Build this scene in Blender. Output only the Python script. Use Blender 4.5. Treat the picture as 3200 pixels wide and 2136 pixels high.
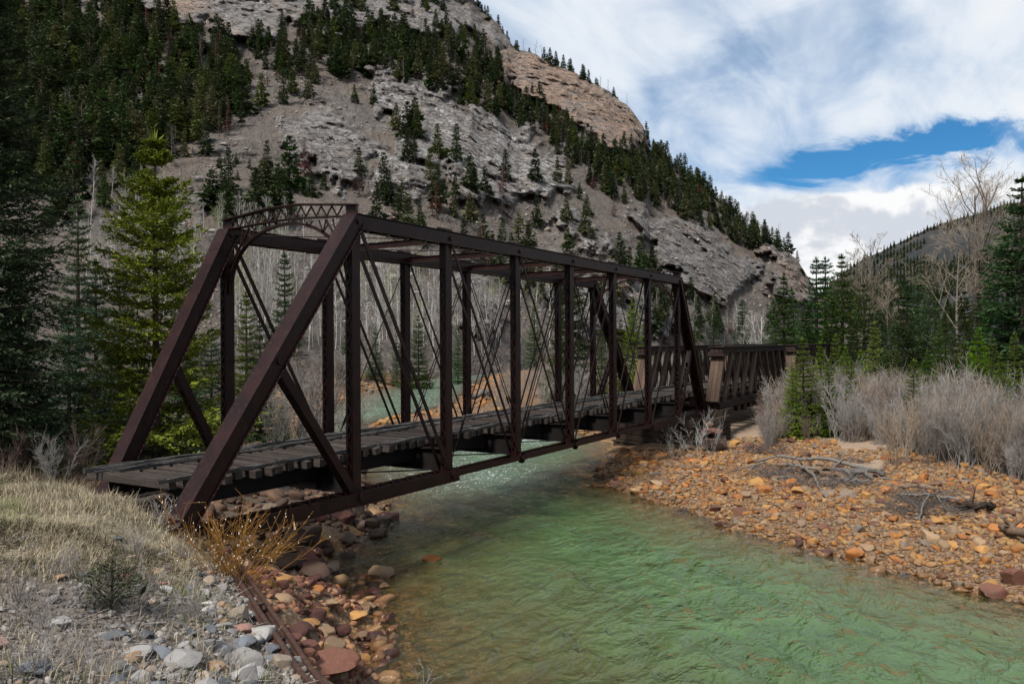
import bpy, math, random
import numpy as np
from mathutils import Matrix, Vector

# ------------------------------------------------------------------ scene, camera, sky, sun, exposure
for o in list(bpy.data.objects):
    bpy.data.objects.remove(o)
scene = bpy.context.scene
COL = scene.collection
R = math.radians

# X runs along the bridge away from the near abutment, Y across it, Z up; z = 0 is the bottom chord
CAM = np.array([-11.785, -14.540, 4.047])
YAW, PITCH, ROLL, LENS = 0.54469, -0.0003, -0.00457, 28.294
FPX = LENS / 36 * 3200.0
fw = np.array([math.cos(PITCH) * math.cos(YAW), math.cos(PITCH) * math.sin(YAW), math.sin(PITCH)])
rt = np.array([math.sin(YAW), -math.cos(YAW), 0.0])
up = np.cross(rt, fw)
rt, up = math.cos(ROLL) * rt + math.sin(ROLL) * up, -math.sin(ROLL) * rt + math.cos(ROLL) * up
cam_data = bpy.data.cameras.new('camera')
cam_data.sensor_fit = 'HORIZONTAL'
cam_data.sensor_width = 36.0
cam_data.lens = LENS
cam_data.clip_start = 0.1
cam_data.clip_end = 12000
cam = bpy.data.objects.new('camera', cam_data)
COL.objects.link(cam)
m = Matrix.Identity(4)
for i in range(3):
    m[i][0], m[i][1], m[i][2], m[i][3] = rt[i], up[i], -fw[i], CAM[i]
cam.matrix_world = m
scene.camera = cam

def ray(u, v):
    return fw + rt * ((u - 1600.0) / FPX) - up * ((v - 1068.0) / FPX)
def at_depth(u, v, d):
    return CAM + ray(u, v) * d
def at_height(u, v, z):
    r = ray(u, v)
    return CAM + r * ((z - CAM[2]) / r[2])

SUN_EL, SUN_AZ = R(50), R(178)          # azimuth measured from +X towards +Y
sun_data = bpy.data.lights.new('sun', 'SUN')
sun_data.energy = 4.2
sun_data.angle = R(12)
sun_data.color = (1.0, 0.955, 0.89)
sun = bpy.data.objects.new('sun', sun_data)
COL.objects.link(sun)
sdir = Vector((math.cos(SUN_EL) * math.cos(SUN_AZ), math.cos(SUN_EL) * math.sin(SUN_AZ), math.sin(SUN_EL)))
sun.rotation_euler = sdir.to_track_quat('Z', 'Y').to_euler()
sun.location = (0, 0, 300)

world = bpy.data.worlds.new('World')
scene.world = world
world.use_nodes = True
wn = world.node_tree
wn.nodes.clear()
class NT:
    """small helper for writing node trees"""
    def __init__(s, tree):
        s.t = tree
    def n(s, typ, **kw):
        nd = s.t.nodes.new(typ)
        for k, v in kw.items():
            setattr(nd, k, v)
        return nd
    def link(s, a, b):
        s.t.links.new(a, b)
    def put(s, sock, val):
        if hasattr(val, 'is_output') or isinstance(val, bpy.types.NodeSocket):
            s.t.links.new(val, sock)
        else:
            sock.default_value = val
    def math(s, op, a, b=0.0, c=0.0, clamp=False):
        nd = s.n('ShaderNodeMath', operation=op, use_clamp=clamp)
        s.put(nd.inputs[0], a)
        s.put(nd.inputs[1], b)
        if op in ('MULTIPLY_ADD', 'COMPARE', 'SMOOTH_MIN', 'SMOOTH_MAX'):
            s.put(nd.inputs[2], c)
        return nd.outputs[0]
    def step(s, x, lo, hi, a=0.0, b=1.0):
        nd = s.n('ShaderNodeMapRange', interpolation_type='SMOOTHSTEP')
        s.put(nd.inputs[0], x)
        for i, q in enumerate((lo, hi, a, b)):
            s.put(nd.inputs[1 + i], q)
        return nd.outputs[0]
    def noise(s, vec, scale, detail=4.0, rough=0.55, dist=0.0, typ=None, out='Fac'):
        nd = s.n('ShaderNodeTexNoise')
        if vec is not None:
            s.put(nd.inputs['Vector'], vec)
        s.put(nd.inputs['Scale'], scale)
        s.put(nd.inputs['Detail'], detail)
        s.put(nd.inputs['Roughness'], rough)
        s.put(nd.inputs['Distortion'], dist)
        if typ:
            nd.noise_type = typ
        return nd.outputs[out]
    def mix(s, f, a, b, blend='MIX'):
        nd = s.n('ShaderNodeMix', data_type='RGBA', blend_type=blend)
        s.put(nd.inputs[0], f)
        s.put(nd.inputs[6], a if not isinstance(a, tuple) or len(a) == 4 else (*a, 1))
        s.put(nd.inputs[7], b if not isinstance(b, tuple) or len(b) == 4 else (*b, 1))
        return nd.outputs[2]
    def ramp(s, f, stops):
        nd = s.n('ShaderNodeValToRGB')
        s.put(nd.inputs[0], f)
        el = nd.color_ramp.elements
        while len(el) < len(stops):
            el.new(0.5)
        for e, (p, c) in zip(el, stops):
            e.position = p
            e.color = (*c, 1) if len(c) == 3 else c
        return nd.outputs[0]
    def vmul(s, vec, scl, add=(0, 0, 0), rot=(0, 0, 0)):
        nd = s.n('ShaderNodeMapping')
        s.put(nd.inputs[0], vec)
        nd.inputs[1].default_value = add
        nd.inputs[2].default_value = rot
        nd.inputs[3].default_value = scl
        return nd.outputs[0]

w = NT(wn)
tc = w.n('ShaderNodeTexCoord')
sky = w.n('ShaderNodeTexSky', sky_type='NISHITA')
sky.sun_disc = False
sky.sun_elevation = SUN_EL
sky.sun_rotation = math.pi / 2 - SUN_AZ
sky.altitude = 2600
sky.air_density = 1.0
sky.dust_density = 0.3
sky.ozone_density = 4.0
sep = w.n('ShaderNodeSeparateXYZ')
w.link(tc.outputs['Generated'], sep.inputs[0])
az = w.math('SUBTRACT', w.math('ARCTAN2', sep.outputs[1], sep.outputs[0]), YAW)    # 0 along the view, positive to the left
el = w.math('ARCSINE', sep.outputs[2])
# high streaky cloud deck, seen on a flat layer so that it stretches towards the horizon
zc = w.math('MAXIMUM', w.math('ADD', sep.outputs[2], 0.14), 0.05)
px_ = w.math('DIVIDE', sep.outputs[0], zc)
py_ = w.math('DIVIDE', sep.outputs[1], zc)
cmb = w.n('ShaderNodeCombineXYZ')
w.link(px_, cmb.inputs[0]); w.link(py_, cmb.inputs[1])
deck = w.vmul(cmb.outputs[0], (0.75, 1.6, 1.0), add=(3.7, 1.2, 0.0), rot=(0, 0, R(-52)))
n1 = w.noise(deck, 0.8, 5.0, 0.5, 0.4)
n2 = w.noise(deck, 2.6, 6.0, 0.55, 0.5)
cmb2 = w.n('ShaderNodeCombineXYZ')
w.link(az, cmb2.inputs[0]); w.link(el, cmb2.inputs[1])
ewob = w.math('ADD', el, w.math('MULTIPLY', w.math('SUBTRACT', w.noise(w.vmul(cmb2.outputs[0], (1.0, 2.6, 1)), 6.0, 6.0, 0.65, 0.9), 0.5), 0.115))
def gauss(a0, e0, sa, se, tilt=0.0):
    da = w.math('SUBTRACT', az, a0)
    de = w.math('SUBTRACT', w.math('SUBTRACT', ewob, e0), w.math('MULTIPLY', da, tilt))
    q = w.math('ADD', w.math('POWER', w.math('DIVIDE', w.math('ABSOLUTE', da), sa), 2.0), w.math('POWER', w.math('DIVIDE', w.math('ABSOLUTE', de), se), 2.0))
    return w.math('EXPONENT', w.math('MULTIPLY', q, -1.0))
hole = gauss(-0.44, 0.203, 0.115, 0.0145, -0.05)
hole2 = gauss(-0.21, 0.30, 0.16, 0.032, -0.35)
deckd = w.math('ADD', w.math('MULTIPLY', n1, 0.75), w.math('MULTIPLY', n2, 0.45))
deckd = w.math('SUBTRACT', deckd, w.math('MULTIPLY', hole, 0.66))
deckd = w.math('SUBTRACT', deckd, w.math('MULTIPLY', hole2, 0.11))
cov = w.step(deckd, 0.33, 0.68)
# low cumulus bank that ends in billowed tops
bil = w.noise(w.vmul(cmb2.outputs[0], (1, 1.25, 1), add=(5.2, 2.0, 0)), 9.0, 6.0, 0.52, 0.25)
bil2 = w.noise(w.vmul(cmb2.outputs[0], (1, 1.25, 1), add=(5.225, 1.962, 0)), 9.0, 6.0, 0.52, 0.25)
top = w.noise(w.vmul(cmb2.outputs[0], (1, 0.0, 1), add=(1.3, 0, 0)), 4.2, 2.0, 0.5)
h = w.math('SUBTRACT', w.math('MULTIPLY_ADD', top, 0.10, 0.118), el)
cum = w.step(w.math('ADD', w.math('MULTIPLY', h, 9.0), w.math('SUBTRACT', bil, 0.5)), -0.06, 0.12)
lit = w.math('SUBTRACT', bil2, bil)
cshade = w.math('MULTIPLY_ADD', lit, 2.6, 0.85)
cshade = w.math('MINIMUM', w.math('MAXIMUM', cshade, 0.62), 1.0)
deck_b = w.math('MULTIPLY_ADD', w.step(deckd, 0.50, 0.86), 0.22, 0.70)
sv = w.math('MULTIPLY', 1.0, 1.0)
deck_col = w.mix(w.step(deckd, 0.48, 0.80), (0.62, 0.74, 0.90), (0.95, 0.965, 0.98))
cum_col = w.mix(w.step(cshade, 0.66, 0.95), (0.66, 0.70, 0.77), (0.98, 0.985, 0.99))
cl_col = w.mix(cum, deck_col, cum_col)
alpha = w.math('MAXIMUM', w.math('MULTIPLY', cov, 0.96), cum)
bg_sky = w.n('ShaderNodeBackground')
w.link(w.mix(1.0, sky.outputs[0], (0.36, 0.84, 1.0), 'MULTIPLY'), bg_sky.inputs[0])
bg_sky.inputs[1].default_value = 0.07
bg_cl = w.n('ShaderNodeBackground')
w.link(cl_col, bg_cl.inputs[0])
bg_cl.inputs[1].default_value = 0.655
mx = w.n('ShaderNodeMixShader')
w.link(alpha, mx.inputs[0]); w.link(bg_sky.outputs[0], mx.inputs[1]); w.link(bg_cl.outputs[0], mx.inputs[2])
wo = w.n('ShaderNodeOutputWorld')
w.link(mx.outputs[0], wo.inputs[0])
world.cycles.sampling_method = 'MANUAL'
world.cycles.sample_map_resolution = 512

scene.view_settings.view_transform = 'Standard'
scene.view_settings.look = 'None'
scene.view_settings.exposure = 0.6
scene.view_settings.gamma = 1.0
scene.view_settings.use_curve_mapping = False
scene.render.engine = 'CYCLES'
scene.cycles.use_denoising = True
scene.cycles.max_bounces = 6
scene.cycles.diffuse_bounces = 2
scene.cycles.glossy_bounces = 3
scene.cycles.transparent_max_bounces = 16
scene.cycles.caustics_reflective = False
scene.cycles.caustics_refractive = False

# ------------------------------------------------------------------ helpers: meshes and objects
rng = np.random.default_rng(11)
random.seed(11)

def link(o, parent=None):
    COL.objects.link(o)
    if parent is not None:
        o.parent = parent
    return o
def tag(o, label=None, cat=None, group=None, kind=None):
    if label: o['label'] = label
    if cat: o['category'] = cat
    if group: o['group'] = group
    if kind: o['kind'] = kind
    return o
def empty(name, loc=(0, 0, 0), rz=0.0, scale=1.0):
    o = bpy.data.objects.new(name, None)
    o.location = loc
    o.rotation_euler = (0, 0, rz)
    o.scale = (scale,) * 3
    o.empty_display_size = 0.3
    return link(o)
def place(name, mesh, parent=None, loc=(0, 0, 0), rot=(0, 0, 0), scale=(1, 1, 1)):
    o = bpy.data.objects.new(name, mesh)
    o.location = loc
    o.rotation_euler = rot
    o.scale = scale if hasattr(scale, '__len__') else (scale,) * 3
    return link(o, parent)

def mesh_np(name, verts, faces, mats, smooth=False, mat_idx=None, attrs=None):
    """faces: (M,3) or (M,4) array; attrs: {name: (N,) floats or (N,3) colours per vertex}"""
    me = bpy.data.meshes.new(name)
    verts = np.ascontiguousarray(verts, dtype=np.float32)
    if isinstance(faces, (list, tuple)):
        big = [np.asarray(f, dtype=np.int32) for f in faces if len(f)]
    else:
        big = [np.asarray(faces, dtype=np.int32)]
    loops = np.concatenate([f.ravel() for f in big]).astype(np.int32)
    counts = np.concatenate([np.full(len(f), f.shape[1], dtype=np.int32) for f in big])
    starts = np.concatenate([[0], np.cumsum(counts)[:-1]]).astype(np.int32)
    me.vertices.add(len(verts))
    me.vertices.foreach_set('co', verts.ravel())
    me.loops.add(len(loops))
    me.loops.foreach_set('vertex_index', loops)
    me.polygons.add(len(counts))
    me.polygons.foreach_set('loop_start', starts)
    me.polygons.foreach_set('loop_total', counts)
    if smooth is True:
        me.polygons.foreach_set('use_smooth', np.ones(len(counts), dtype=bool))
    elif smooth is not False:
        me.polygons.foreach_set('use_smooth', np.asarray(smooth, dtype=bool))
    for mt in (mats if isinstance(mats, (list, tuple)) else [mats]):
        me.materials.append(mt)
    if mat_idx is not None:
        me.polygons.foreach_set('material_index', np.asarray(mat_idx, dtype=np.int32))
    for k, a in (attrs or {}).items():
        a = np.asarray(a, dtype=np.float32)
        if a.ndim == 1:
            at = me.attributes.new(k, 'FLOAT', 'POINT')
            at.data.foreach_set('value', a)
        else:
            at = me.attributes.new(k, 'FLOAT_COLOR', 'POINT')
            c = np.ones((len(a), 4), dtype=np.float32)
            c[:, :3] = a
            at.data.foreach_set('color', c.ravel())
    me.update(calc_edges=True)
    return me

class MB:
    """collects boxes, beams and tubes; build() links them as one mesh object"""
    def __init__(s):
        s.v, s.f, s.n = [], [], 0
    def add(s, verts, faces):
        s.v.append(np.asarray(verts, dtype=float))
        for fc in faces:
            s.f.append([i + s.n for i in fc])
        s.n += len(verts)
        return s
    def beam(s, p0, p1, wd, ht, side=(0, 1, 0), taper=1.0):
        """box from p0 to p1; wd measured along side, ht across it"""
        p0, p1 = np.array(p0, float), np.array(p1, float)
        d = p1 - p0
        d /= np.linalg.norm(d)
        a = np.array(side, float)
        a -= d * (a @ d)
        a /= np.linalg.norm(a)
        b = np.cross(d, a)
        vs = []
        for p, k in ((p0, 1.0), (p1, taper)):
            for sa, sb in ((-1, -1), (1, -1), (1, 1), (-1, 1)):
                vs.append(p + a * sa * wd / 2 * k + b * sb * ht / 2 * k)
        return s.add(vs, [(0, 3, 2, 1), (4, 5, 6, 7), (0, 1, 5, 4), (1, 2, 6, 5), (2, 3, 7, 6), (3, 0, 4, 7)])
    def box(s, lo, hi):
        (x0, y0, z0), (x1, y1, z1) = lo, hi
        vs = [(x0, y0, z0), (x1, y0, z0), (x1, y1, z0), (x0, y1, z0), (x0, y0, z1), (x1, y0, z1), (x1, y1, z1), (x0, y1, z1)]
        return s.add(vs, [(0, 3, 2, 1), (4, 5, 6, 7), (0, 1, 5, 4), (1, 2, 6, 5), (2, 3, 7, 6), (3, 0, 4, 7)])
    def tube(s, pts, rad, n=6, cap=True):
        pts = [np.array(p, float) for p in pts]
        rad = rad if hasattr(rad, '__len__') else [rad] * len(pts)
        vs, fs = [], []
        prev = None
        for i, p in enumerate(pts):
            d = pts[min(i + 1, len(pts) - 1)] - pts[max(i - 1, 0)]
            d = d / (np.linalg.norm(d) + 1e-9)
            if prev is None:
                a = np.cross(d, (0, 0, 1.0) if abs(d[2]) < 0.9 else (1.0, 0, 0))
            else:
                a = prev - d * (prev @ d)
            a /= np.linalg.norm(a)
            prev = a
            b = np.cross(d, a)
            for k in range(n):
                t = 2 * math.pi * k / n
                vs.append(p + (a * math.cos(t) + b * math.sin(t)) * rad[i])
        for i in range(len(pts) - 1):
            for k in range(n):
                fs.append((i * n + k, i * n + (k + 1) % n, (i + 1) * n + (k + 1) % n, (i + 1) * n + k))
        if cap:
            fs.append(tuple(range(n))[::-1])
            fs.append(tuple((len(pts) - 1) * n + k for k in range(n)))
        return s.add(vs, fs)
    def disc(s, c, axis, r, th, n=12):
        c = np.array(c, float); axis = np.array(axis, float)
        return s.tube([c - axis * th / 2, c + axis * th / 2], r, n)
    def mesh(s, name, mat, smooth=False):
        me = bpy.data.meshes.new(name)
        me.from_pydata(np.concatenate(s.v).tolist(), [], s.f)
        me.materials.append(mat)
        if smooth:
            me.polygons.foreach_set('use_smooth', np.ones(len(me.polygons), dtype=bool))
        me.update()
        return me
    def build(s, name, mat, parent=None, smooth=False, bevel=0.0, kind=None):
        me = s.mesh(name, mat, smooth)
        o = place(name, me, parent)
        if bevel:
            b = o.modifiers.new('bevel', 'BEVEL')
            b.width = bevel
            b.segments = 1
            b.limit_method = 'ANGLE'
        if kind:
            o['kind'] = kind
        return o

# ------------------------------------------------------------------ helpers: numpy noise
_perm = np.random.default_rng(3).permutation(256)
_perm = np.concatenate([_perm, _perm, _perm]).astype(np.int64)
_val = np.random.default_rng(4).random(256)
def vnoise(p):
    """smooth value noise in 3-D, 0..1"""
    p = np.asarray(p, float)
    i = np.floor(p).astype(np.int64)
    f = p - i
    f = f * f * f * (f * (f * 6 - 15) + 10)
    i &= 255
    x, y, z = i[..., 0], i[..., 1], i[..., 2]
    def hsh(a, b, c):
        return _val[_perm[_perm[_perm[a & 255] + (b & 255)] + (c & 255)]]
    fx, fy, fz = f[..., 0], f[..., 1], f[..., 2]
    c00 = hsh(x, y, z) * (1 - fx) + hsh(x + 1, y, z) * fx
    c10 = hsh(x, y + 1, z) * (1 - fx) + hsh(x + 1, y + 1, z) * fx
    c01 = hsh(x, y, z + 1) * (1 - fx) + hsh(x + 1, y, z + 1) * fx
    c11 = hsh(x, y + 1, z + 1) * (1 - fx) + hsh(x + 1, y + 1, z + 1) * fx
    return (c00 * (1 - fy) + c10 * fy) * (1 - fz) + (c01 * (1 - fy) + c11 * fy) * fz
def fbm(p, oct=4, gain=0.5, lac=2.03):
    p = np.asarray(p, float)
    a, s, t = 1.0, 0.0, 0.0
    for k in range(oct):
        s = s + a * vnoise(p + 17.3 * k)
        t += a
        a *= gain
        p = p * lac
    return s / t
def ridged(p, oct=4, gain=0.55, lac=2.1):
    p = np.asarray(p, float)
    a, s, t = 1.0, 0.0, 0.0
    for k in range(oct):
        s = s + a * (1 - np.abs(2 * vnoise(p + 9.1 * k) - 1))
        t += a
        a *= gain
        p = p * lac
    return s / t
def xyz(x, y, z=0.0):
    return np.stack([np.broadcast_to(np.asarray(q, float), np.broadcast(x, y, z).shape) for q in (x, y, z)], -1)
def sstep(x, a, b):
    t = np.clip((x - a) / (b - a), 0, 1)
    return t * t * (3 - 2 * t)
def in_poly(x, y, poly):
    x, y = np.asarray(x, float), np.asarray(y, float)
    r = np.zeros(x.shape, bool)
    n = len(poly)
    for i in range(n):
        (x0, y0), (x1, y1) = poly[i], poly[(i + 1) % n]
        if y0 == y1:
            continue
        r ^= ((y0 > y) != (y1 > y)) & (x < (x1 - x0) * (y - y0) / (y1 - y0) + x0)
    return r
def seg_dist(x, y, line):
    d = np.full(np.shape(x), 1e9)
    for (x0, y0), (x1, y1) in zip(line[:-1], line[1:]):
        dx, dy = x1 - x0, y1 - y0
        t = np.clip(((x - x0) * dx + (y - y0) * dy) / (dx * dx + dy * dy + 1e-12), 0, 1)
        d = np.minimum(d, np.hypot(x - x0 - t * dx, y - y0 - t * dy))
    return d
# ------------------------------------------------------------------ materials (all procedural)
def new_mat(name):
    mt = bpy.data.materials.new(name)
    mt.use_nodes = True
    mt.node_tree.nodes.clear()
    k = NT(mt.node_tree)
    out = k.n('ShaderNodeOutputMaterial')
    return mt, k, out
def principled(k, out, col, rough=0.7, spec=0.3, bump=None, dist=0.02, strength=0.6, metal=0.0):
    p = k.n('ShaderNodeBsdfPrincipled')
    k.put(p.inputs['Base Color'], col if not isinstance(col, tuple) or len(col) == 4 else (*col, 1))
    k.put(p.inputs['Roughness'], rough)
    k.put(p.inputs['Specular IOR Level'], spec)
    k.put(p.inputs['Metallic'], metal)
    if bump is not None:
        b = k.n('ShaderNodeBump')
        b.inputs['Strength'].default_value = strength
        b.inputs['Distance'].default_value = dist
        k.put(b.inputs['Height'], bump)
        k.link(b.outputs[0], p.inputs['Normal'])
    k.link(p.outputs[0], out.inputs[0])
    return p
def attr(k, name, out='Fac'):
    a = k.n('ShaderNodeAttribute', attribute_name=name)
    return a.outputs[out]
def obj_rand(k):
    return k.n('ShaderNodeObjectInfo').outputs['Random']
def coords(k, which='Object'):
    return k.n('ShaderNodeTexCoord').outputs[which]
M = {}

# painted and rusted bridge steel
mt, k, out = new_mat('rusted_maroon_steel')
c = coords(k)
a = k.noise(c, 1.7, 6, 0.6)
b = k.noise(k.vmul(c, (1, 1, 0.25)), 14.0, 5, 0.65)
col = k.ramp(a, [(0.28, (0.0085, 0.0036, 0.0035)), (0.5, (0.0145, 0.0058, 0.0054)), (0.72, (0.023, 0.0085, 0.0070))])
col = k.mix(k.step(b, 0.54, 0.72, 0, 0.8), col, (0.042, 0.0150, 0.0095))
col = k.mix(k.step(k.noise(k.vmul(c, (3, 3, 0.5)), 1.6, 5, 0.7), 0.55, 0.75, 0, 0.5), col, (0.030, 0.022, 0.021))
col = k.mix(k.step(k.noise(c, 38, 3, 0.6), 0.66, 0.8, 0, 0.35), col, (0.012, 0.009, 0.009))
principled(k, out, col, k.step(b, 0.3, 0.8, 0.34, 0.5), 0.13, k.noise(c, 60, 4, 0.6), 0.004, 0.35)
M['steel'] = mt
mt, k, out = new_mat('dark_girder_steel')
c = coords(k)
col = k.mix(k.noise(c, 6, 5, 0.6), (0.006, 0.0055, 0.0055), (0.018, 0.015, 0.014))
principled(k, out, col, 0.6, 0.06, k.noise(c, 50, 3), 0.004, 0.3)
M['girder'] = mt
mt, k, out = new_mat('rusty_rail_steel')
c = coords(k)
col = k.ramp(k.noise(c, 9, 6, 0.65), [(0.3, (0.026, 0.014, 0.011)), (0.55, (0.052, 0.025, 0.017)), (0.75, (0.085, 0.040, 0.023))])
principled(k, out, col, 0.7, 0.3, k.noise(c, 60, 4), 0.005, 0.5)
M['rail'] = mt

def wood(name, dark, mid, light, axis=(0.6, 9, 9), crack=0.5, rough=0.85):
    mt, k, out = new_mat(name)
    c = coords(k)
    r = obj_rand(k)
    off = k.n('ShaderNodeCombineXYZ')
    for i in range(3):
        k.put(off.inputs[i], k.math('MULTIPLY', r, 37.0 + 11 * i))
    va = k.n('ShaderNodeVectorMath', operation='ADD')
    k.link(c, va.inputs[0]); k.link(off.outputs[0], va.inputs[1])
    q = k.vmul(va.outputs[0], axis)
    grain = k.noise(q, 3.0, 6, 0.65, 1.2)
    fine = k.noise(q, 11.0, 4, 0.7)
    col = k.ramp(grain, [(0.25, dark), (0.5, mid), (0.75, light)])
    col = k.mix(k.step(fine, 0.60, 0.70, 0, crack), col, tuple(x * 0.25 for x in dark))
    col = k.mix(k.math('MULTIPLY', k.noise(va.outputs[0], 1.3, 3), 0.55), col, tuple(x * 0.55 for x in mid))
    hs = k.n('ShaderNodeHueSaturation')
    k.put(hs.inputs['Value'], k.math('MULTIPLY_ADD', r, 0.5, 0.75))
    k.link(col, hs.inputs['Color'])
    ht = k.math('SUBTRACT', grain, k.step(fine, 0.60, 0.72, 0, 0.7))
    principled(k, out, hs.outputs[0], rough, 0.2, ht, 0.018, 0.8)
    return mt
M['tie'] = wood('weathered_tie_wood', (0.015, 0.011, 0.009), (0.042, 0.032, 0.027), (0.105, 0.085, 0.072), (9, 0.6, 9))
M['guard'] = wood('split_grey_guard_timber', (0.012, 0.011, 0.010), (0.045, 0.042, 0.039), (0.24, 0.228, 0.212), (1.6, 14, 14), 0.9)
M['brace'] = wood('brown_brace_timber', (0.036, 0.022, 0.015), (0.078, 0.050, 0.035), (0.135, 0.092, 0.066), (7, 7, 0.6), 0.45)
M['chord'] = wood('dark_reddish_chord_timber', (0.012, 0.0075, 0.006), (0.028, 0.0165, 0.013), (0.052, 0.030, 0.023), (0.6, 8, 8), 0.5)
M['crib'] = wood('dark_stained_crib_timber', (0.012, 0.0085, 0.006), (0.030, 0.020, 0.014), (0.058, 0.039, 0.025), (6, 0.6, 8), 0.5)
M['drift'] = wood('silver_driftwood', (0.05, 0.042, 0.036), (0.135, 0.123, 0.11), (0.27, 0.255, 0.235), (0.9, 9, 9), 0.6)
M['drift_brown'] = wood('brown_driftwood', (0.07, 0.045, 0.03), (0.16, 0.105, 0.07), (0.28, 0.20, 0.14), (0.9, 9, 9), 0.5)

def stone(name, stops, speck=(0.7, 0.7, 0.7), rough=0.8):
    """colour differs from stone to stone (object random or vertex tint) with veins and blotches"""
    mt, k, out = new_mat(name)
    c = coords(k)
    r = k.math('FRACT', k.math('ADD', obj_rand(k), attr(k, 'tint')))
    base = k.ramp(r, stops)
    blot = k.noise(c, 3.5, 5, 0.65, 0.5)
    col = k.mix(k.step(blot, 0.45, 0.75, 0, 0.45), base, k.mix(1.0, base, speck, 'MULTIPLY'))
    fine = k.noise(c, 22, 4, 0.7)
    col = k.mix(k.step(fine, 0.35, 0.7, 0.35, 0.0), col, k.mix(1.0, col, (0.45, 0.42, 0.40), 'MULTIPLY'))
    gp_ = k.n('ShaderNodeNewGeometry'); sx_ = k.n('ShaderNodeSeparateXYZ'); k.link(gp_.outputs['Position'], sx_.inputs[0])
    wet = k.step(sx_.outputs[2], -2.38, -2.22, 1.0, 0.0)         # stones at the waterline are wet
    col = k.mix(k.math('MULTIPLY', wet, 0.85), col, k.mix(1.0, col, (0.50, 0.44, 0.40), 'MULTIPLY'))
    rgh = k.math('MULTIPLY_ADD', wet, -0.45, rough)
    principled(k, out, col, rgh, 0.3, k.math('ADD', fine, k.math('MULTIPLY', blot, 0.8)), 0.03, 0.55)
    return mt
ORANGE = [(0.0, (0.225, 0.088, 0.024)), (0.14, (0.33, 0.150, 0.037)), (0.27, (0.155, 0.086, 0.042)), (0.38, (0.28, 0.165, 0.070)), (0.5, (0.13, 0.056, 0.030)),
          (0.62, (0.205, 0.145, 0.094)), (0.74, (0.32, 0.185, 0.072)), (0.86, (0.160, 0.128, 0.094)), (1.0, (0.24, 0.118, 0.046))]
M['cobble'] = stone('orange_river_cobble', ORANGE, (0.62, 0.55, 0.5))
M['maroon'] = stone('maroon_bank_boulder', [(0.0, (0.105, 0.038, 0.028)), (0.25, (0.16, 0.062, 0.042)), (0.45, (0.30, 0.155, 0.075)), (0.62, (0.13, 0.055, 0.038)), (0.8, (0.34, 0.20, 0.11)), (1.0, (0.19, 0.075, 0.045))], (0.6, 0.5, 0.45))
M['dark_shade_rock'] = stone('dark_brown_shade_rock', [(0.0, (0.055, 0.034, 0.026)), (0.4, (0.10, 0.058, 0.040)), (0.7, (0.15, 0.09, 0.055)), (1.0, (0.07, 0.045, 0.034))], (0.6, 0.55, 0.5))  # dark brown rock, also standing in for shade on the rubble behind the deck
M['grey_stone'] = stone('grey_bank_stone', [(0.0, (0.15, 0.138, 0.128)), (0.2, (0.25, 0.232, 0.212)), (0.36, (0.105, 0.112, 0.122)), (0.5, (0.22, 0.175, 0.135)), (0.64, (0.13, 0.125, 0.12)), (0.78, (0.33, 0.315, 0.295)), (0.9, (0.20, 0.135, 0.10)), (1.0, (0.12, 0.125, 0.132))], (0.65, 0.65, 0.66))
M['wet_tan'] = stone('wet_ochre_stone', [(0.0, (0.32, 0.195, 0.092)), (0.5, (0.25, 0.135, 0.065)), (1.0, (0.36, 0.22, 0.11))], (0.6, 0.5, 0.4), 0.4)

# foliage and bark
def foliage(name, dark, light, warm=None):
    mt, k, out = new_mat(name)
    t = attr(k, 'tint')
    r = obj_rand(k)
    col = k.mix(t, dark, light)
    if warm:
        col = k.mix(k.step(r, 0.55, 1.0, 0, 0.8), col, warm)
    hs = k.n('ShaderNodeHueSaturation')
    r2_ = k.math('FRACT', k.math('MULTIPLY', r, 7.31))
    k.put(hs.inputs['Hue'], k.math('MULTIPLY_ADD', r2_, 0.05, 0.473))
    k.put(hs.inputs['Value'], k.math('MULTIPLY_ADD', r, 0.8, 0.6))
    k.put(hs.inputs['Saturation'], k.math('MULTIPLY_ADD', r2_, 0.4, 0.95))
    k.link(col, hs.inputs['Color'])
    p = principled(k, out, hs.outputs[0], 0.62, 0.25)
    tr = k.n('ShaderNodeBsdfTranslucent')
    k.link(hs.outputs[0], tr.inputs[0])
    ms = k.n('ShaderNodeMixShader')
    ms.inputs[0].default_value = 0.22
    k.link(p.outputs[0], ms.inputs[1]); k.link(tr.outputs[0], ms.inputs[2])
    k.link(ms.outputs[0], out.inputs[0])
    return mt
M['pine'] = foliage('hillside_conifer_needles', (0.019, 0.031, 0.014), (0.054, 0.073, 0.029), (0.066, 0.069, 0.027))
M['pine_dead'] = foliage('dead_rust_needles', (0.055, 0.026, 0.020), (0.13, 0.062, 0.042))
M['spruce_dark'] = foliage('dark_blue_green_spruce_needles', (0.021, 0.046, 0.020), (0.074, 0.126, 0.050))
M['spruce_blue'] = foliage('blue_green_spruce_needles', (0.030, 0.060, 0.034), (0.085, 0.135, 0.072))
M['spruce_bright'] = foliage('yellow_green_spruce_needles', (0.070, 0.088, 0.022), (0.175, 0.190, 0.048))
M['spruce_mid'] = foliage('deep_green_spruce_needles', (0.019, 0.038, 0.010), (0.058, 0.092, 0.021))
M['spruce_young'] = foliage('fresh_green_young_spruce_needles', (0.052, 0.088, 0.015), (0.14, 0.185, 0.036))
M['juniper'] = foliage('dark_sapling_needles', (0.022, 0.034, 0.015), (0.055, 0.075, 0.030))
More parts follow.
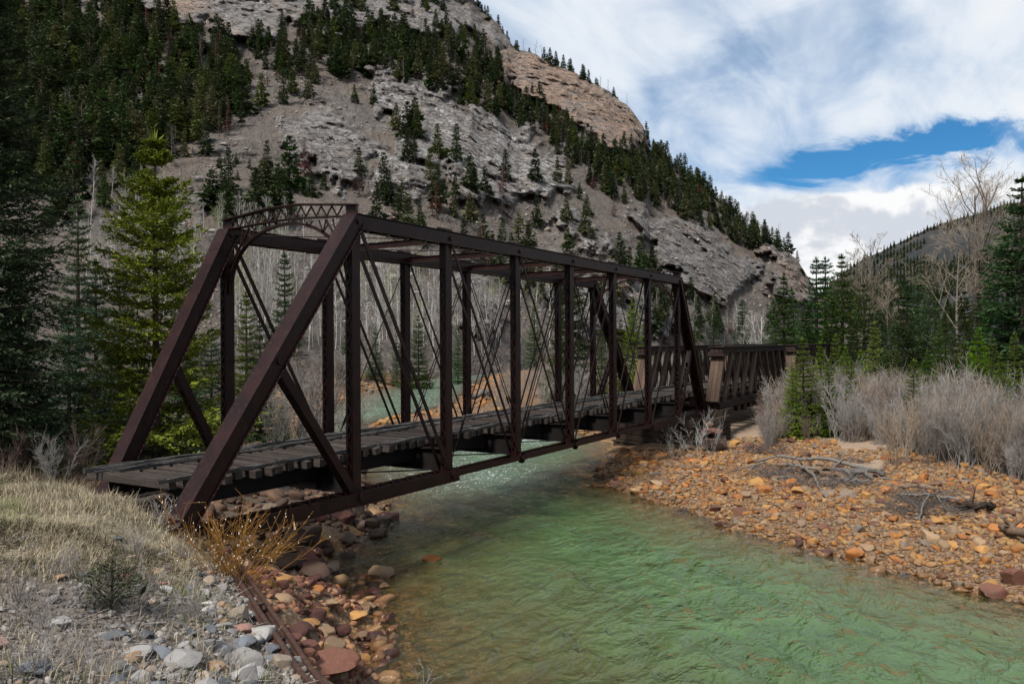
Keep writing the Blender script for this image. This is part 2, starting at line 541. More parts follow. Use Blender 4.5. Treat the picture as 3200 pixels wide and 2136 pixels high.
def bark(name, a, b, scale=9.0):
    mt, k, out = new_mat(name)
    c = coords(k)
    n = k.noise(k.vmul(c, (1, 1, 0.3)), scale, 4, 0.65)
    col = k.mix(n, a, b)
    hs = k.n('ShaderNodeHueSaturation')
    k.put(hs.inputs['Value'], k.math('MULTIPLY_ADD', obj_rand(k), 0.6, 0.7))
    k.link(col, hs.inputs['Color'])
    principled(k, out, hs.outputs[0], 0.85, 0.15)
    return mt
M['bark'] = bark('brown_conifer_bark', (0.03, 0.023, 0.018), (0.10, 0.078, 0.062))
M['aspen'] = bark('pale_aspen_bark', (0.28, 0.27, 0.245), (0.52, 0.505, 0.47), 5.0)
M['aspen_twig'] = bark('grey_brown_twig', (0.17, 0.155, 0.142), (0.30, 0.28, 0.258), 4.0)
M['aspen_green'] = bark('yellow_green_budding_twig', (0.16, 0.17, 0.075), (0.24, 0.25, 0.12), 4.0)
M['willow_grey'] = bark('silver_grey_willow_stem', (0.145, 0.134, 0.122), (0.31, 0.29, 0.268), 3.0)
M['willow_red'] = bark('red_brown_willow_stem', (0.115, 0.078, 0.066), (0.20, 0.14, 0.118), 3.0)
M['willow_purple'] = bark('purple_grey_willow_stem', (0.13, 0.112, 0.102), (0.25, 0.222, 0.205), 3.0)
M['willow_tan'] = bark('tan_willow_stem', (0.16, 0.12, 0.085), (0.30, 0.24, 0.18), 3.0)
M['willow_yellow'] = bark('ochre_yellow_willow_stem', (0.20, 0.092, 0.022), (0.34, 0.175, 0.040), 3.0)
M['dead_twig'] = bark('grey_dead_twig', (0.13, 0.112, 0.10), (0.33, 0.30, 0.28), 6.0)
M['snag'] = bark('dead_snag_bark', (0.06, 0.05, 0.046), (0.13, 0.11, 0.10), 3.0)
M['catkin'] = bark('pale_catkin', (0.45, 0.40, 0.34), (0.62, 0.57, 0.5), 3.0)
M['cottonwood'] = bark('dark_cottonwood_bark', (0.07, 0.058, 0.048), (0.16, 0.135, 0.11), 4.0)
M['cottonwood_twig'] = bark('tan_cottonwood_twig', (0.17, 0.135, 0.10), (0.26, 0.215, 0.165), 4.0)

mt, k, out = new_mat('dry_grass')
t = attr(k, 'tint')
col = k.ramp(t, [(0.0, (0.05, 0.040, 0.028)), (0.25, (0.125, 0.100, 0.064)), (0.55, (0.235, 0.195, 0.125)), (0.85, (0.36, 0.305, 0.20)), (0.9, (0.10, 0.11, 0.045)), (1.0, (0.14, 0.15, 0.06))])
principled(k, out, col, 0.7, 0.2)
M['grass'] = mt

# valley floor: zones are vertex weights (where soil, cobbles, sand and grass lie)
mt, k, out = new_mat('valley_floor')
c = coords(k)
fine = k.noise(c, 9, 7, 0.7)
mid = k.noise(c, 1.4, 6, 0.62)
vor = k.n('ShaderNodeTexVoronoi', feature='F1')
k.put(vor.inputs['Vector'], c)
vor.inputs['Scale'].default_value = 11.0
vor.inputs['Randomness'].default_value = 1.0
peb = k.ramp(vor.outputs['Color'], [(0.2, (0.20, 0.105, 0.06)), (0.4, (0.34, 0.20, 0.105)), (0.55, (0.27, 0.20, 0.14)), (0.8, (0.38, 0.235, 0.13))])
pebd = k.step(vor.outputs['Distance'], 0.25, 0.75)
peb = k.mix(k.math('MULTIPLY_ADD', pebd, 0.5, 0.35), peb, (0.055, 0.036, 0.024))
soil = k.ramp(mid, [(0.3, (0.045, 0.035, 0.027)), (0.55, (0.085, 0.068, 0.053)), (0.75, (0.13, 0.106, 0.083))])
grassc = k.ramp(fine, [(0.3, (0.10, 0.082, 0.055)), (0.55, (0.22, 0.185, 0.12)), (0.75, (0.30, 0.26, 0.165))])
sand = k.ramp(fine, [(0.3, (0.22, 0.155, 0.11)), (0.7, (0.33, 0.25, 0.18))])
vor2 = k.n('ShaderNodeTexVoronoi', feature='F1')
k.put(vor2.inputs['Vector'], c)
vor2.inputs['Scale'].default_value = 17.0
grav = k.ramp(vor2.outputs['Color'], [(0.2, (0.065, 0.052, 0.043)), (0.45, (0.115, 0.096, 0.080)), (0.6, (0.20, 0.18, 0.16)), (0.85, (0.135, 0.112, 0.094))])
col = k.mix(attr(k, 'cobbles'), soil, peb)
col = k.mix(attr(k, 'sand'), col, sand)
col = k.mix(attr(k, 'gravel'), col, grav)
col = k.mix(attr(k, 'grassy'), col, grassc)
col = k.mix(k.math('MULTIPLY', attr(k, 'bed'), 0.85), col, k.mix(pebd, (0.34, 0.20, 0.085), (0.15, 0.085, 0.04)))
hgt = k.math('ADD', k.math('MULTIPLY', k.math('SUBTRACT', 1.0, vor.outputs['Distance']), k.math('ADD', attr(k, 'cobbles'), 0.2)), fine)
principled(k, out, col, 0.9, 0.15, hgt, 0.06, 0.7)
M['ground'] = mt

# mountain: grey crags, one ochre face, scree and brown brushy soil between
mt, k, out = new_mat('mountainside_rock_and_scree')
c = coords(k)
big = k.noise(c, 0.03, 5, 0.6)
mid = k.noise(c, 0.16, 7, 0.68, 0.6)
fine = k.noise(c, 1.3, 8, 0.78)
strat = k.noise(k.vmul(c, (0.30, 0.30, 1.5), rot=(R(32), R(-24), 0)), 0.35, 7, 0.7, 0.8)
wv = k.noise(k.vmul(c, (1.0, 1.0, 0.35), rot=(R(20), R(35), 0)), 0.5, 6, 0.72, 0.6)
vq = k.n('ShaderNodeVectorMath', operation='ADD')
nd = k.n('ShaderNodeTexNoise'); k.put(nd.inputs['Vector'], c); nd.inputs['Scale'].default_value = 0.12; nd.inputs['Detail'].default_value = 4
vs_ = k.n('ShaderNodeVectorMath', operation='SCALE'); k.link(nd.outputs['Color'], vs_.inputs[0]); vs_.inputs['Scale'].default_value = 9.0
k.link(c, vq.inputs[0]); k.link(vs_.outputs[0], vq.inputs[1])
ck = k.n('ShaderNodeTexVoronoi', feature='DISTANCE_TO_EDGE'); k.put(ck.inputs['Vector'], k.vmul(vq.outputs[0], (0.75, 0.75, 1.35), rot=(R(25), R(-30), 0))); ck.inputs['Scale'].default_value = 0.16
ck2 = k.n('ShaderNodeTexVoronoi', feature='DISTANCE_TO_EDGE'); k.put(ck2.inputs['Vector'], k.vmul(vq.outputs[0], (0.8, 0.8, 1.5), rot=(R(-20), R(35), 0))); ck2.inputs['Scale'].default_value = 0.45
crk = k.math('MULTIPLY', k.step(ck.outputs['Distance'], 0.0, 0.10), k.step(ck2.outputs['Distance'], 0.0, 0.13, 0.45, 1.0))
strat = k.noise(k.vmul(c, (0.75, 0.75, 1.5), rot=(R(32), R(-24), 0)), 0.30, 8, 0.72, 0.7)
rock = k.ramp(strat, [(0.28, (0.065, 0.059, 0.055)), (0.42, (0.125, 0.115, 0.109)), (0.56, (0.18, 0.169, 0.162)), (0.74, (0.30, 0.288, 0.278))])
rock = k.mix(k.step(wv, 0.55, 0.72, 0, 0.5), rock, (0.10, 0.088, 0.082))
rock = k.mix(k.math('MULTIPLY', k.step(mid, 0.46, 0.66, 0, 0.85), attr(k, 'pale')), rock, (0.40, 0.388, 0.375))
rock = k.mix(k.step(k.noise(c, 0.07, 4, 0.6), 0.5, 0.7, 0, 0.5), rock, (0.20, 0.150, 0.118))
rock = k.mix(k.math('MULTIPLY_ADD', crk, 0.85, 0.15), (0.05, 0.045, 0.042), rock)
ochre = k.ramp(strat, [(0.25, (0.095, 0.068, 0.053)), (0.45, (0.205, 0.140, 0.102)), (0.6, (0.28, 0.20, 0.15)), (0.8, (0.36, 0.29, 0.235))])
ochre = k.mix(k.step(mid, 0.5, 0.7, 0, 0.55), ochre, (0.19, 0.165, 0.14))
ochre = k.mix(crk, (0.09, 0.07, 0.06), ochre)
soil = k.ramp(fine, [(0.30, (0.034, 0.028, 0.025)), (0.46, (0.078, 0.066, 0.058)), (0.58, (0.122, 0.106, 0.095)), (0.70, (0.25, 0.235, 0.222))])
soil = k.mix(k.step(big, 0.42, 0.62, 0, 0.5), soil, (0.135, 0.108, 0.086))
rm = k.math('ADD', attr(k, 'rock'), k.math('MULTIPLY', k.math('SUBTRACT', mid, 0.5), 1.1))
col = k.mix(k.step(rm, 0.35, 0.6), soil, k.mix(k.math('MULTIPLY', attr(k, 'ochre'), k.step(k.noise(c, 0.05, 5, 0.65), 0.32, 0.55, 0.25, 1.0)), rock, ochre))
ht = k.math('ADD', k.math('MULTIPLY', strat, 1.3), k.math('ADD', k.math('MULTIPLY', fine, 0.6), k.math('MULTIPLY', crk, 0.5)))
principled(k, out, col, 0.92, 0.12, ht, 1.1, 0.8)
M['mountain'] = mt

mt, k, out = new_mat('distant_wooded_hill')
c = coords(k)
n = k.noise(c, 0.012, 6, 0.65)
col = k.ramp(n, [(0.35, (0.014, 0.020, 0.017)), (0.5, (0.030, 0.030, 0.030)), (0.7, (0.055, 0.050, 0.048))])
principled(k, out, col, 0.95, 0.1, k.noise(c, 0.05, 5, 0.7), 6.0, 0.8)
M['hill'] = mt

# river: glossy skin over silty green water that hides the bed as it deepens, broken to foam in the riffles
mt, k, out = new_mat('green_river_water')
c = coords(k)
flow = k.vmul(c, (0.62, 1.15, 1.0), rot=(0, 0, R(-55)))
w1 = k.noise(flow, 0.55, 4, 0.55, 1.2)
w2 = k.noise(flow, 1.6, 3, 0.5, 0.7)
w3 = k.noise(flow, 6.5, 4, 0.6, 0.8)
rap = attr(k, 'rapid')
ht = k.math('ADD', k.math('MULTIPLY', w1, 1.0), k.math('ADD', k.math('MULTIPLY', w2, 0.85), k.math('MULTIPLY', w3, k.math('MULTIPLY_ADD', rap, 0.22, 0.10))))
bp = k.n('ShaderNodeBump')
bp.inputs['Strength'].default_value = 1.0
bp.inputs['Distance'].default_value = 0.34
k.link(ht, bp.inputs['Height'])
dep = attr(k, 'depth')
op = k.math('SUBTRACT', 1.0, k.math('EXPONENT', k.math('MULTIPLY', dep, -1.55)))
op = k.math('MULTIPLY', op, k.math('MULTIPLY_ADD', w1, 0.35, 0.82), clamp=True)
murk = k.mix(k.step(dep, 0.15, 1.15), (0.120, 0.086, 0.030), (0.058, 0.112, 0.036))
murk = k.mix(k.step(w1, 0.35, 0.7, 0, 0.45), murk, (0.096, 0.160, 0.066))  # paler green on the swells: wave highlights put into the water colour
murk = k.mix(k.math('MULTIPLY', rap, 0.7, clamp=True), murk, (0.125, 0.165, 0.155))
df = k.n('ShaderNodeBsdfDiffuse'); k.link(murk, df.inputs[0]); k.link(bp.outputs[0], df.inputs['Normal'])
tp = k.n('ShaderNodeBsdfTransparent'); tp.inputs[0].default_value = (0.90, 0.82, 0.62, 1)
body = k.n('ShaderNodeMixShader')
k.link(op, body.inputs[0]); k.link(tp.outputs[0], body.inputs[1]); k.link(df.outputs[0], body.inputs[2])
gl = k.n('ShaderNodeBsdfGlossy'); gl.inputs['Roughness'].default_value = 0.05; gl.inputs['Color'].default_value = (0.92, 0.95, 0.95, 1)
k.link(bp.outputs[0], gl.inputs['Normal'])
fr = k.n('ShaderNodeFresnel'); fr.inputs[0].default_value = 1.42
k.link(bp.outputs[0], fr.inputs[1])
sk = k.n('ShaderNodeMixShader')
k.link(fr.outputs[0], sk.inputs[0]); k.link(body.outputs[0], sk.inputs[1]); k.link(gl.outputs[0], sk.inputs[2])
fm = k.noise(flow, 3.2, 6, 0.7, 2.2)
fo = k.math('MULTIPLY', k.step(k.math('ADD', fm, k.math('MULTIPLY', rap, 0.22)), 0.66, 0.80), k.step(rap, 0.02, 0.35), clamp=True)
fd = k.n('ShaderNodeBsdfDiffuse'); fd.inputs[0].default_value = (0.62, 0.67, 0.66, 1)
fin = k.n('ShaderNodeMixShader')
k.link(k.math('MULTIPLY', fo, 0.8), fin.inputs[0]); k.link(sk.outputs[0], fin.inputs[1]); k.link(fd.outputs[0], fin.inputs[2])
k.link(fin.outputs[0], out.inputs[0])
M['water'] = mt
# ------------------------------------------------------------------ the valley floor and the river
WL = -2.45
LEFT = [(-14, -40), (-9.5, -22), (-5.5, -13), (-2.2, -7.6), (0.0, -4.4), (2.2, -2.2), (3.8, 0.1), (5.8, 2.6), (9.8, 4.6), (13.3, 7.0), (18.3, 13.0), (20.5, 17.4),
        (25.2, 26.3), (40, 38.5), (53, 47), (73, 58.8), (116, 80.5), (133, 82), (190, 100), (300, 120)]
RIGHT = [(300, 92), (190, 84), (133, 74), (114, 67), (90, 53.5), (69.5, 41.4), (56, 33.5), (46, 30.5), (37.5, 28.6), (35.0, 26.6), (38, 23.5), (44, 17.5), (41, 11.5), (35, 6.2), (32.7, 5.6), (29, 3.6), (23.6, 2.2), (21.2, 0.2), (20.0, -1.4), (17.5, -5.1), (15.6, -7.4), (14.0, -10.5),
         (12.3, -13.6), (11.3, -16), (9.5, -22), (6, -40)]
RIVER = LEFT + RIGHT
LAND = [(-11.8, -14.5, 2.4), (-15, -20, 2.6), (-8.4, -7.8, 1.30), (-6.2, -7.2, 0.42), (-5.2, -9.6, 0.45), (-7.5, -13, 1.0), (-6.0, -16, 0.6), (-4.0, -6.9, -0.42), (-2.2, -3.7, -0.40), (-0.9, -1.2, -0.42), (-6.2, -11, -0.30),
        (-5.2, -1.3, 0.86), (-4.6, -3.2, 0.42), (-2.7, -0.9, 0.45), (-9, -3, 1.2), (-14, -6, 1.8), (-1.7, 0.6, 0.62), (-2.0, 2.5, 0.80), (-1.4, 4.6, 0.72), (-4, 3, 0.92), (-6, 2.5, 0.95), (-12, 3, 1.1), (-22, 3, 1.3),
        (-0.2, 2.5, -0.25), (0.7, 2.5, -1.1), (0.6, 0.6, -1.1), (2.0, 2.5, -1.7), (2.0, 4.6, -1.5), (2.6, 0.6, -1.9), (1.2, -0.8, -1.3), (0.9, 4.6, -0.6), (3.5, 3.2, -1.75), (-1.0, 7.0, 0.30), (-3, 8, 0.55), (-8, 10, 0.8), (-20, 14, 1.4), (4, 8, -0.9), (9, 13, -1.2), (2, 16, 0.0), (-3, 22, 0.8), (-15, 30, 1.6),
        (12, 22, -1.0), (18, 32, -1.2), (10, 40, 0.0), (30, 46, -1.0), (0, 60, 2), (40, 60, -0.5), (30, 80, 2.0), (70, 75, -0.8), (110, 100, -0.5),
        (21.5, -4.5, -2.0), (19, -9, -2.0), (16.5, -14, -2.05), (27, -2, -1.9), (30, 1.5, -1.9), (30, -6, -1.72), (26, -12, -1.75), (22, -18, -1.8), (34, -3, -1.62), (36, 3, -1.7), (45, 2, -1.6), (55, 0, -1.4), (40, -10, -1.35), (34, -20, -1.4), (60, -20, -1.0),
        (50, 20, -1.8), (70, 30, -1.6), (90, 40, -1.5), (90, 5, -1.2), (130, 50, -1.2), (120, -20, -0.6), (120, -80, 0), (40, -60, -0.5), (200, 60, 0), (200, -100, 1.5), (-40, -40, 4), (-40, 40, 4), (-30, 80, 5), (260, 40, 0.5), (25, -40, -1.2)]
LP = np.array(LAND, float)
def _tps(r):
    return np.where(r > 1e-9, r * r * np.log(r + 1e-9), 0.0)
_n = len(LP)
_A = np.zeros((_n + 3, _n + 3))
_A[:_n, :_n] = _tps(np.hypot(LP[:, None, 0] - LP[None, :, 0], LP[:, None, 1] - LP[None, :, 1])) + 0.15 * np.eye(_n)
_A[:_n, _n] = 1; _A[:_n, _n + 1:] = LP[:, :2]; _A[_n:, :_n] = _A[:_n, _n:].T
_W = np.linalg.solve(_A, np.concatenate([LP[:, 2], np.zeros(3)]))
def land(x, y):
    s = np.full(np.shape(x), _W[_n]) + _W[_n + 1] * x + _W[_n + 2] * y
    for i in range(_n):
        s = s + _W[i] * _tps(np.hypot(x - LP[i, 0], y - LP[i, 1]))
    return s
def river_sd(x, y):
    """metres from the shore, positive in the water; and whether the left bank is the nearer one"""
    dl, dr = seg_dist(x, y, LEFT), seg_dist(x, y, RIGHT)
    wob = (fbm(xyz(x * 0.9, y * 0.9), 3) - 0.5) * 1.1 * sstep(np.minimum(dl, dr), -1, 3)
    d = np.minimum(dl, dr)
    ins = in_poly(x, y, RIVER)
    edge = (fbm(xyz(x * 0.8, y * 0.8, 5.0), 3) - 0.5) * 1.3
    return np.where(ins, d, -d) + edge, dl < dr
def ground_z(x, y, detail=True):
    x, y = np.asarray(x, float), np.asarray(y, float)
    sd, left = river_sd(x, y)
    lz = land(x, y)
    far = sstep(np.hypot(x - 20, y - 5), 170, 330)
    lz = np.maximum(lz * (1 - far) + 0.5 * far, WL + 0.25)
    k = np.where(left, np.where(y < 1.0, 1.0, 0.62), 0.22)
    k = np.where((~left) & (x > 30), 0.16, k)
    rise = WL + k * np.maximum(-sd, 0) + 0.02
    out = -np.log(np.exp(-np.minimum(rise, 40) * 8) + np.exp(-np.minimum(lz, 40) * 8)) / 8
    depth = np.where(left, 0.17, 0.30) * np.maximum(sd, 0)
    bed = WL - 1.5 * (1 - np.exp(-depth / 1.1))
    z = np.where(sd > 0, bed, out)
    if detail:
        z = z + (fbm(xyz(x * 0.6, y * 0.6, 1.0), 4) - 0.5) * 0.22 * sstep(-sd, -0.5, 3.0)
        z = z + (fbm(xyz(x * 3.1, y * 3.1, 2.0), 3) - 0.5) * 0.10
    return z
def spaced(lo, hi, f0, f1, fine, grow):
    a = list(np.arange(f0, f1, fine))
    s, p = fine, f0
    while p > lo:
        s *= grow; p -= s; a.insert(0, p)
    s, p = fine, a[-1]
    while p < hi:
        s *= grow; p += s; a.append(p)
    return np.array(a)
gx = spaced(-1500, 4500, -14, 40, 0.24, 1.055)
gy = spaced(-3000, 3500, -17, 30, 0.24, 1.055)
GX, GY = np.meshgrid(gx, gy, indexing='ij')
GZ = ground_z(GX, GY)
GSD, GLEFT = river_sd(GX, GY)
def grid_faces(a, b):
    i = np.arange(a * b).reshape(a, b)
    return np.stack([i[:-1, :-1].ravel(), i[1:, :-1].ravel(), i[1:, 1:].ravel(), i[:-1, 1:].ravel()], 1)
nz = fbm(xyz(GX * 0.25, GY * 0.25, 8.0), 4)
VEG = [(39.0, -1.0), (38.0, -3.0), (36.5, -5.5), (32.5, -10.5), (26.6, -14.5), (24.0, -17.5), (18, -40)]       # front edge of the willow thicket
bar = (~GLEFT) & (GSD < 0.3)
vegd = seg_dist(GX, GY, VEG)
VEGPOLY = VEG + [(200, -40), (200, 34), (90, 34), (60, 18), (46, 8)]
inveg = in_poly(GX, GY, VEGPOLY)
cob = np.where(bar & ~inveg & (GX < 130), sstep(GSD, 0.5, -0.2), 0.0)
cob = np.maximum(cob, np.where(GLEFT & (GSD > -4.0 + 3 * nz), np.where((GX < 24) & (GY > 0), 0.25, 0.7), 0.0))  # less cobble colour under and behind the deck: darker soil stands for shade
cob = np.where(GLEFT & (GSD < -7), 0.0, cob)
sand = np.where(bar & (GX > 24) & (GY > -10), sstep(vegd + (nz - 0.5) * 4, 5.0, 3.2), 0.0)
RAIL = [(-0.7, -0.9), (-2.2, -3.7), (-4.05, -6.95), (-6.2, -11.2)]
rd = seg_dist(GX, GY, RAIL)
left_land = GLEFT & (GX < 3) & (GX > -30) & (np.abs(GY) < 30)
upslope = (GX - 0.53 * GY) < -0.3
grassy = np.where(left_land & upslope & (GY > -4.5), sstep(GY + 3 * (nz - 0.5), -3.3, -1.7) * sstep(GY, 14, 7), 0.0)
gravel = np.where(left_land & upslope, 1 - grassy, 0.0)
bedm = sstep(GSD, -0.6, 0.3)
gm = mesh_np('ground', np.stack([GX, GY, GZ], -1).reshape(-1, 3), grid_faces(*GX.shape), M['ground'], True,
             attrs={'cobbles': cob.ravel(), 'sand': sand.ravel(), 'grassy': grassy.ravel(), 'gravel': gravel.ravel(), 'bed': bedm.ravel()})
tag(place('ground', gm), kind='structure', label='valley floor of soil, gravel and cobbles along the river')

# quick height lookup on the same grid
def gz(x, y):
    x, y = np.asarray(x, float), np.asarray(y, float)
    i = np.clip(np.searchsorted(gx, x) - 1, 0, len(gx) - 2)
    j = np.clip(np.searchsorted(gy, y) - 1, 0, len(gy) - 2)
    tx = (x - gx[i]) / (gx[i + 1] - gx[i]); ty = (y - gy[j]) / (gy[j + 1] - gy[j])
    return (GZ[i, j] * (1 - tx) + GZ[i + 1, j] * tx) * (1 - ty) + (GZ[i, j + 1] * (1 - tx) + GZ[i + 1, j + 1] * tx) * ty
def on_ground(u, v):
    """where the line of sight through a point of the photograph meets the valley floor"""
    r = ray(u, v)
    t = np.linspace(3, 260, 6000)
    p = CAM[None] + r[None] * t[:, None]
    hit = np.argmax(p[:, 2] < gz(p[:, 0], p[:, 1]))
    q = p[hit]
    return np.array([q[0], q[1], float(gz(q[0], q[1]))])

# water surface with standing waves
wx = spaced(-40, 300, -7, 34, 0.17, 1.05)
wy = spaced(-45, 130, -17, 14, 0.17, 1.05)
WX, WY = np.meshgrid(wx, wy, indexing='ij')
wsd, wleft = river_sd(WX, WY)
wdep = np.maximum(WL - gz(WX, WY), 0.0)
rap = np.exp(-(((WX - 36) / 14) ** 2 + ((WY - 16) / 7) ** 2)) * 1.0 + sstep(WX + WY, 48, 70) * 0.5 + 0.55 * np.exp(-(((WX - 20) / 7) ** 2 + ((WY - 7) / 5) ** 2))
rap = np.clip(rap, 0, 1) * sstep(wsd, 0.0, 1.5)
cA, sA = math.cos(R(55)), math.sin(R(55))
fa, fb = WX * cA + WY * sA, -WX * sA + WY * cA
wave = (fbm(xyz(fa * 0.30, fb * 0.8, 3.0), 3) - 0.5) * 0.18 + (fbm(xyz(fa * 0.5, fb * 1.5, 7.0), 3) - 0.5) * 0.14
WZ = WL + wave * (0.55 + 1.4 * rap) * sstep(wsd, -0.3, 2.0)
keep = (wsd > -2.5)
wf = grid_faces(*WX.shape)
kf = keep.ravel()[wf].any(1)
wf = wf[kf]
used = np.unique(wf)
remap = np.full(WX.size, -1); remap[used] = np.arange(len(used))
wm = mesh_np('river', np.stack([WX, WY, WZ], -1).reshape(-1, 3)[used], remap[wf], M['water'], True, attrs={'depth': wdep.ravel()[used], 'rapid': rap.ravel()[used]})
tag(place('river', wm), kind='structure', label='green river running under the bridge between stony banks')

# ------------------------------------------------------------------ the mountain behind the river
# ridge line and foot seen from the bank: (direction, elevation) -> the mountain is laid out as distance along each sight direction
RU = np.array([-1400, -600, 0, 600, 1000, 1300, 1470, 1500, 1560, 1600, 1625, 1672, 1774, 1902, 1965, 2010, 2032, 2067, 2125, 2220, 2284, 2348, 2444, 2490, 2520, 2560, 2640, 2760], float)
RV = np.array([-650, -620, -560, -460, -330, -170, -20, 32, 78, 140, 158, 166, 217, 281, 332, 395, 470, 497, 542, 612, 670, 733, 772, 812, 858, 920, 1010, 1075], float)
RD = np.interp(RU, [-1400, 0, 1000, 1500, 1700, 2000, 2300, 2530, 2760], [620, 650, 620, 560, 540, 510, 480, 450, 430])
NU, NV = 900, 430
mu = np.linspace(-1400, 2760, NU)
rv = np.interp(mu, RU, RV)
rd_ = np.interp(mu, RU, RD)
td_ = np.interp(mu, [-1400, 0, 700, 1400, 1800, 2200, 2530, 2760], [88, 92, 104, 142, 205, 300, 410, 425])
tv_ = 1068 + (CAM[2] + 5.0) / td_ * FPX
tt = np.linspace(0, 1, NV)
MU = np.broadcast_to(mu[:, None], (NU, NV))
MV = tv_[:, None] + (rv - tv_)[:, None] * tt[None]
gprof = tt[None] ** 1.55
MD = td_[:, None] + (rd_ - td_)[:, None] * gprof

MUW = MU + (fbm(xyz(MU * 0.012, MV * 0.012, 31.0), 4) - 0.5) * 170 + (fbm(xyz(MU * 0.05, MV * 0.05, 35.0), 3) - 0.5) * 50
MVW = MV + (fbm(xyz(MU * 0.012, MV * 0.012, 33.0), 4) - 0.5) * 110 + (fbm(xyz(MU * 0.05, MV * 0.05, 37.0), 3) - 0.5) * 40
KEEP = sstep(MU, 1480, 1600) * sstep(MV, 700, 560)
MUW = MU + (MUW - MU) * (1 - 0.8 * KEEP); MVW = MV + (MVW - MV) * (1 - 0.8 * KEEP)
def blob(poly, soft=40, wob=70, f=0.012, seed=0.0):
    """soft weight of a polygon given in sight coordinates, with a ragged edge"""
    p = list(poly)
    d = seg_dist(MUW, MVW, p + [p[0]])
    s = np.where(in_poly(MUW, MVW, p), d, -d)
    s = s + (fbm(xyz(MU * f, MV * f, seed), 4) - 0.5) * wob * 2
    return sstep(s, -soft, soft)
ROCKS = [  # polygon, bulge towards the valley in metres, softness
    ([(400, -400), (1480, -400), (1500, 30), (1600, 130), (1480, 120), (1330, 90), (1150, 110), (960, 60), (820, 120), (700, 115), (600, 60), (430, 20)], 16, 22),
    ([(1575, 175), (1615, 158), (1680, 164), (1780, 215), (1905, 280), (1970, 335), (2020, 400), (2036, 470), (1990, 480), (1900, 440), (1800, 390), (1730, 340), (1640, 300), (1585, 250)], 18, 10),
    ([(1170, 250), (1240, 240), (1340, 270), (1430, 300), (1520, 370), (1640, 410), (1760, 520), (1830, 590), (1800, 620), (1680, 590), (1560, 570), (1480, 530), (1400, 560), (1310, 470), (1240, 400), (1180, 330)], 13, 14),
    ([(870, 370), (960, 350), (1060, 355), (1140, 420), (1180, 480), (1160, 540), (1080, 560), (1000, 580), (930, 480)], 8, 22),
    ([(1150, 500), (1250, 490), (1300, 560), (1240, 600), (1150, 570)], 6, 20),
    ([(1380, 560), (1480, 530), (1570, 560), (1640, 600), (1560, 640), (1460, 640), (1400, 610)], 9, 14),
    ([(1720, 690), (1800, 670), (1870, 720), (1900, 780), (1830, 790), (1760, 750)], 8, 14),
    ([(1980, 660), (2060, 650), (2160, 690), (2250, 760), (2330, 830), (2350, 900), (2250, 930), (2150, 900), (2060, 830), (2000, 750)], 14, 16),
    ([(2380, 790), (2440, 770), (2490, 810), (2525, 865), (2560, 930), (2480, 950), (2400, 880)], 12, 10),
    ([(1800, 860), (1950, 830), (2080, 880), (2130, 980), (2050, 1080), (1900, 1060), (1800, 980)], 10, 22),
    ([(1400, 850), (1500, 860), (1560, 950), (1520, 1020), (1420, 980)], 5, 22),
    ([(500, 600), (640, 590), (700, 660), (600, 700)], 4, 25),
    ([(1240, 330), (1300, 430), (1370, 560), (1300, 620), (1230, 520)], 5, 22),
]
pale = np.zeros((NU, NV)); rock = np.zeros((NU, NV)); bulge = np.zeros((NU, NV)); ochre = np.zeros((NU, NV))
for i, (poly, amp, soft) in enumerate(ROCKS):
    b = blob(poly, soft * 1.3, 44, 0.02, i * 3.1)
    rock = np.maximum(rock, b)
    bulge = np.maximum(bulge, b * amp)
    if i in (2, 4, 5, 6): pale = np.maximum(pale, b)
    elif i in (0, 3, 12): pale = np.maximum(pale, 0.35 * b)
    if i == 1:
        ochre = np.maximum(ochre, b)
ochre = np.maximum(ochre, 0.8 * blob([(480, -40), (620, -60), (640, 40), (520, 60)], 30, 40, 0.02, 50))
ochre = np.maximum(ochre, 0.7 * blob([(650, 70), (760, 80), (740, 130), (670, 120)], 20, 30, 0.02, 51))
ochre = np.maximum(ochre, 0.5 * blob([(2380, 790), (2530, 850), (2520, 920), (2420, 860)], 20, 30, 0.02, 52))
ochre = np.maximum(ochre, 0.45 * blob([(1410, 560), (1480, 560), (1480, 640), (1420, 640)], 20, 30, 0.02, 53))
rock = np.maximum(rock, 0.42 * sstep(fbm(xyz(MU * 0.009, MV * 0.013, 9.0), 4), 0.52, 0.66) * sstep(MV, 1000, 880))
def mtn_points(d, u, v):
    a = (u - 1600.0) / FPX
    e = (v - 1068.0) / FPX
    return CAM + d[..., None] * (fw + rt * a[..., None] - up * e[..., None])
base = mtn_points(MD, MU, MV)
edge = sstep(tt[None], 0.0, 0.08)
MD2 = MD - bulge * edge
MD2 = MD2 + (fbm(base * 0.018, 4) - 0.5) * 34 * edge * sstep(1 - tt[None], 0.0, 0.06)
crag = (ridged(base * np.array([0.05, 0.05, 0.06]), 5) - 0.55) * 10 + (ridged(base @ np.array([[0.8, 0.1, 0.5], [-0.2, 0.9, 0.3], [-0.5, -0.3, 0.8]]) * np.array([0.14, 0.14, 0.17]), 4) - 0.55) * 4.5
stepn = fbm(base * 0.06, 3) * 7
crag = crag + (np.floor(stepn) + sstep(stepn - np.floor(stepn), 0.35, 0.65) - stepn) * 0.6
MD2 = MD2 - crag * rock * edge
MD2 = MD2 - (fbm(base * 0.16, 4) - 0.5) * 6.5 * (0.35 + 0.65 * rock) * edge
MV2 = MV + (fbm(xyz(MU * 0.03, MV * 0.0, 4.0), 4) - 0.5)[:, :] * 26 * sstep(tt[None], 0.7, 1.0) * np.clip(rock + 0.3, 0, 1)
# dark cleft in the lower right crag
cl = seg_dist(MU, MV, [(2075, 685), (2105, 712), (2150, 745), (2200, 785)])
MD2 = MD2 + 7 * sstep(cl, 16, 3)
MP = mtn_points(MD2, MU, MV2)
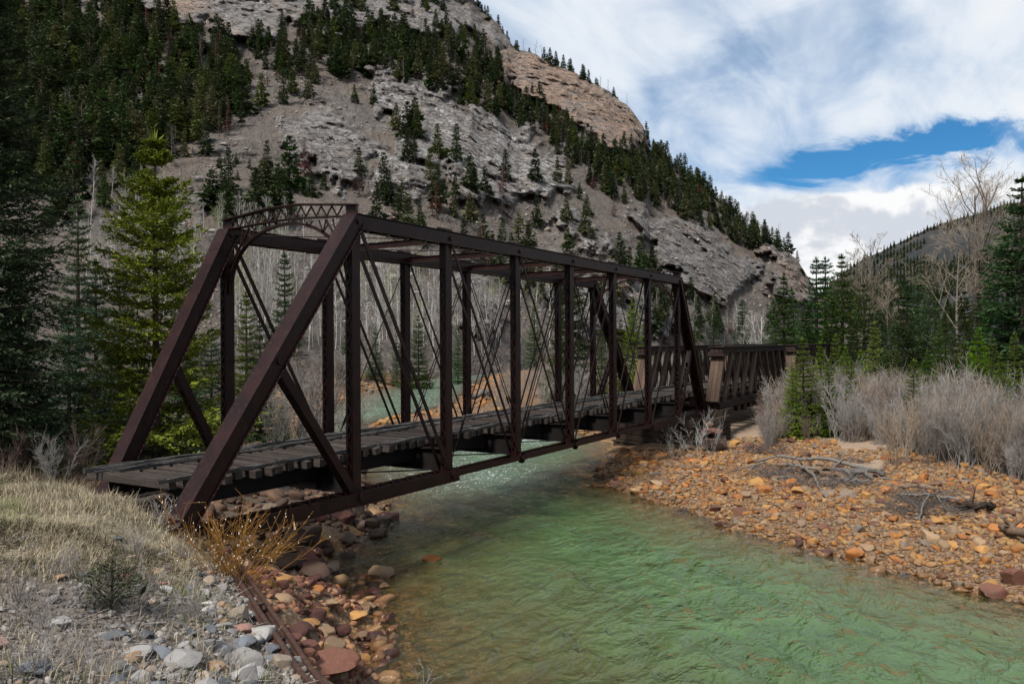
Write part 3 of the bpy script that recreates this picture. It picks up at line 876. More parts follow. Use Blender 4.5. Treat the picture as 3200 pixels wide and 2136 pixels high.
# the back slope that falls away behind the ridge
backs = []
for kk, (dd, dz) in enumerate(((20, -4), (60, -22), (140, -75), (260, -170), (420, -330))):
    q = MP[:, -1].copy()
    hd = q - CAM; hd[:, 2] = 0; hd /= np.linalg.norm(hd, axis=1)[:, None]
    q = q + hd * dd
    q[:, 2] = np.maximum(q[:, 2] + dz, -8)
    backs.append(q)
MPF = np.concatenate([MP] + [b[:, None] for b in backs], 1)
nb = len(backs)
padz = lambda a: np.concatenate([a, np.repeat(a[:, -1:], nb, 1)], 1).ravel()
mm = mesh_np('mountain', MPF.reshape(-1, 3), grid_faces(NU, NV + nb)[:, ::-1], M['mountain'], True, attrs={'rock': padz(rock), 'ochre': padz(ochre), 'pale': padz(pale)})
tag(place('mountain', mm), kind='structure', label='steep rocky mountainside with grey crags and scree')
def on_mtn(u, v):
    """foot point on the mountainside for arrays of sight coordinates"""
    u = np.asarray(u, float); v = np.asarray(v, float)
    i = np.clip(((u - mu[0]) / (mu[1] - mu[0])).astype(int), 0, NU - 2)
    t = np.clip((v - tv_[i]) / (rv[i] - tv_[i]), 0, 1)
    j = np.clip((t * (NV - 1)).astype(int), 0, NV - 2)
    return MP[i, j], MD2[i, j]

# the lower wooded hill far down the valley on the right
HU = np.array([2440, 2520, 2600, 2700, 2800, 2900, 3000, 3100, 3200, 3500, 4200], float)
HV = np.array([1030, 960, 890, 812, 768, 722, 688, 655, 612, 500, 400], float)
hu = np.linspace(2440, 4200, 170)
hv = np.interp(hu, HU, HV) + (fbm(xyz(hu * 0.01, 0 * hu), 4) - 0.5) * 40
NH = 70
ht_ = np.linspace(0, 1, NH)
HDt = 420 + 0 * hu; HDr = np.interp(hu, [2440, 2800, 3200, 4200], [1300, 1600, 1500, 1300])
hd2 = HDt[:, None] + (HDr - HDt)[:, None] * ht_[None] ** 1.2
hv2 = 1085 + (hv - 1085)[:, None] * ht_[None]
HB = mtn_points(hd2, np.broadcast_to(hu[:, None], hd2.shape), hv2)
hd2 = hd2 - (fbm(HB * 0.010, 4) - 0.5) * 90 * sstep(ht_[None], 0, 0.2)
HP = mtn_points(hd2, np.broadcast_to(hu[:, None], hd2.shape), hv2)
hb = []
for dd, dz in ((60, -15), (200, -90), (500, -300)):
    q = HP[:, -1].copy(); hdv = q - CAM; hdv[:, 2] = 0; hdv /= np.linalg.norm(hdv, axis=1)[:, None]
    q = q + hdv * dd; q[:, 2] = np.maximum(q[:, 2] + dz, -8); hb.append(q)
HPF = np.concatenate([HP] + [b[:, None] for b in hb], 1)
hm = mesh_np('hill', HPF.reshape(-1, 3), grid_faces(len(hu), NH + 3)[:, ::-1], M['hill'], True)
tag(place('hill', hm), kind='structure', label='lower wooded hill far down the valley')
# ------------------------------------------------------------------ the iron truss bridge
PN, HT, WT = 4.15, 7.223, 4.911           # panel length, height between chord pins, spacing of the two trusses
SIDES = (dict(y=0.0, out=-1, x0=-1.3, x8=33.2), dict(y=WT, out=1, x0=0.3, x8=35.0))    # the ends are skewed
bridge = empty('truss_bridge', (0, 0, 0))
tag(bridge, 'long rusty maroon iron through-truss railway bridge spanning the river', 'bridge')

def ubase(p0, p1):
    d = np.array(p1, float) - np.array(p0, float)
    L = np.linalg.norm(d)
    return d / L, L
RIV = None
def rivet_mesh(points, normals, r=0.026):
    """low domes in one mesh"""
    vs, fs = [], []
    for p, n in zip(points, normals):
        n = np.array(n, float); n /= np.linalg.norm(n)
        a = np.cross(n, (0.31, 0.77, 0.55)); a /= np.linalg.norm(a); b = np.cross(n, a)
        i0 = len(vs)
        for k in range(6):
            t = k * math.pi / 3
            vs.append(np.array(p) + (a * math.cos(t) + b * math.sin(t)) * r - n * 0.003)
        vs.append(np.array(p) + n * r * 0.75)
        for k in range(6):
            fs.append((i0 + k, i0 + (k + 1) % 6, i0 + 6))
    return mesh_np('rivets', np.array(vs), np.array(fs), M['steel'], True)
def rivets(points, normals, parent, r=0.026):
    o = place('rivets', rivet_mesh(points, normals, r), parent)
    o['kind'] = 'stuff'
    return o
def box_member(name, p0, p1, wd, dp, normal, parent=bridge, plate=0.02, flange=0.10, riv=0.17):
    """built-up chord: cover plate on the normal side, two side channels, open laced underside"""
    d, L = ubase(p0, p1)
    n = np.array(normal, float); n -= d * (n @ d); n /= np.linalg.norm(n)
    s = np.cross(d, n)
    p0, p1 = np.array(p0, float), np.array(p1, float)
    b = MB()
    b.beam(p0 + n * (dp / 2 - plate / 2), p1 + n * (dp / 2 - plate / 2), wd + 0.03, plate, s)
    for q in (-1, 1):
        o = s * q * (wd / 2 - 0.03)
        b.beam(p0 + o - n * plate, p1 + o - n * plate, 0.03, dp - 2 * plate - 0.01, s)
        f = s * q * (wd / 2 - 0.03 + flange / 2 - 0.03) - n * (dp / 2 - 0.01)
        b.beam(p0 + f, p1 + f, flange, 0.018, s)
    ob = b.build(name, M['steel'], parent)
    lac = MB()
    nb = max(2, int(L / 0.42))
    for i in range(nb):
        a0, a1 = p0 + d * (L * i / nb), p0 + d * (L * (i + 1) / nb)
        q = 1 if i % 2 else -1
        lo = -n * (dp / 2 + 0.012)
        lac.beam(a0 + s * q * (wd / 2 - 0.04) + lo, a1 - s * q * (wd / 2 - 0.04) + lo, 0.055, 0.012, np.cross(n, a1 - a0 - 2 * s * q * wd / 2))
    o = lac.build('lacing', M['steel'], ob); o['kind'] = 'stuff'
    pts, nrm = [], []
    for i in range(int(L / riv)):
        c = p0 + d * (riv * (i + 0.5))
        for q in (-1, 1):
            pts.append(c + s * q * (wd / 2 - 0.045) + n * dp / 2); nrm.append(n)
            pts.append(c + s * q * (wd / 2 + 0.025) - n * (dp / 2 - 0.02)); nrm.append(n)
            if i < 6 or i > int(L / riv) - 9:
                pts.append(c + s * q * (wd / 2 - 0.12) + n * dp / 2); nrm.append(n)
    rivets(pts, nrm, ob)
    return ob
def laced_post(name, p0, p1, a, b_, along, across, parent=bridge, pitch=0.25, bar=0.06):
    """two channels (webs facing across) joined by zigzag bars on both other faces"""
    d, L = ubase(p0, p1)
    p0, p1 = np.array(p0, float), np.array(p1, float)
    al, ac = np.array(along, float), np.array(across, float)
    al -= d * (al @ d); al /= np.linalg.norm(al)
    ac = np.cross(d, al)
    mb = MB()
    for q in (-1, 1):
        o = ac * q * (b_ / 2 - 0.008)
        mb.beam(p0 + o, p1 + o, 0.016, a, ac)
        for r_ in (-1, 1):
            f = ac * q * (b_ / 2 - 0.035) + al * r_ * (a / 2 - 0.007)
            mb.beam(p0 + f, p1 + f, 0.052, 0.014, ac)
    for r_ in (-1, 1):
        for e0, e1 in ((0.0, 0.30), (L - 0.75, L)):
            f = al * r_ * (a / 2 + 0.006)
            mb.beam(p0 + d * e0 + f, p0 + d * e1 + f, b_ - 0.01, 0.010, ac)
    ob = mb.build(name, M['steel'], parent)
    lac = MB()
    nb = int((L - 1.05) / pitch)
    pts, nrm = [], []
    for r_ in (-1, 1):
        f = al * r_ * (a / 2 + 0.008)
        for i in range(nb):
            q = 1 if i % 2 else -1
            c0 = p0 + d * (0.30 + pitch * i) + f + ac * q * (b_ / 2 - 0.035)
            c1 = p0 + d * (0.30 + pitch * (i + 1)) + f - ac * q * (b_ / 2 - 0.035)
            lac.beam(c0, c1, 0.010, bar, al)
            pts.append(c0 + al * r_ * 0.006); nrm.append(al * r_)
            if i == nb - 1:
                pts.append(c1 + al * r_ * 0.006); nrm.append(al * r_)
    lo = lac.build('lacing', M['steel'], ob); lo['kind'] = 'stuff'
    rivets(pts, nrm, ob, 0.03)
    return ob
def eyebar(p0, p1, h_, th, y, parent=bridge, name='eyebar', eye=1.9):
    p0, p1 = np.array(p0, float), np.array(p1, float)
    p0[1] = p1[1] = y
    mb = MB()
    mb.beam(p0, p1, th, h_, (0, 1, 0))
    if eye:
        for p in (p0, p1):
            mb.disc(p, (0, 1.0, 0), h_ * eye / 2 + 0.03, th + 0.006, 14)
    return mb.build(name, M['steel'], parent)

DIAG_A = 0.10
for S in SIDES:
    y, out = S['y'], S['out']
    L = [np.array((x, y, 0.0)) for x in [S['x0']] + [PN * i for i in range(1, 8)] + [S['x8']]]
    U = [None] + [np.array((PN * i, y, HT)) for i in range(1, 8)]
    # inclined end posts and the top chord share one box section, joined at the hips
    for l, u_, sx in ((L[0], U[1], -1), (L[8], U[7], 1)):
        d, ln = ubase(l, u_)
        nrm = np.array((sx * d[2], 0, -sx * d[0] * 1.0)); nrm = np.array((-d[2], 0, d[0])) * (1 if sx < 0 else -1)
        ob = box_member('end_post', l - d * 0.12, u_ + d * 0.10, 0.46, 0.40, nrm)
        pin = MB(); pin.disc((l + u_) / 2 + np.array((0, out * 0.235, 0)), (0, 1.0, 0), 0.075, 0.07, 14)
        pin.build('pin', M['steel'], ob)
        mid = (l + u_) / 2
        foot = L[1] if sx < 0 else L[7]
        dd, _ = ubase(foot, mid)
        laced_post('brace_strut', foot + dd * 0.1, mid - dd * 0.18, 0.22, 0.26, (dd[2], 0, -dd[0]), (0, 1, 0), pitch=0.24)
        sh = MB()
        sh.box((l[0] - 0.45, y - 0.32, -0.34), (l[0] + 0.45, y + 0.32, -0.26))
        for q in (-0.2, 0.2):
            sh.box((l[0] - 0.28, y + q - 0.015, -0.26), (l[0] + 0.28, y + q + 0.015, 0.10))
        sh.build('bearing_shoe', M['steel'], bridge)
    tc_ = box_member('top_chord', U[1] + np.array((-0.02, 0, 0)), U[7] + np.array((0.02, 0, 0)), 0.44, 0.40, (0, 0, 1))
    for i in range(1, 8):
        for q in (-1, 1):
            up_ = MB()
            up_.disc(U[i] + np.array((0, q * 0.235, -0.02)), (0, 1.0, 0), 0.07, 0.06, 12)
            up_.build('pin', M['steel'], tc_)
        if 1 < i < 7:
            sp = MB()
            for q in (-0.35, 0.30):
                for zz in (-0.1, 0.0, 0.1):
                    sp.box((U[i][0] + q - 0.06, y + out * 0.222, HT + zz - 0.03), (U[i][0] + q + 0.06, y + out * 0.232, HT + zz + 0.03))
            cap = MB()
            cap.box((U[i][0] - 0.20, y - 0.16, HT + 0.203), (U[i][0] + 0.20, y + 0.16, HT + 0.225))
            cap.tube([(U[i][0] - 0.42, y + out * 0.02, HT + 0.27), (U[i][0] + 0.05, y + out * 0.02, HT + 0.27)], 0.045, 8)
            cap.box((U[i][0] - 0.05, y - 0.10, HT + 0.225), (U[i][0] + 0.22, y + 0.10, HT + 0.29))
            cap.build('cap_casting', M['steel'], tc_)
    for i in range(1, 8):
        laced_post('post', L[i] + np.array((0, 0, -0.05)), U[i] + np.array((0, 0, -0.19)), 0.31, 0.24, (1, 0, 0), (0, 1, 0))
        pn = MB()
        pn.disc(L[i], (0, 1.0, 0), 0.065, 0.66, 12)
        for q in (-1, 1):
            pn.disc(L[i] + np.array((0, q * 0.31, 0)), (0, 1.0, 0), 0.11, 0.05, 12)
        pn.build('pin', M['steel'], bridge)
    # stiff laced bottom chord in the two end panels, eyebars between
    for a, b in ((0, 1), (1, 2), (6, 7), (7, 8)):
        p0, p1 = L[a].copy(), L[b].copy()
        if b == 2: p1[0] += 0.32
        if a == 6: p0[0] -= 0.12
        if a == 0: p0[0] -= 0.2
        mb = MB()
        for q in (-1, 1):
            yy = y + q * 0.255
            mb.box((p0[0], yy - 0.01, -0.19), (p1[0], yy + 0.01, 0.13))
            for zz in (-0.19, 0.118):
                mb.box((p0[0], yy - (0.085 if q > 0 else -0.0103), zz), (p1[0], yy + (0.085 if q < 0 else -0.0103), zz + 0.012))
        for zz in (-0.202,):
            for q in (-1, 1):
                mb.box((p0[0], y + q * 0.285 - 0.05, zz), (p1[0], y + q * 0.285 + 0.05, zz + 0.011))
        ob = mb.build('bottom_chord', M['steel'], bridge)
        lac = MB()
        n_ = int((p1[0] - p0[0]) / 0.62)
        st = (p1[0] - p0[0]) / n_
        for i in range(n_):
            xx = p0[0] + st * i
            lac.beam((xx, y - 0.25, 0.138), (xx, y + 0.25, 0.138), 0.075, 0.012, (1, 0, 0))
            for q in (-1, 1):
                lac.beam((xx + 0.05, y - 0.25 * q, 0.151 + 0.004 * q), (xx + st - 0.05, y + 0.25 * q, 0.151 + 0.004 * q), 0.035, 0.008, (0, 1, 0))
        lac.build('lacing', M['steel'], ob)['kind'] = 'stuff'
        rp, rn = [], []
        for i in range(int((p1[0] - p0[0]) / 0.3)):
            rp.append((p0[0] + 0.15 + 0.3 * i, y - 0.30, -0.188)); rn.append((0, -1, 0.3))
        rivets(rp, rn, ob, 0.025)
    for a in range(2, 6):
        wide = 0.15 if a in (2, 5) else 0.17
        for yy in (-0.27, -0.20, 0.20, 0.27):
            eyebar(L[a], L[a + 1], wide, 0.028, y + yy)
    # main diagonals fall towards the middle, slender counters cross them in the central panels
    for a, b, hh in ((1, 2, 0.12), (2, 3, 0.095), (3, 4, 0.075), (7, 6, 0.12), (6, 5, 0.095), (5, 4, 0.075)):
        for q in (-0.165, 0.165):
            eyebar(U[a], L[b], hh, 0.03, y + q, name='diagonal_bar', eye=1.4)
    for a, b in ((4, 3), (4, 5), (3, 2), (5, 6)):
        for q in ((-0.06, 0.06) if a == 4 else (-0.05,)):
            mb = MB()
            p0, p1 = U[a] + np.array((0, q, -0.1)), L[b] + np.array((0, q, 0.08))
            mb.tube([p0, p1], 0.02, 6)
            ob = mb.build('counter_rod', M['steel'], bridge)
            d, ln = ubase(p1, p0)
            tb = MB()
            c = p1 + d * 1.5
            s_ = np.array((d[2], 0, -d[0]))
            loop = [c - d * 0.22, c - d * 0.17 + s_ * 0.045, c + d * 0.17 + s_ * 0.045, c + d * 0.22, c + d * 0.17 - s_ * 0.045, c - d * 0.17 - s_ * 0.045, c - d * 0.22]
            tb.tube(loop, 0.014, 5)
            tb.build('turnbuckle', M['steel'], ob)
# portal frames: cambered lattice strut over the hips with a round-arched brace below it
yc = WT / 2
for xp, sx in ((PN, -1), (PN * 7, 1)):
    st = MB()
    z0 = HT + 0.14
    yl, yr = -0.12, WT + 0.12
    def camber(y_): return 0.20 * max(0.0, 1 - abs(y_ - yc) / (yc - 0.15))
    seg = [(-0.12), 0.55, yc - 0.55, yc + 0.55, WT - 0.55, WT + 0.12]
    cz = lambda y_: 0.19 * min(1.0, max(0.0, (1 - abs(y_ - yc) / (yc + 0.1)) / 0.76))
    for i in range(len(seg) - 1):
        a, b = seg[i], seg[i + 1]
        for zz, wd in ((z0 + 0.29, 0.26), (z0, 0.20)):
            k_ = 1.0 if zz > z0 else 0.55
            st.beam((xp, a, zz + cz(a) * k_), (xp, b, zz + cz(b) * k_), wd, 0.03, (1, 0, 0))
    for yy in (yl + 0.14, yr - 0.14):
        st.beam((xp, yy - 0.2, z0 + 0.17), (xp, yy + 0.2, z0 + 0.17), 0.02, 0.30, (1, 0, 0))
    po = st.build('portal_strut', M['steel'], bridge)
    lac = MB()
    n_ = 22
    for i in range(n_):
        a = 0.35 + (WT - 0.7) * i / n_; b = 0.35 + (WT - 0.7) * (i + 1) / n_
        za, zb = (z0, z0 + 0.27) if i % 2 else (z0 + 0.27, z0)
        lac.beam((xp, a, za + cz(a) * 0.8), (xp, b, zb + cz(b) * 0.8), 0.02, 0.045, (1, 0, 0))
    lac.build('lacing', M['steel'], po)['kind'] = 'stuff'
    ar = MB()
    pts = []
    for i in range(25):
        t = math.pi * i / 24
        yy = yc - (yc - 0.16) * math.cos(t)
        zz = HT - 1.75 + 1.86 * math.sin(t) ** 0.85
        pts.append((xp, yy, zz))
    for a, b in zip(pts[:-1], pts[1:]):
        ar.beam(a, b, 0.16, 0.03, (1, 0, 0))
        ar.beam(np.array(a) + (0, 0, 0.03), np.array(b) + (0, 0, 0.03), 0.02, 0.07, (1, 0, 0))
    ao = ar.build('arch_brace', M['steel'], bridge)
    sp = MB()
    for sgn in (-1, 1):
        for k_ in range(2):
            # spandrel chord from the strut down to the post, and its cross lattice
            p0 = np.array((xp, yc + sgn * (yc - 0.95), HT + 0.12)); p1 = np.array((xp, yc + sgn * (yc - 0.10), HT - 1.0))
            if k_ == 0:
                sp.beam(p0, p1, 0.07, 0.03, (1, 0, 0))
        for i in range(6):
            t0 = 0.10 + 0.14 * i
            a = p0 + (p1 - p0) * t0
            ia = min(pts[2:11] if sgn < 0 else pts[14:23], key=lambda q: abs(q[2] - a[2] + 0.25 * (1 if i % 2 else -1) + 0.25) + 0.6 * abs(q[1] - a[1]))
            sp.beam(a, ia, 0.02, 0.04, (1, 0, 0))
        for i in range(5):
            a = np.array((xp, yc + sgn * (yc - 1.25 + 0.0 * i - 0.25 * i + 0.55), HT + 0.13))
            ia = min(pts[2:23], key=lambda q: (q[1] - a[1] + sgn * 0.22 * (1 if i % 2 else -1)) ** 2)
            sp.beam(a, ia, 0.02, 0.04, (1, 0, 0))
    sp.build('lacing', M['steel'], ao)['kind'] = 'stuff'
# overhead struts and crossed lateral rods
for i in range(2, 7):
    mb = MB()
    x = PN * i
    for zz in (HT + 0.05, HT - 0.13):
        mb.beam((x, 0.2, zz), (x, WT - 0.2, zz), 0.12, 0.012, (1, 0, 0))
    mb.beam((x, 0.2, HT - 0.04), (x, WT - 0.2, HT - 0.04), 0.014, 0.17, (1, 0, 0))
    mb.build('top_strut', M['steel'], bridge)
for i in range(1, 7):
    for q in (0, 1):
        mb = MB()
        a, b = (0.18, WT - 0.18) if q else (WT - 0.18, 0.18)
        mb.tube([(PN * i, a, HT - 0.02 + 0.05 * q), (PN * (i + 1), b, HT - 0.02 + 0.05 * q)], 0.017, 6)
        mb.build('lateral_rod', M['steel'], bridge)
# floor beams, stringers, bottom laterals
for i in range(1, 8):
    x = PN * i
    mb = MB()
    mb.box((x - 0.008, 0.135, 0.10), (x + 0.008, WT - 0.135, 0.74))
    for zz in (0.085, 0.74):
        mb.box((x - 0.13, 0.135, zz), (x + 0.13, WT - 0.135, zz + 0.02))
    mb.box((x - 0.15, 0.135, 0.76), (x + 0.15, 0.72, 0.775))
    mb.build('floor_beam', M['girder'], bridge)
for yy in (1.25, WT - 1.25):
    for i in range(0, 8):
        a = PN * i if i else -1.25 + (0.9 if yy > 2 else 0)
        b = PN * (i + 1)
        mb = MB()
        mb.box((a + 0.012, yy - 0.008, 0.38), (b - 0.012, yy + 0.008, 0.775))
        for zz in (0.365, 0.775):
            mb.box((a + 0.012, yy - 0.10, zz), (b - 0.012, yy + 0.10, zz + 0.018))
        mb.build('stringer', M['girder'], bridge)
for i in range(1, 7):
    for q in (0, 1):
        a, b = (0.25, WT - 0.25) if q else (WT - 0.25, 0.25)
        mb = MB()
        p0, p1 = np.array((PN * i, a, 0.12 + 0.05 * q)), np.array((PN * (i + 1), b, 0.12 + 0.05 * q))
        mb.tube([p0, p1], 0.022, 6)
        ob = mb.build('lateral_rod', M['girder'], bridge)
        d, ln = ubase(p0, p1)
        tb = MB()
        for t in (0.22, 0.8):
            c = p0 + (p1 - p0) * t
            tb = MB()
            tb.beam(c - d * 0.24, c + d * 0.24, 0.03, 0.09, (0, 0, 1))
            tb.build('turnbuckle', M['girder'], ob)
# cross ties, and the split guard timbers that lie along them
ty0, ty1 = 0.82, WT - 0.80
tie_me = []
for k_ in range(4):
    b = MB(); b.box((-0.105, -(ty1 - ty0) / 2, -0.1), (0.105, (ty1 - ty0) / 2, 0.1))
    me = b.mesh('cross_tie', M['tie'])
    co = np.array([v.co[:] for v in me.vertices])
    co += np.random.default_rng(k_).normal(0, 0.008, co.shape)
    me.vertices.foreach_set('co', co.ravel().astype(np.float32)); me.update()
    tie_me.append(me)
nties = 89
for i in range(nties):
    t = i / (nties - 1)
    x0, x1 = -0.45, 35.6
    x = x0 + (x1 - x0) * t
    o = place('cross_tie', tie_me[i % 4], bridge, (x + rng.normal(0, 0.035), (ty0 + ty1) / 2 + rng.normal(0, 0.10), 0.900 + rng.normal(0, 0.014)), (rng.normal(0, 0.009), rng.normal(0, 0.06), rng.normal(0, 0.02)), (0.78 + 0.35 * rng.random(), 0.96 + 0.06 * rng.random(), 0.9 + 0.15 * rng.random()))
    if x < 1:
        o.location.y += 0.2 * (1 - x) / 3
def split_timber(length, w_, h_, seed, rough=1.0):
    """weathered plank with splintered, uneven edges"""
    r = np.random.default_rng(seed)
    n = max(6, int(length / 0.42))
    xs = np.linspace(0, length, n)
    vs, fs = [], []
    for i, x in enumerate(xs):
        e = (0.35 if i in (0, n - 1) else 1.0)
        jw = w_ / 2 * (0.55 + 0.5 * r.random()) * e
        for sy, sz in ((-1, 0), (-1, 1), (-0.3, 1), (0.25, 1), (1, 1), (1, 0)):
            dz = h_ * sz * (1 - 0.55 * rough * r.random() * sz)
            if sy in (-0.3, 0.25): dz = h_ * (0.55 + 0.6 * r.random())
            vs.append((x + r.normal(0, 0.02), sy * jw * (1 - 0.15 * rough * r.random()), dz))
    for i in range(n - 1):
        for k in range(6):
            fs.append((i * 6 + k, i * 6 + (k + 1) % 6, (i + 1) * 6 + (k + 1) % 6, (i + 1) * 6 + k))
    me = bpy.data.meshes.new('guard_timber')
    me.from_pydata(vs, [], fs + [tuple(range(6)), tuple((n - 1) * 6 + k for k in range(6))[::-1]])
    me.materials.append(M['guard'])
    me.update()
    return me
gid = 0
for yy, w_, hh, start, rough in ((1.02, 0.20, 0.12, -0.9, 1.0), (1.55, 0.17, 0.09, 1.4, 1.2), (3.30, 0.18, 0.10, -0.5, 1.3), (3.88, 0.19, 0.13, -0.85, 1.1), (3.62, 0.13, 0.07, -0.7, 1.4)):
    x = start
    while x < 35.3:
        ln = 3.0 + 2.4 * rng.random()
        if x + ln > 35.6: ln = 35.6 - x
        if not (w_ < 0.15 and rng.random() < 0.45) and not (abs(yy - 1.55) < 0.01 and rng.random() < 0.3):
            place('guard_timber', split_timber(ln - 0.04, w_, hh, gid, rough if x < 22 else 0.5), bridge, (x, yy + rng.normal(0, 0.03), 1.0), (0, rng.normal(0, 0.003), rng.normal(0, 0.008)))
        gid += 1
        x += ln
# thin cable slung between the first posts of the far truss
mb = MB()
mb.tube([(2.3 + (PN - 2.3) * t, WT - 0.25 + 0.1 * t, 3.52 - 0.10 * math.sin(math.pi * t)) for t in np.linspace(0, 1, 9)], 0.014, 5)
mb.tube([(PN + 2.6 * t, WT - 0.15 - 0.5 * t, 3.52 + 0.14 * t) for t in np.linspace(0, 1, 5)], 0.014, 5)
mb.build('cable', M['girder'], bridge)

# ------------------------------------------------------------------ timber pony-truss spans beyond it
def timber_span(xa, xb, skew, label):
    t = empty('timber_truss_bridge', (0, 0, 0))
    tag(t, label, 'bridge', 'timber truss spans beyond the iron bridge')
    for y, sk, outw in ((-0.42, 0.0, -1), (5.35, skew, 1)):
        a, b = xa + sk, xb + sk
        zb0, zb1, zt0, zt1 = 0.10, 0.52, 3.32, 3.66
        for q in (-0.25, 0.0, 0.25):
            m_ = MB(); m_.box((a + 0.5, y + q - 0.115, zb0), (b - 0.2, y + q + 0.115, zb1)); m_.build('bottom_chord', M['chord'], t, bevel=0.015)
            m_ = MB(); m_.box((a + 0.95, y + q - 0.118, zt0), (b - 0.95, y + q + 0.118, zt1)); m_.build('top_chord', M['chord'], t, bevel=0.015)
        m_ = MB(); m_.box((a + 0.85, y - 0.46, zt1 + 0.003), (b - 0.85, y + 0.46, zt1 + 0.06)); m_.build('cap_board', M['chord'], t)
        for e, s_ in ((a, 1), (b, -1)):
            m_ = MB(); m_.box((min(e + s_ * 0.85, e + s_ * 1.9), y - 0.48, zt0 - 0.16), (max(e + s_ * 0.85, e + s_ * 1.9), y + 0.48, zt0 - 0.005)); m_.build('bolster_block', M['chord'], t)
            m_ = MB(); m_.box((min(e + s_ * 1.0, e + s_ * 1.42), y - 0.40, zb1 + 0.004), (max(e + s_ * 1.0, e + s_ * 1.42), y + 0.40, zb1 + 0.32)); m_.build('bolster_block', M['chord'], t)
            for q in (-0.255, 0.0, 0.255):
                m_ = MB(); m_.beam((e + s_ * 0.15, y + q, 0.50), (e + s_ * 1.42, y + q, zt0 - 0.14), 0.245, 0.30, (0, 1, 0))
                m_.build('end_brace', M['brace'], t, bevel=0.012)
        n = 8
        p = (b - a - 3.0) / n
        for i in range(n):
            x0 = a + 1.5 + p * i
            s_ = 1 if i < n / 2 else -1
            xs, xe = (x0, x0 + p) if s_ > 0 else (x0 + p, x0)
            for q in (-0.26, 0.26):
                m_ = MB(); m_.beam((xs, y + q, zb1 - 0.06), (xe - s_ * 0.35, y + q, zt0 - 0.005), 0.215, 0.30, (0, 1, 0))
                m_.build('brace', M['brace'], t, bevel=0.01)
            m_ = MB(); m_.beam((xe - s_ * 0.1, y, zb1 - 0.05), (xs + s_ * 0.25, y, zt0 - 0.005), 0.20, 0.22, (0, 1, 0)); m_.build('counter_brace', M['brace'], t, bevel=0.01)
            m_ = MB(); m_.box((x0 + p - 0.24, y - 0.44, zb1 + 0.003), (x0 + p + 0.20, y + 0.44, zb1 + 0.24)); m_.build('angle_block', M['chord'], t)
            for q in (-0.12, 0.12):
                m_ = MB(); m_.tube([(x0 + p - 0.02, y + q, zb0 - 0.05), (x0 + p - 0.02, y + q, zt1 + 0.10)], 0.022, 6); m_.build('tie_rod', M['girder'], t)
    for i in range(12):
        x = xa + 1.2 + (xb - xa - 2.0) * i / 11
        m_ = MB(); m_.beam((x, -0.85, -0.08), (x + skew, 5.8, -0.08), 0.28, 0.34, (1, 0, 0)); m_.build('floor_beam', M['chord'], t)
    for yy in (1.2, 3.7):
        m_ = MB(); m_.box((xa + 0.6, yy - 0.15, 0.34), (xb, yy + 0.15, 0.79)); m_.build('stringer', M['chord'], t)
    nt = int((xb - xa - 1.0) / 0.42)
    for i in range(nt):
        place('cross_tie', tie_me[i % 4], t, (xa + 2.4 + 0.42 * i, 2.46 + rng.normal(0, 0.04), 0.903), (0, 0, rng.normal(0, 0.012)))
    for yy in (1.02, 3.88):
        m_ = MB(); m_.box((xa + 2.4, yy - 0.09, 1.005), (xb, yy + 0.09, 1.14)); m_.build('guard_timber', M['guard'], t)
    return t
timber_span(33.55, 51.6, 2.9, 'brown timber truss span joined to the far end of the iron bridge')
timber_span(52.9, 70.5, 2.9, 'farther timber truss span with a pale end brace half hidden by a young spruce')

# ------------------------------------------------------------------ pier and abutment
pier = empty('timber_crib_pier', (0, 0, 0))
tag(pier, 'dark timber crib pier standing in the water under the far end of the iron bridge', 'pier')
ang = math.atan2(1.8, WT)
def skx(y): return 32.5 + 1.8 * y / WT
zz = WL - 0.9
row = 0
while zz < -0.5:
    hgt = 0.36 if row else 0.95
    for xo in (0.0, 2.6):
        m_ = MB(); m_.beam((skx(-1.0) + xo - (0.15 if row < 2 else 0), -1.0, zz + hgt / 2), (skx(5.9) + xo - (0.15 if row < 2 else 0), 5.9, zz + hgt / 2), 0.36, hgt - 0.025, (1, 0, 0)); m_.build('timber', M['crib'], pier, bevel=0.02)
    for yy in (-1.0, 5.9):
        m_ = MB(); m_.box((skx(yy) + 0.12, yy - 0.19, zz + 0.01), (skx(yy) + 2.6, yy + 0.19, zz + hgt - 0.02)); m_.build('timber', M['crib'], pier, bevel=0.02)
    zz += hgt
    row += 1
for i in range(13):     # squared blocks along the waterline
    yy = 5.75 - 0.52 * i
    m_ = MB(); m_.box((skx(yy) - 0.42, yy - 0.245, WL - 0.5), (skx(yy) - 0.20, yy + 0.245, WL + 0.30)); m_.build('facing_block', M['crib'], pier, bevel=0.02)
m_ = MB(); m_.beam((skx(-1.3) - 0.30, -1.3, WL + 0.34), (skx(6.1) - 0.30, 6.1, WL + 0.34), 0.40, 0.08, (1, 0, 0)); m_.build('sill', M['crib'], pier)
for q in (0.25, 1.0, 1.75):
    m_ = MB(); m_.beam((skx(-1.1) + q, -1.1, -0.415), (skx(6.0) + q, 6.0, -0.415), 0.5, 0.14, (1, 0, 0)); m_.build('cap_timber', M['crib'], pier, bevel=0.02)
m_ = MB(); m_.box((33.9, -0.95, -0.34), (35.9, 0.2, 0.08)); m_.build('bolster_block', M['crib'], pier, bevel=0.02)
m_ = MB(); m_.box((35.9, 4.9, -0.34), (38.6, 5.9, 0.08)); m_.build('bolster_block', M['crib'], pier, bevel=0.02)
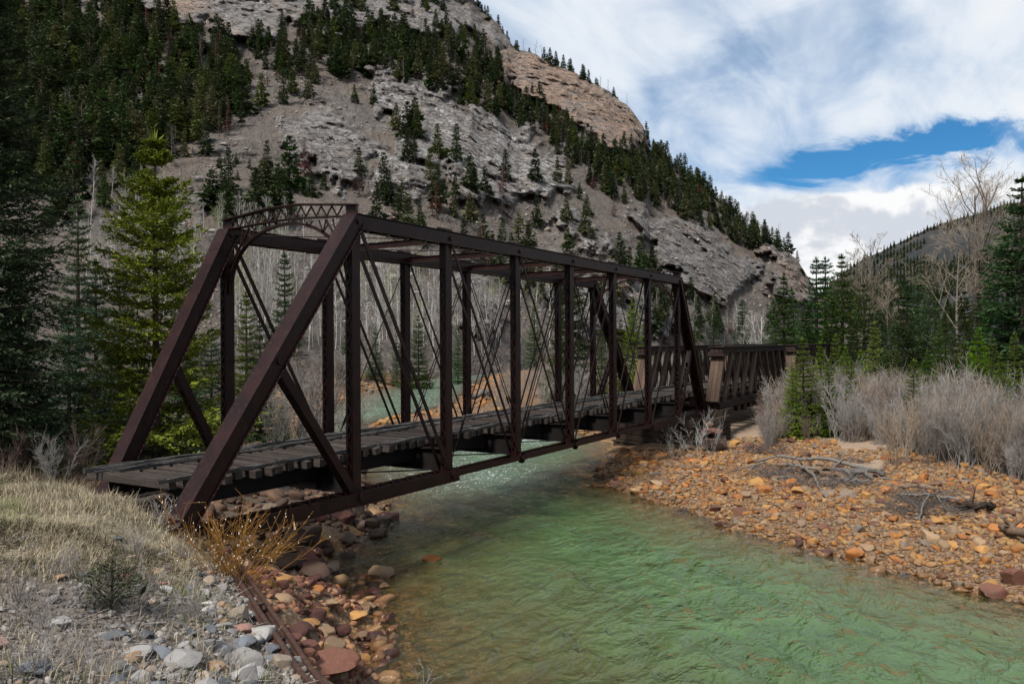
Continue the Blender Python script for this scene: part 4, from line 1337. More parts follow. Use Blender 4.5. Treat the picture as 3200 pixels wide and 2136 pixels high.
# the timber bent that carries the joint between the two wooden spans
bent = empty('timber_bent', (52.2, 2.4, 0))
tag(bent, 'dark timber bent under the joint of the two wooden spans', 'pier')
for yy in (-0.6, 1.4, 3.4, 5.4):
    m_ = MB(); m_.box((-0.2 + yy * 0.5, yy - 2.4 - 0.18, -3.2), (0.2 + yy * 0.5, yy - 2.4 + 0.18, -0.75)); m_.build('post', M['crib'], bent)
m_ = MB(); m_.beam((-0.6, -3.7, -0.55), (2.9, 3.6, -0.55), 0.5, 0.38, (1, 0, 0)); m_.build('cap_timber', M['crib'], bent)
abut = empty('timber_abutment', (-1.4, 2.4, 0))
tag(abut, 'weathered timber abutment at the grassy near end of the iron bridge', 'abutment')
for z_, x_, l0, l1, hh in ((-0.45, 0.35, -2.7, 2.8, 0.34), (-0.80, 0.42, -2.6, 2.8, 0.34), (-1.15, 0.50, -2.5, 2.8, 0.34), (-0.10, 0.9, -1.9, 2.9, 0.34), (0.22, 1.0, -1.8, 3.0, 0.28)):
    m_ = MB(); m_.beam((x_, l0, z_), (x_ + 1.6 * (l1 - l0) / 4.9, l1, z_), 0.34, hh, (1, 0, 0)); m_.build('timber', M['tie'], abut, bevel=0.02)
for x_, y_, z_, lx, ly, lz, rz in ((-0.55, -1.45, 0.62, 0.62, 0.34, 0.26, 0.25), (-0.95, -1.05, 0.66, 0.9, 0.22, 0.12, 0.1), (0.35, -1.30, 0.62, 0.9, 0.36, 0.28, 0.1), (-0.5, -2.55, -0.30, 0.5, 0.8, 0.3, 0.3), (-1.5, -0.2, 0.93, 1.4, 0.2, 0.1, 0.3), (-1.9, 0.5, 0.93, 1.8, 0.16, 0.08, -0.1)):
    m_ = MB(); m_.box((-lx / 2, -ly / 2, -lz / 2), (lx / 2, ly / 2, lz / 2))
    o = m_.build('block', M['tie'], abut, bevel=0.03); o.location = (x_, y_, z_); o.rotation_euler = (0.05, -0.04, rz)
# ------------------------------------------------------------------ plants: generators
def kites(base, d, length, width, nrm, tint, fold=0.25):
    """needle sprays: one folded kite (two triangles) each"""
    d = d / (np.linalg.norm(d, axis=1)[:, None] + 1e-9)
    s = np.cross(d, nrm); s /= (np.linalg.norm(s, axis=1)[:, None] + 1e-9)
    n = np.cross(s, d)
    L, W = length[:, None], width[:, None]
    mid = base + d * L * 0.42 + n * W * fold
    a, b, c, e = base, mid + s * W / 2, base + d * L, mid - s * W / 2
    v = np.stack([a, b, c, e], 1).reshape(-1, 3)
    i = np.arange(len(base))[:, None] * 4
    f = np.concatenate([i + np.array([[0, 1, 2]]), i + np.array([[0, 2, 3]])], 0)
    return v, f, np.repeat(tint, 4)
def join(parts):
    vs, fs, ts, n = [], [], [], 0
    for v, f, t in parts:
        vs.append(v); fs.append(f + n); ts.append(t); n += len(v)
    return np.concatenate(vs), np.concatenate(fs), np.concatenate(ts)
def segs_mesh(p0, p1, r0, r1, sides=3):
    """many tapered prisms at once"""
    d = p1 - p0
    L = np.linalg.norm(d, axis=1)[:, None] + 1e-9
    d = d / L
    ref = np.where(np.abs(d[:, 2:3]) < 0.9, np.array([[0, 0, 1.0]]), np.array([[1.0, 0, 0]]))
    a = np.cross(d, ref); a /= np.linalg.norm(a, axis=1)[:, None]
    b = np.cross(d, a)
    rings = []
    for p, r in ((p0, r0), (p1, r1)):
        for k in range(sides):
            t = 2 * math.pi * k / sides
            rings.append(p + (a * math.cos(t) + b * math.sin(t)) * r[:, None])
    v = np.stack(rings, 1).reshape(-1, 3)
    i = np.arange(len(p0))[:, None] * (2 * sides)
    f = np.concatenate([i + np.array([[k, (k + 1) % sides, sides + (k + 1) % sides, sides + k]]) for k in range(sides)], 0)
    return v, f
def conifer(seed, H, Rr, whorls, per, twigs, sprays, bare=0.05, droop=0.35, shape=0.85, size=1.0, ragged=0.25, fill=1.0, lm=1.9):
    """crown = needle sprays on twigs on whorled branches; wood = trunk and branch axes"""
    r = np.random.default_rng(seed)
    parts, b0, b1, br0, br1 = [], [], [], [], []
    side_bias = 1 + 0.18 * np.sin(np.linspace(0, 9, whorls) + r.random() * 6)
    for i in range(whorls):
        t = (i + r.random() * 0.7) / whorls
        z = H * (bare + (0.985 - bare) * t)
        rad = Rr * (1 - t) ** shape * (0.72 + 0.28 * math.sin(min(1, t * 7 + 0.35) * math.pi / 2)) * side_bias[i] + 0.03 * Rr
        n = per if t < 0.85 else max(3, per - 2)
        a0 = r.random() * 6.28
        for j in range(n):
            ln = rad * (1 - ragged + 2 * ragged * r.random())
            if r.random() < 0.06: ln *= 0.45
            az_ = a0 + 6.283 * j / n + r.normal(0, 0.25)
            out = np.array([math.cos(az_), math.sin(az_), 0.0])
            lat = np.array([-out[1], out[0], 0.0])
            sl = 0.55 * t - droop * (1 - t) + r.normal(0, 0.06)
            upt = 0.28 * (1 - t) + 0.05
            def pt(s): return np.array([0, 0, z]) + out * (ln * s) + np.array([0, 0, 1.0]) * ln * (sl * s + upt * s * s)
            b0.append(pt(0)); b1.append(pt(0.85)); br0.append(0.012 * H * (1 - t) * 0.35 + 0.006); br1.append(0.004)
            m_ = max(2, int(round(twigs * (0.35 + 0.65 * ln / Rr))))
            s_k = np.linspace(0.16, 0.98, m_) + r.normal(0, 0.02, m_)
            P = np.stack([pt(s) for s in s_k])
            for q in (-1, 1):
                ang = r.normal(0.95, 0.15, m_)
                td = out[None] * np.cos(ang)[:, None] + lat[None] * (q * np.sin(ang))[:, None]
                td[:, 2] += r.normal(-0.12 + sl * 0.5, 0.15, m_)
                tl = ln * (0.46 * (1.05 - s_k) + 0.10) * (0.7 + 0.6 * r.random(m_))
                for k in range(sprays):
                    f = (k + 0.3 + 0.5 * r.random(m_)) / sprays
                    bp_ = P + td * (tl * f)[:, None] + r.normal(0, 0.03 * size, (m_, 3))
                    dd = td + r.normal(0, 0.35, (m_, 3)); dd[:, 2] += 0.15
                    l_ = np.maximum(tl / sprays * lm, 0.22 * size) * (0.8 + 0.5 * r.random(m_))
                    w_ = l_ * (0.42 + 0.2 * r.random(m_)) * fill
                    nn = np.array([[0, 0, 1.0]]) + r.normal(0, 0.45, (m_, 3))
                    parts.append(kites(bp_, dd, l_, w_, nn, np.clip(r.normal(0.45, 0.25, m_), 0, 1)))
            nn = np.array([[0, 0, 1.0]]) + r.normal(0, 0.4, (m_, 3))
            dd = out[None] + r.normal(0, 0.3, (m_, 3)); dd[:, 2] += sl + 2 * upt * s_k * 0.7
            l_ = np.clip(ln * 0.30, 0.26 * size, 0.62 * size) * (0.8 + 0.4 * r.random(m_))
            parts.append(kites(P - out[None] * 0.05, dd, l_, l_ * 0.45 * fill, nn, np.clip(r.normal(0.55, 0.25, m_), 0, 1)))
    m_ = 10
    dd = r.normal(0, 0.35, (m_, 3)); dd[:, 2] = 1
    parts.append(kites(np.tile([[0, 0, H * 0.955]], (m_, 1)), dd, np.full(m_, 0.045 * H), np.full(m_, 0.005 * H + 0.015), r.normal(0, 1, (m_, 3)), np.full(m_, 0.6)))
    crown = join(parts)
    nt = 7
    zs = np.linspace(0, 1, nt)
    rr = 0.014 * H * (1 - zs) ** 0.9 + 0.01
    wob = np.cumsum(r.normal(0, 0.006 * H * 0.3, (nt, 2)), 0) * 0.0
    tv, tf = segs_mesh(np.stack([wob[:-1, 0], wob[:-1, 1], zs[:-1] * H - 0.4 * (zs[:-1] == 0)], 1), np.stack([wob[1:, 0], wob[1:, 1], zs[1:] * H], 1), rr[:-1], rr[1:], 6)
    bv, bf = segs_mesh(np.array(b0), np.array(b1), np.array(br0), np.array(br1), 3)
    return crown, (np.concatenate([tv, bv]), np.concatenate([tf, bf + len(tv)]))
def bare_tree(seed, H, spread=0.35, levels=4, kids=(7, 5, 4, 3), trunk_r=0.012, lean=0.04, first=0.35, rise=0.9, curve=0.25, twig_r=0.006, stems=1):
    """leafless tree: returns thick wood (trunk, limbs) and fine twigs as prism meshes"""
    r = np.random.default_rng(seed)
    seg = ([], [], [], [], [])
    def grow(p, d, L, rad, lev):
        n = 4 if lev == 0 else 3 if lev == 1 else 2
        pts = [p]
        dd = d.copy()
        for i in range(n):
            dd = dd + r.normal(0, curve * (0.25 if lev == 0 else 0.6), 3)
            dd[2] += (0.12 if lev else 0.05)
            dd /= np.linalg.norm(dd)
            pts.append(pts[-1] + dd * L / n)
        rads = [rad * (1 - 0.75 * i / n) for i in range(n + 1)]
        for i in range(n):
            seg[0].append(pts[i]); seg[1].append(pts[i + 1]); seg[2].append(max(rads[i], twig_r)); seg[3].append(max(rads[i + 1], twig_r * 0.7)); seg[4].append(lev)
        if lev + 1 >= levels: return
        nk = kids[lev] + (r.integers(0, 2) if kids[lev] > 3 else 0)
        for k in range(nk):
            f = (first if lev == 0 else 0.25) + (1 - (first if lev == 0 else 0.25)) * (k + r.random()) / nk
            f = min(f, 0.98)
            i = min(int(f * n), n - 1)
            q = pts[i] + (pts[i + 1] - pts[i]) * (f * n - i)
            a = pts[i + 1] - pts[i]; a /= np.linalg.norm(a)
            side = r.normal(0, 1, 3); side -= a * (side @ a); side /= np.linalg.norm(side)
            nd = a * rise + side * (0.55 + 0.5 * r.random()) * spread / 0.35
            nd /= np.linalg.norm(nd)
            grow(q, nd, L * (0.62 if lev else spread * 1.25) * (1.12 - 0.65 * f) * (0.75 + 0.5 * r.random()), rad * 0.5 * (1 - 0.5 * f), lev + 1)
    for s in range(stems):
        d0 = np.array([r.normal(0, lean), r.normal(0, lean), 1.0])
        grow(np.array([r.normal(0, 0.04) * (stems > 1) * H * 0.3, r.normal(0, 0.04) * (stems > 1) * H * 0.3, -0.2]), d0 / np.linalg.norm(d0), H * (0.85 + 0.15 * r.random()), trunk_r * H, 0)
    p0, p1, r0, r1, lv = [np.array(q) for q in seg]
    thick = lv <= 1
    a = segs_mesh(p0[thick], p1[thick], r0[thick], r1[thick], 4)
    b = segs_mesh(p0[~thick], p1[~thick], r0[~thick], r1[~thick], 3)
    return a, b
def shrub(seed, H, stems=26, spread=0.55, twig=5, rad=0.012, twig_r=0.005):
    r = np.random.default_rng(seed)
    P0, P1, R0, R1 = [], [], [], []
    for s in range(stems):
        az_, tilt = r.random() * 6.28, spread * math.sqrt(r.random())
        d = np.array([math.cos(az_) * tilt, math.sin(az_) * tilt, 1.0]); d /= np.linalg.norm(d)
        L = H * (0.6 + 0.45 * r.random())
        p = np.array([r.normal(0, 0.08 * H), r.normal(0, 0.08 * H), -0.08])
        n = 4
        for i in range(n):
            d = d + r.normal(0, 0.10, 3); d[2] += 0.05; d /= np.linalg.norm(d)
            q = p + d * L / n
            P0.append(p); P1.append(q); R0.append(rad * (1 - 0.22 * i)); R1.append(rad * (1 - 0.22 * (i + 1)))
            if i > 0:
                for k in range(twig):
                    e = d + r.normal(0, 0.42, 3); e[2] += 0.2; e /= np.linalg.norm(e)
                    b = p + (q - p) * r.random()
                    c = b + e * L * (0.10 + 0.20 * r.random())
                    P0.append(b); P1.append(c); R0.append(twig_r); R1.append(twig_r * 0.5)
                    for kk in range(2):
                        g = e + r.normal(0, 0.5, 3); g /= np.linalg.norm(g)
                        h0 = b + (c - b) * (0.3 + 0.6 * r.random())
                        P0.append(h0); P1.append(h0 + g * L * (0.05 + 0.10 * r.random())); R0.append(twig_r * 0.75); R1.append(twig_r * 0.4)
            p = q
    return segs_mesh(np.array(P0), np.array(P1), np.array(R0), np.array(R1), 3)
def crown_mesh(name, c, mat):
    return mesh_np(name, c[0], c[1], mat, False, attrs={'tint': c[2]})
def wood_mesh(name, wd, mat):
    return mesh_np(name, wd[0], wd[1], mat, True)
def both_mesh(name, c, wd, mc, mw):
    v = np.concatenate([c[0], wd[0]])
    return mesh_np(name, v, [c[1], wd[1] + len(c[0])], [mc, mw], False, mat_idx=np.concatenate([np.zeros(len(c[1])), np.ones(len(wd[1]))]),
                   attrs={'tint': np.concatenate([c[2], np.full(len(wd[0]), 0.3)])})
SHAPES = bpy.data.collections.new('plant shapes')     # never linked: only holds the shapes that the masses below repeat
def mass(name, meshes, pos, rot, scl, pick, label):
    """many alike plants as one object (the ones beyond the countable few hundred)"""
    sub = bpy.data.collections.new(name + ' shapes')
    for i, me in enumerate(meshes):
        o = bpy.data.objects.new('%s shape %02d' % (name, i), me)
        sub.objects.link(o)
    n = len(pos)
    me = bpy.data.meshes.new(name)
    me.vertices.add(n)
    me.vertices.foreach_set('co', np.asarray(pos, np.float32).ravel())
    for nm, ty, fld, val in (('rz', 'FLOAT', 'value', rot), ('sc', 'FLOAT', 'value', scl)):
        at = me.attributes.new(nm, ty, 'POINT'); at.data.foreach_set(fld, np.asarray(val, np.float32))
    at = me.attributes.new('pick', 'INT', 'POINT'); at.data.foreach_set('value', np.asarray(pick, np.int32))
    me.update()
    o = place(name, me)
    tag(o, label=label, kind='stuff')
    ng = bpy.data.node_groups.new(name, 'GeometryNodeTree')
    ng.interface.new_socket('Geometry', in_out='INPUT', socket_type='NodeSocketGeometry')
    ng.interface.new_socket('Geometry', in_out='OUTPUT', socket_type='NodeSocketGeometry')
    gi, go = ng.nodes.new('NodeGroupInput'), ng.nodes.new('NodeGroupOutput')
    ci = ng.nodes.new('GeometryNodeCollectionInfo')
    ci.inputs['Collection'].default_value = sub
    ci.inputs['Separate Children'].default_value = True
    ci.inputs['Reset Children'].default_value = True
    ip = ng.nodes.new('GeometryNodeInstanceOnPoints')
    def na(nm, ty):
        q = ng.nodes.new('GeometryNodeInputNamedAttribute'); q.data_type = ty; q.inputs['Name'].default_value = nm
        return q.outputs[0]
    cx = ng.nodes.new('ShaderNodeCombineXYZ')
    ng.links.new(na('rz', 'FLOAT'), cx.inputs[2])
    ng.links.new(gi.outputs[0], ip.inputs['Points'])
    ng.links.new(ci.outputs[0], ip.inputs['Instance'])
    ip.inputs['Pick Instance'].default_value = True
    ng.links.new(na('pick', 'INT'), ip.inputs['Instance Index'])
    e2r = ng.nodes.new('FunctionNodeEulerToRotation')
    ng.links.new(cx.outputs[0], e2r.inputs[0])
    ng.links.new(e2r.outputs[0], ip.inputs['Rotation'])
    ng.links.new(na('sc', 'FLOAT'), ip.inputs['Scale'])
    ng.links.new(ip.outputs[0], go.inputs[0])
    md = o.modifiers.new('repeat', 'NODES')
    md.node_group = ng
    return o

# ------------------------------------------------------------------ conifers on the mountainside
FAR = []      # (crown, wood) shapes of unit height 10 m
for k in range(7):
    FAR.append(conifer(100 + k, 10.0, (1.45, 1.65, 1.25, 1.8, 1.5, 1.35, 1.6)[k], 15, 6, 3, 1, bare=(0.06, 0.12, 0.1, 0.05, 0.2, 0.15, 0.08)[k], droop=0.3, shape=(0.8, 0.9, 0.65, 0.9, 0.6, 0.75, 0.7)[k], size=2.2, ragged=0.34, fill=1.1))
DEADC = conifer(120, 10.0, 1.2, 13, 5, 3, 1, bare=0.15, droop=0.25, shape=0.7, size=1.5, ragged=0.4, fill=0.6)
SNAG = [bare_tree(130 + k, 10.0, 0.16, 3, (16, 3, 2), trunk_r=0.010, first=0.12, rise=0.15, curve=0.15, twig_r=0.02) for k in range(3)]
far_crown = [crown_mesh('crown', c, M['pine']) for c, _ in FAR]
far_wood = [wood_mesh('trunk', wd, M['bark']) for _, wd in FAR]
dead_crown, dead_wood = crown_mesh('crown', DEADC[0], M['pine_dead']), wood_mesh('trunk', DEADC[1], M['snag'])
snag_me = []
for a, b in SNAG:
    snag_me.append(mesh_np('trunk', np.concatenate([a[0], b[0]]), np.concatenate([a[1], b[1] + len(a[0])]), M['snag'], True))
far_both = [both_mesh('pine', c, wd, M['pine'], M['bark']) for c, wd in FAR] + [both_mesh('pine_dead', DEADC[0], DEADC[1], M['pine_dead'], M['snag'])] + snag_me

def scatter(poly, n, seed, mind=12.0, fade=None):
    r = np.random.default_rng(seed)
    p = np.array(poly, float)
    lo, hi = p.min(0), p.max(0)
    out = []
    tries = 0
    while len(out) < n and tries < n * 60:
        tries += 1
        q = lo + (hi - lo) * r.random(2)
        if not in_poly(np.array([q[0]]), np.array([q[1]]), poly)[0]: continue
        if fade is not None and r.random() > fade(q[0], q[1]): continue
        m_ = mind * (0.5 + r.random())
        if any((a[0] - q[0]) ** 2 + ((a[1] - q[1]) * 1.4) ** 2 < m_ * m_ for a in out): continue
        out.append(q)
    return np.array(out)
clump = lambda u, v: float(sstep(vnoise(np.array([[u * 0.011, v * 0.014, 2.0]]))[0], 0.28, 0.62))
ZONES = [  # name of the stand, polygon, count, spacing, chance of dead needles, chance of a snag, mean height
    ('dense dark left stand', [(-130, -130), (420, -130), (440, 30), (560, 95), (690, 130), (770, 240), (780, 330), (720, 400), (600, 440), (430, 520), (330, 560), (130, 600), (-100, 640), (-130, 680)], 760, 10, 0.09, 0.15, 16.5, None),
    ('edge below the left stand', [(120, 560), (440, 470), (760, 300), (800, 360), (700, 440), (620, 520), (420, 640), (180, 700)], 46, 26, 0.14, 0.30, 13.0, None),
    ('scree below the topmost crags', [(790, 110), (960, 90), (1000, 220), (980, 350), (820, 340), (770, 220)], 60, 18, 0.05, 0.35, 13.0, None),
    ('green mid-slope stand', [(960, 60), (1110, 70), (1240, 110), (1340, 100), (1480, 120), (1570, 190), (1590, 280), (1700, 350), (1790, 420), (1760, 450), (1640, 405), (1500, 350), (1350, 285), (1180, 245), (1060, 250), (980, 190)], 200, 17, 0.03, 0.16, 14.5, None),
    ('stand below the ochre cliff', [(1620, 330), (1760, 400), (1860, 470), (1990, 490), (2060, 505), (2030, 600), (1960, 650), (1860, 600), (1760, 500)], 110, 16, 0.05, 0.35, 13.0, None),
    ('stand on the right shoulder', [(2020, 500), (2090, 520), (2200, 605), (2330, 735), (2440, 780), (2330, 780), (2220, 720), (2130, 680), (2000, 640), (1960, 560)], 120, 15, 0.04, 0.12, 13.0, None),
    ('grey mid-slope outcrops', [(1000, 420), (1300, 330), (1480, 480), (1760, 560), (1960, 680), (1980, 800), (1700, 780), (1450, 720), (1150, 680)], 34, 34, 0.08, 0.25, 12.0, None),
    ('lower slope behind the bridge', [(1130, 700), (1400, 740), (1700, 780), (1980, 800), (2100, 900), (2300, 960), (2460, 930), (2500, 1000), (2200, 1080), (1900, 1060), (1700, 960), (1500, 860), (1200, 760)], 80, 26, 0.07, 0.22, 12.0, None),
    ('slope foot above the portal', [(640, 600), (760, 580), (860, 640), (930, 690), (820, 720), (660, 700)], 13, 26, 0.0, 0.0, 13.5, None),
    ('topmost crags', [(820, -160), (1460, -120), (1470, 60), (1250, 50), (1050, 30), (860, 20)], 42, 20, 0.03, 0.1, 12.5, None),
]
pos, hts, kinds, zon, part_ = [], [], [], [], []
def part_of(q, poly):
    p = np.array(poly); lo, hi = np.maximum(p.min(0), (0, 0)), np.minimum(p.max(0), (3200, 2136))
    f = np.clip((np.array(q) - lo) / (hi - lo + 1e-6), 0, 0.999)
    return (('upper left', 'upper middle', 'upper right'), ('left side', 'centre', 'right side'), ('lower left', 'lower middle', 'lower right'))[int(f[1] * 3)][int(f[0] * 3)]
rz_ = np.random.default_rng(77)
for zi, (nm, poly, n, sp, pdead, psnag, mh, _) in enumerate(ZONES):
    q = scatter(poly, n, 200 + zi, sp, clump if zi in (6, 7) else None)
    P, D = on_mtn(q[:, 0], q[:, 1])
    rk = q[:, 0] * 0
    for i in range(len(q)):
        a = rz_.random()
        kd = 7 if a < pdead else (8 + int(rz_.integers(0, 3))) if a < pdead + psnag else int(rz_.integers(0, 7))
        pos.append(P[i]); hts.append(mh * (0.62 + 0.62 * rz_.random()) * (0.85 if kd >= 7 else 1)); kinds.append(kd); zon.append(zi); part_.append(part_of(q[i], poly))
# single trees that the photograph singles out on the open scree, and the fringe along the ridge
for u_, v_, h_, kd in ((905, 590, 17, 3), (838, 560, 13, 0), (955, 565, 14, 7), (1242, 408, 12, 1), (1275, 436, 16, 3), (1430, 500, 14, 2), (1345, 590, 13, 2), (1370, 640, 14, 1), (1295, 480, 9, 5), (975, 615, 8.5, 3), (1012, 590, 6, 6), (690, 518, 5, 3), (740, 510, 4, 6), (780, 525, 4, 3),
                      (735, 520, 3.5, 0), (1110, 320, 9, 1), (1170, 325, 10, 2), (1450, 470, 9, 9), (1660, 510, 11, 9), (1500, 520, 10, 8), (745, 560, 3.5, 6), (1180, 690, 12, 3), (1215, 640, 12, 0), (1260, 655, 10, 1)):
    P, D = on_mtn(np.array([u_]), np.array([v_]))
    pos.append(P[0]); hts.append(h_); kinds.append(kd); zon.append(10); part_.append('')
for u_ in np.concatenate([np.linspace(1482, 1560, 11), np.linspace(1570, 1690, 8), np.linspace(1700, 1910, 17), [1925, 1960, 2014, 2026, 2040], np.linspace(2050, 2440, 64), [2455, 2470, 2495]]):
    u_ = u_ + rz_.normal(0, 5)
    P, D = on_mtn(np.array([u_]), np.array([np.interp(u_, RU, RV)]))
    kd = int(rz_.integers(0, 7)) if rz_.random() < 0.8 else 8 + int(rz_.integers(0, 3))
    q = P[0].copy(); hd = (q - CAM); hd[2] = 0; hd /= np.linalg.norm(hd); q = q + hd * rz_.normal(3, 3); q[2] -= 1.0
    pos.append(q); hts.append((9.5 if u_ < 2000 else 12.5) * (0.6 + 0.7 * rz_.random())); kinds.append(kd); zon.append(11); part_.append('upper left' if u_ < 1700 else 'middle' if u_ < 2030 else 'lower right')
pos, hts, kinds, zon = np.array(pos), np.array(hts), np.array(kinds), np.array(zon)
dep_ = (pos - CAM) @ fw
lat_ = (pos - CAM) @ rt
inview = (np.abs(lat_ / dep_) < 0.66) & ((pos[:, 2] - CAM[2]) / dep_ < 0.44)
size = np.where(inview, hts / dep_, 0) * np.where(kinds >= 8, 0.6, 1.0)
order = np.argsort(-size)
ind = np.zeros(len(pos), bool); ind[order[:300]] = True
KW = {0: 'green conifer', 7: 'rust-brown dead conifer', 8: 'bare dead snag'}
ZN = [z[0] for z in ZONES] + ['open scree', 'skyline fringe']
mean_h = [z[6] * 0.93 for z in ZONES] + [11, 10.5]
for i in np.where(ind)[0]:
    kd = kinds[i]
    e = empty('hillside_conifer' if kd < 7 else 'dead_conifer' if kd == 7 else 'dead_snag', pos[i] - np.array((0, 0, 0.5)), rz_.random() * 6.28, hts[i] / 10)
    wf_ = 0.75 + 0.6 * rz_.random(); e.scale = (hts[i] / 10 * wf_, hts[i] / 10 * wf_, hts[i] / 10)
    look = ('tall ' if hts[i] > 1.12 * mean_h[zon[i]] else 'short ' if hts[i] < 0.85 * mean_h[zon[i]] else '') + ('slim ' if wf_ < 0.93 else 'broad ' if wf_ > 1.17 else '')
    tag(e, look + KW[0 if kd < 7 else 7 if kd == 7 else 8] + (' standing alone on the open scree' if zon[i] == 10 else ' at the %s of the %s' % (part_[i], ZN[zon[i]])), 'tree', 'conifers on the mountainside')
    if kd < 7:
        place('trunk', far_wood[kd], e); place('crown', far_crown[kd], e)
    elif kd == 7:
        place('trunk', dead_wood, e); place('crown', dead_crown, e)
    else:
        place('trunk', snag_me[kd - 8], e)
rest = np.where(~ind)[0]
mass('conifer_forest', far_both, pos[rest] - np.array((0, 0, 0.5)), rz_.random(len(rest)) * 6.28, hts[rest] / 10, kinds[rest], 'smaller and farther conifers covering the mountainside')
# low brush on the scree and dark forest on the far right hill
hu_, hv_ = [], []
q = rz_.random((7000, 2))
hi_ = (q[:, 0] * (len(hu) - 1)).astype(int); hj_ = np.clip((np.sqrt(q[:, 1]) * (NH - 1)), 0, NH - 1).astype(int)
fo_ = fbm(HP[hi_, hj_] * 0.006, 3)
kp = (fo_ > 0.42) | (hj_ > NH - 4)
mass('hill_forest', far_both[:7], HP[hi_, hj_][kp] - np.array((0, 0, 0.5)), rz_.random(kp.sum()) * 6.28, 0.75 + 0.5 * rz_.random(kp.sum()), rz_.integers(0, 7, kp.sum()), 'dark conifer forest on the distant hill')
bu = np.stack([rz_.uniform(300, 2500, 2600), rz_.uniform(120, 1000, 2600)], 1)
okb = bu[:, 1] > np.interp(bu[:, 0], RU, RV) + 15
bu = bu[okb]
BR = [mesh_np('brush', *shrub(300 + k, 1.4, 12, 0.9, 3, 0.02, 0.014), M['willow_purple'], False) for k in range(3)]
P, D = on_mtn(bu[:, 0], bu[:, 1])
mass('scree_brush', BR, P, rz_.random(len(P)) * 6.28, 0.7 + 1.0 * rz_.random(len(P)), rz_.integers(0, 3, len(P)), 'low leafless brush dotted over the scree')

# ------------------------------------------------------------------ leafless aspens at the foot of the mountain
ASP = [bare_tree(400 + k, 10.0, 0.24, 4, (11, 5, 4), trunk_r=0.0075, first=0.3, rise=0.8, curve=0.22, twig_r=0.011, lean=0.03) for k in range(7)]
asp_w = [wood_mesh('trunk', a, M['aspen']) for a, _ in ASP]
asp_t = [wood_mesh('crown', b, M['aspen_twig']) for _, b in ASP]
asp_g = [wood_mesh('crown', b, M['aspen_green']) for _, b in ASP]
asp_b = [mesh_np('aspen', np.concatenate([a[0], b[0]]), [a[1], b[1] + len(a[0])], [M['aspen'], M['aspen_twig']], True, mat_idx=np.concatenate([np.zeros(len(a[1])), np.ones(len(b[1]))])) for a, b in ASP]
AZ = [('slope left of the portal', [(190, 640), (330, 610), (560, 640), (700, 720), (690, 1000), (300, 1000)], 70, 0.45),
      ('slope behind the near panels', [(700, 720), (960, 740), (1180, 800), (1180, 1120), (700, 1120)], 140, 0.22),
      ('wood behind the river bend', [(1180, 800), (1400, 880), (1560, 1000), (1600, 1120), (1180, 1130)], 95, 0.12),
      ('crags behind the far panels', [(1600, 940), (1850, 960), (2100, 1000), (2330, 1010), (2380, 1090), (1620, 1110)], 60, 0.1),
      ('skyline between the dark conifers', [(1300, 110), (1520, 130), (1580, 240), (1420, 220)], 26, 0.0)]
pos, hts, zon, grn, part_ = [], [], [], [], []
for zi, (nm, poly, n, pg) in enumerate(AZ):
    q = scatter(poly, n, 500 + zi, 9)
    P, D = on_mtn(q[:, 0], q[:, 1])
    for i in range(len(q)):
        pos.append(P[i]); hts.append((9.5 if zi < 4 else 8) * (0.7 + 0.6 * rz_.random())); zon.append(zi); grn.append(rz_.random() < pg); part_.append(part_of(q[i], poly))
pos, hts, zon, grn = np.array(pos), np.array(hts), np.array(zon), np.array(grn)
size = hts / ((pos - CAM) @ fw)
ind = np.zeros(len(pos), bool); ind[np.argsort(-size)[:260]] = True
for i in np.where(ind)[0]:
    e = empty('bare_aspen', pos[i] - np.array((0, 0, 0.3)), rz_.random() * 6.28, hts[i] / 10)
    tag(e, ('tall ' if hts[i] > 10.6 else 'short ' if hts[i] < 8 else '') + ('yellow-green aspen in the ' if grn[i] else 'leafless pale aspen in the ') + part_[i] + ' of the ' + AZ[zon[i]][0], 'tree', 'leafless aspens')
    k = int(rz_.integers(0, 7))
    place('trunk', asp_w[k], e); place('crown', (asp_g if grn[i] else asp_t)[k], e)
rest = np.where(~ind)[0]
if len(rest):
    mass('aspen_grove', asp_b, pos[rest], rz_.random(len(rest)) * 6.28, hts[rest] / 10, rz_.integers(0, 7, len(rest)), 'farther leafless aspens on the slope')

# ------------------------------------------------------------------ spruces on the valley floor
HERO_D = conifer(601, 17.5, 2.75, 44, 8, 14, 10, bare=0.02, droop=0.45, shape=0.62, size=0.62, ragged=0.26, fill=0.72, lm=1.3)
HERO_B = conifer(602, 12.4, 3.1, 25, 9, 16, 11, bare=0.012, droop=0.26, shape=0.82, size=0.56, ragged=0.28, fill=0.85, lm=1.4)
MID = [conifer(610 + k, 10.0, (1.7, 1.5, 2.0, 1.35, 1.8)[k], 26, 7, 9, 5, bare=0.03, droop=(0.35, 0.25, 0.3, 0.4, 0.3)[k], shape=(0.8, 0.75, 0.9, 0.7, 0.85)[k], size=0.5, ragged=0.27, fill=0.85, lm=1.55) for k in range(5)]
mid_w = [wood_mesh('trunk', wd, M['bark']) for _, wd in MID]
mid_c = [crown_mesh('crown', c, M['spruce_mid']) for c, _ in MID]
def foot(u, d):
    p = at_depth(u, 1068, d)
    return np.array([p[0], p[1], float(gz(p[0], p[1]))])
def spruce(u, v, d, mat, k, label, group=None, wide=1.0, cat='tree'):
    """spruce whose tip stands at sight point (u, v), d metres away along the view"""
    f = foot(u, d)
    tip = at_depth(u, v, d)[2]
    h_ = tip - f[2]
    e = empty('spruce_tree', f - np.array((0, 0, 0.1)), (u * 0.37) % 6.28)
    e.scale = (h_ / 10 * wide, h_ / 10 * wide, h_ / 10)
    tag(e, label, cat, group)
    place('trunk', mid_w[k], e)
    cr = place('crown', mid_c[k], e)
    cr.material_slots[0].link = 'OBJECT'; cr.material_slots[0].material = M[mat]
    return e
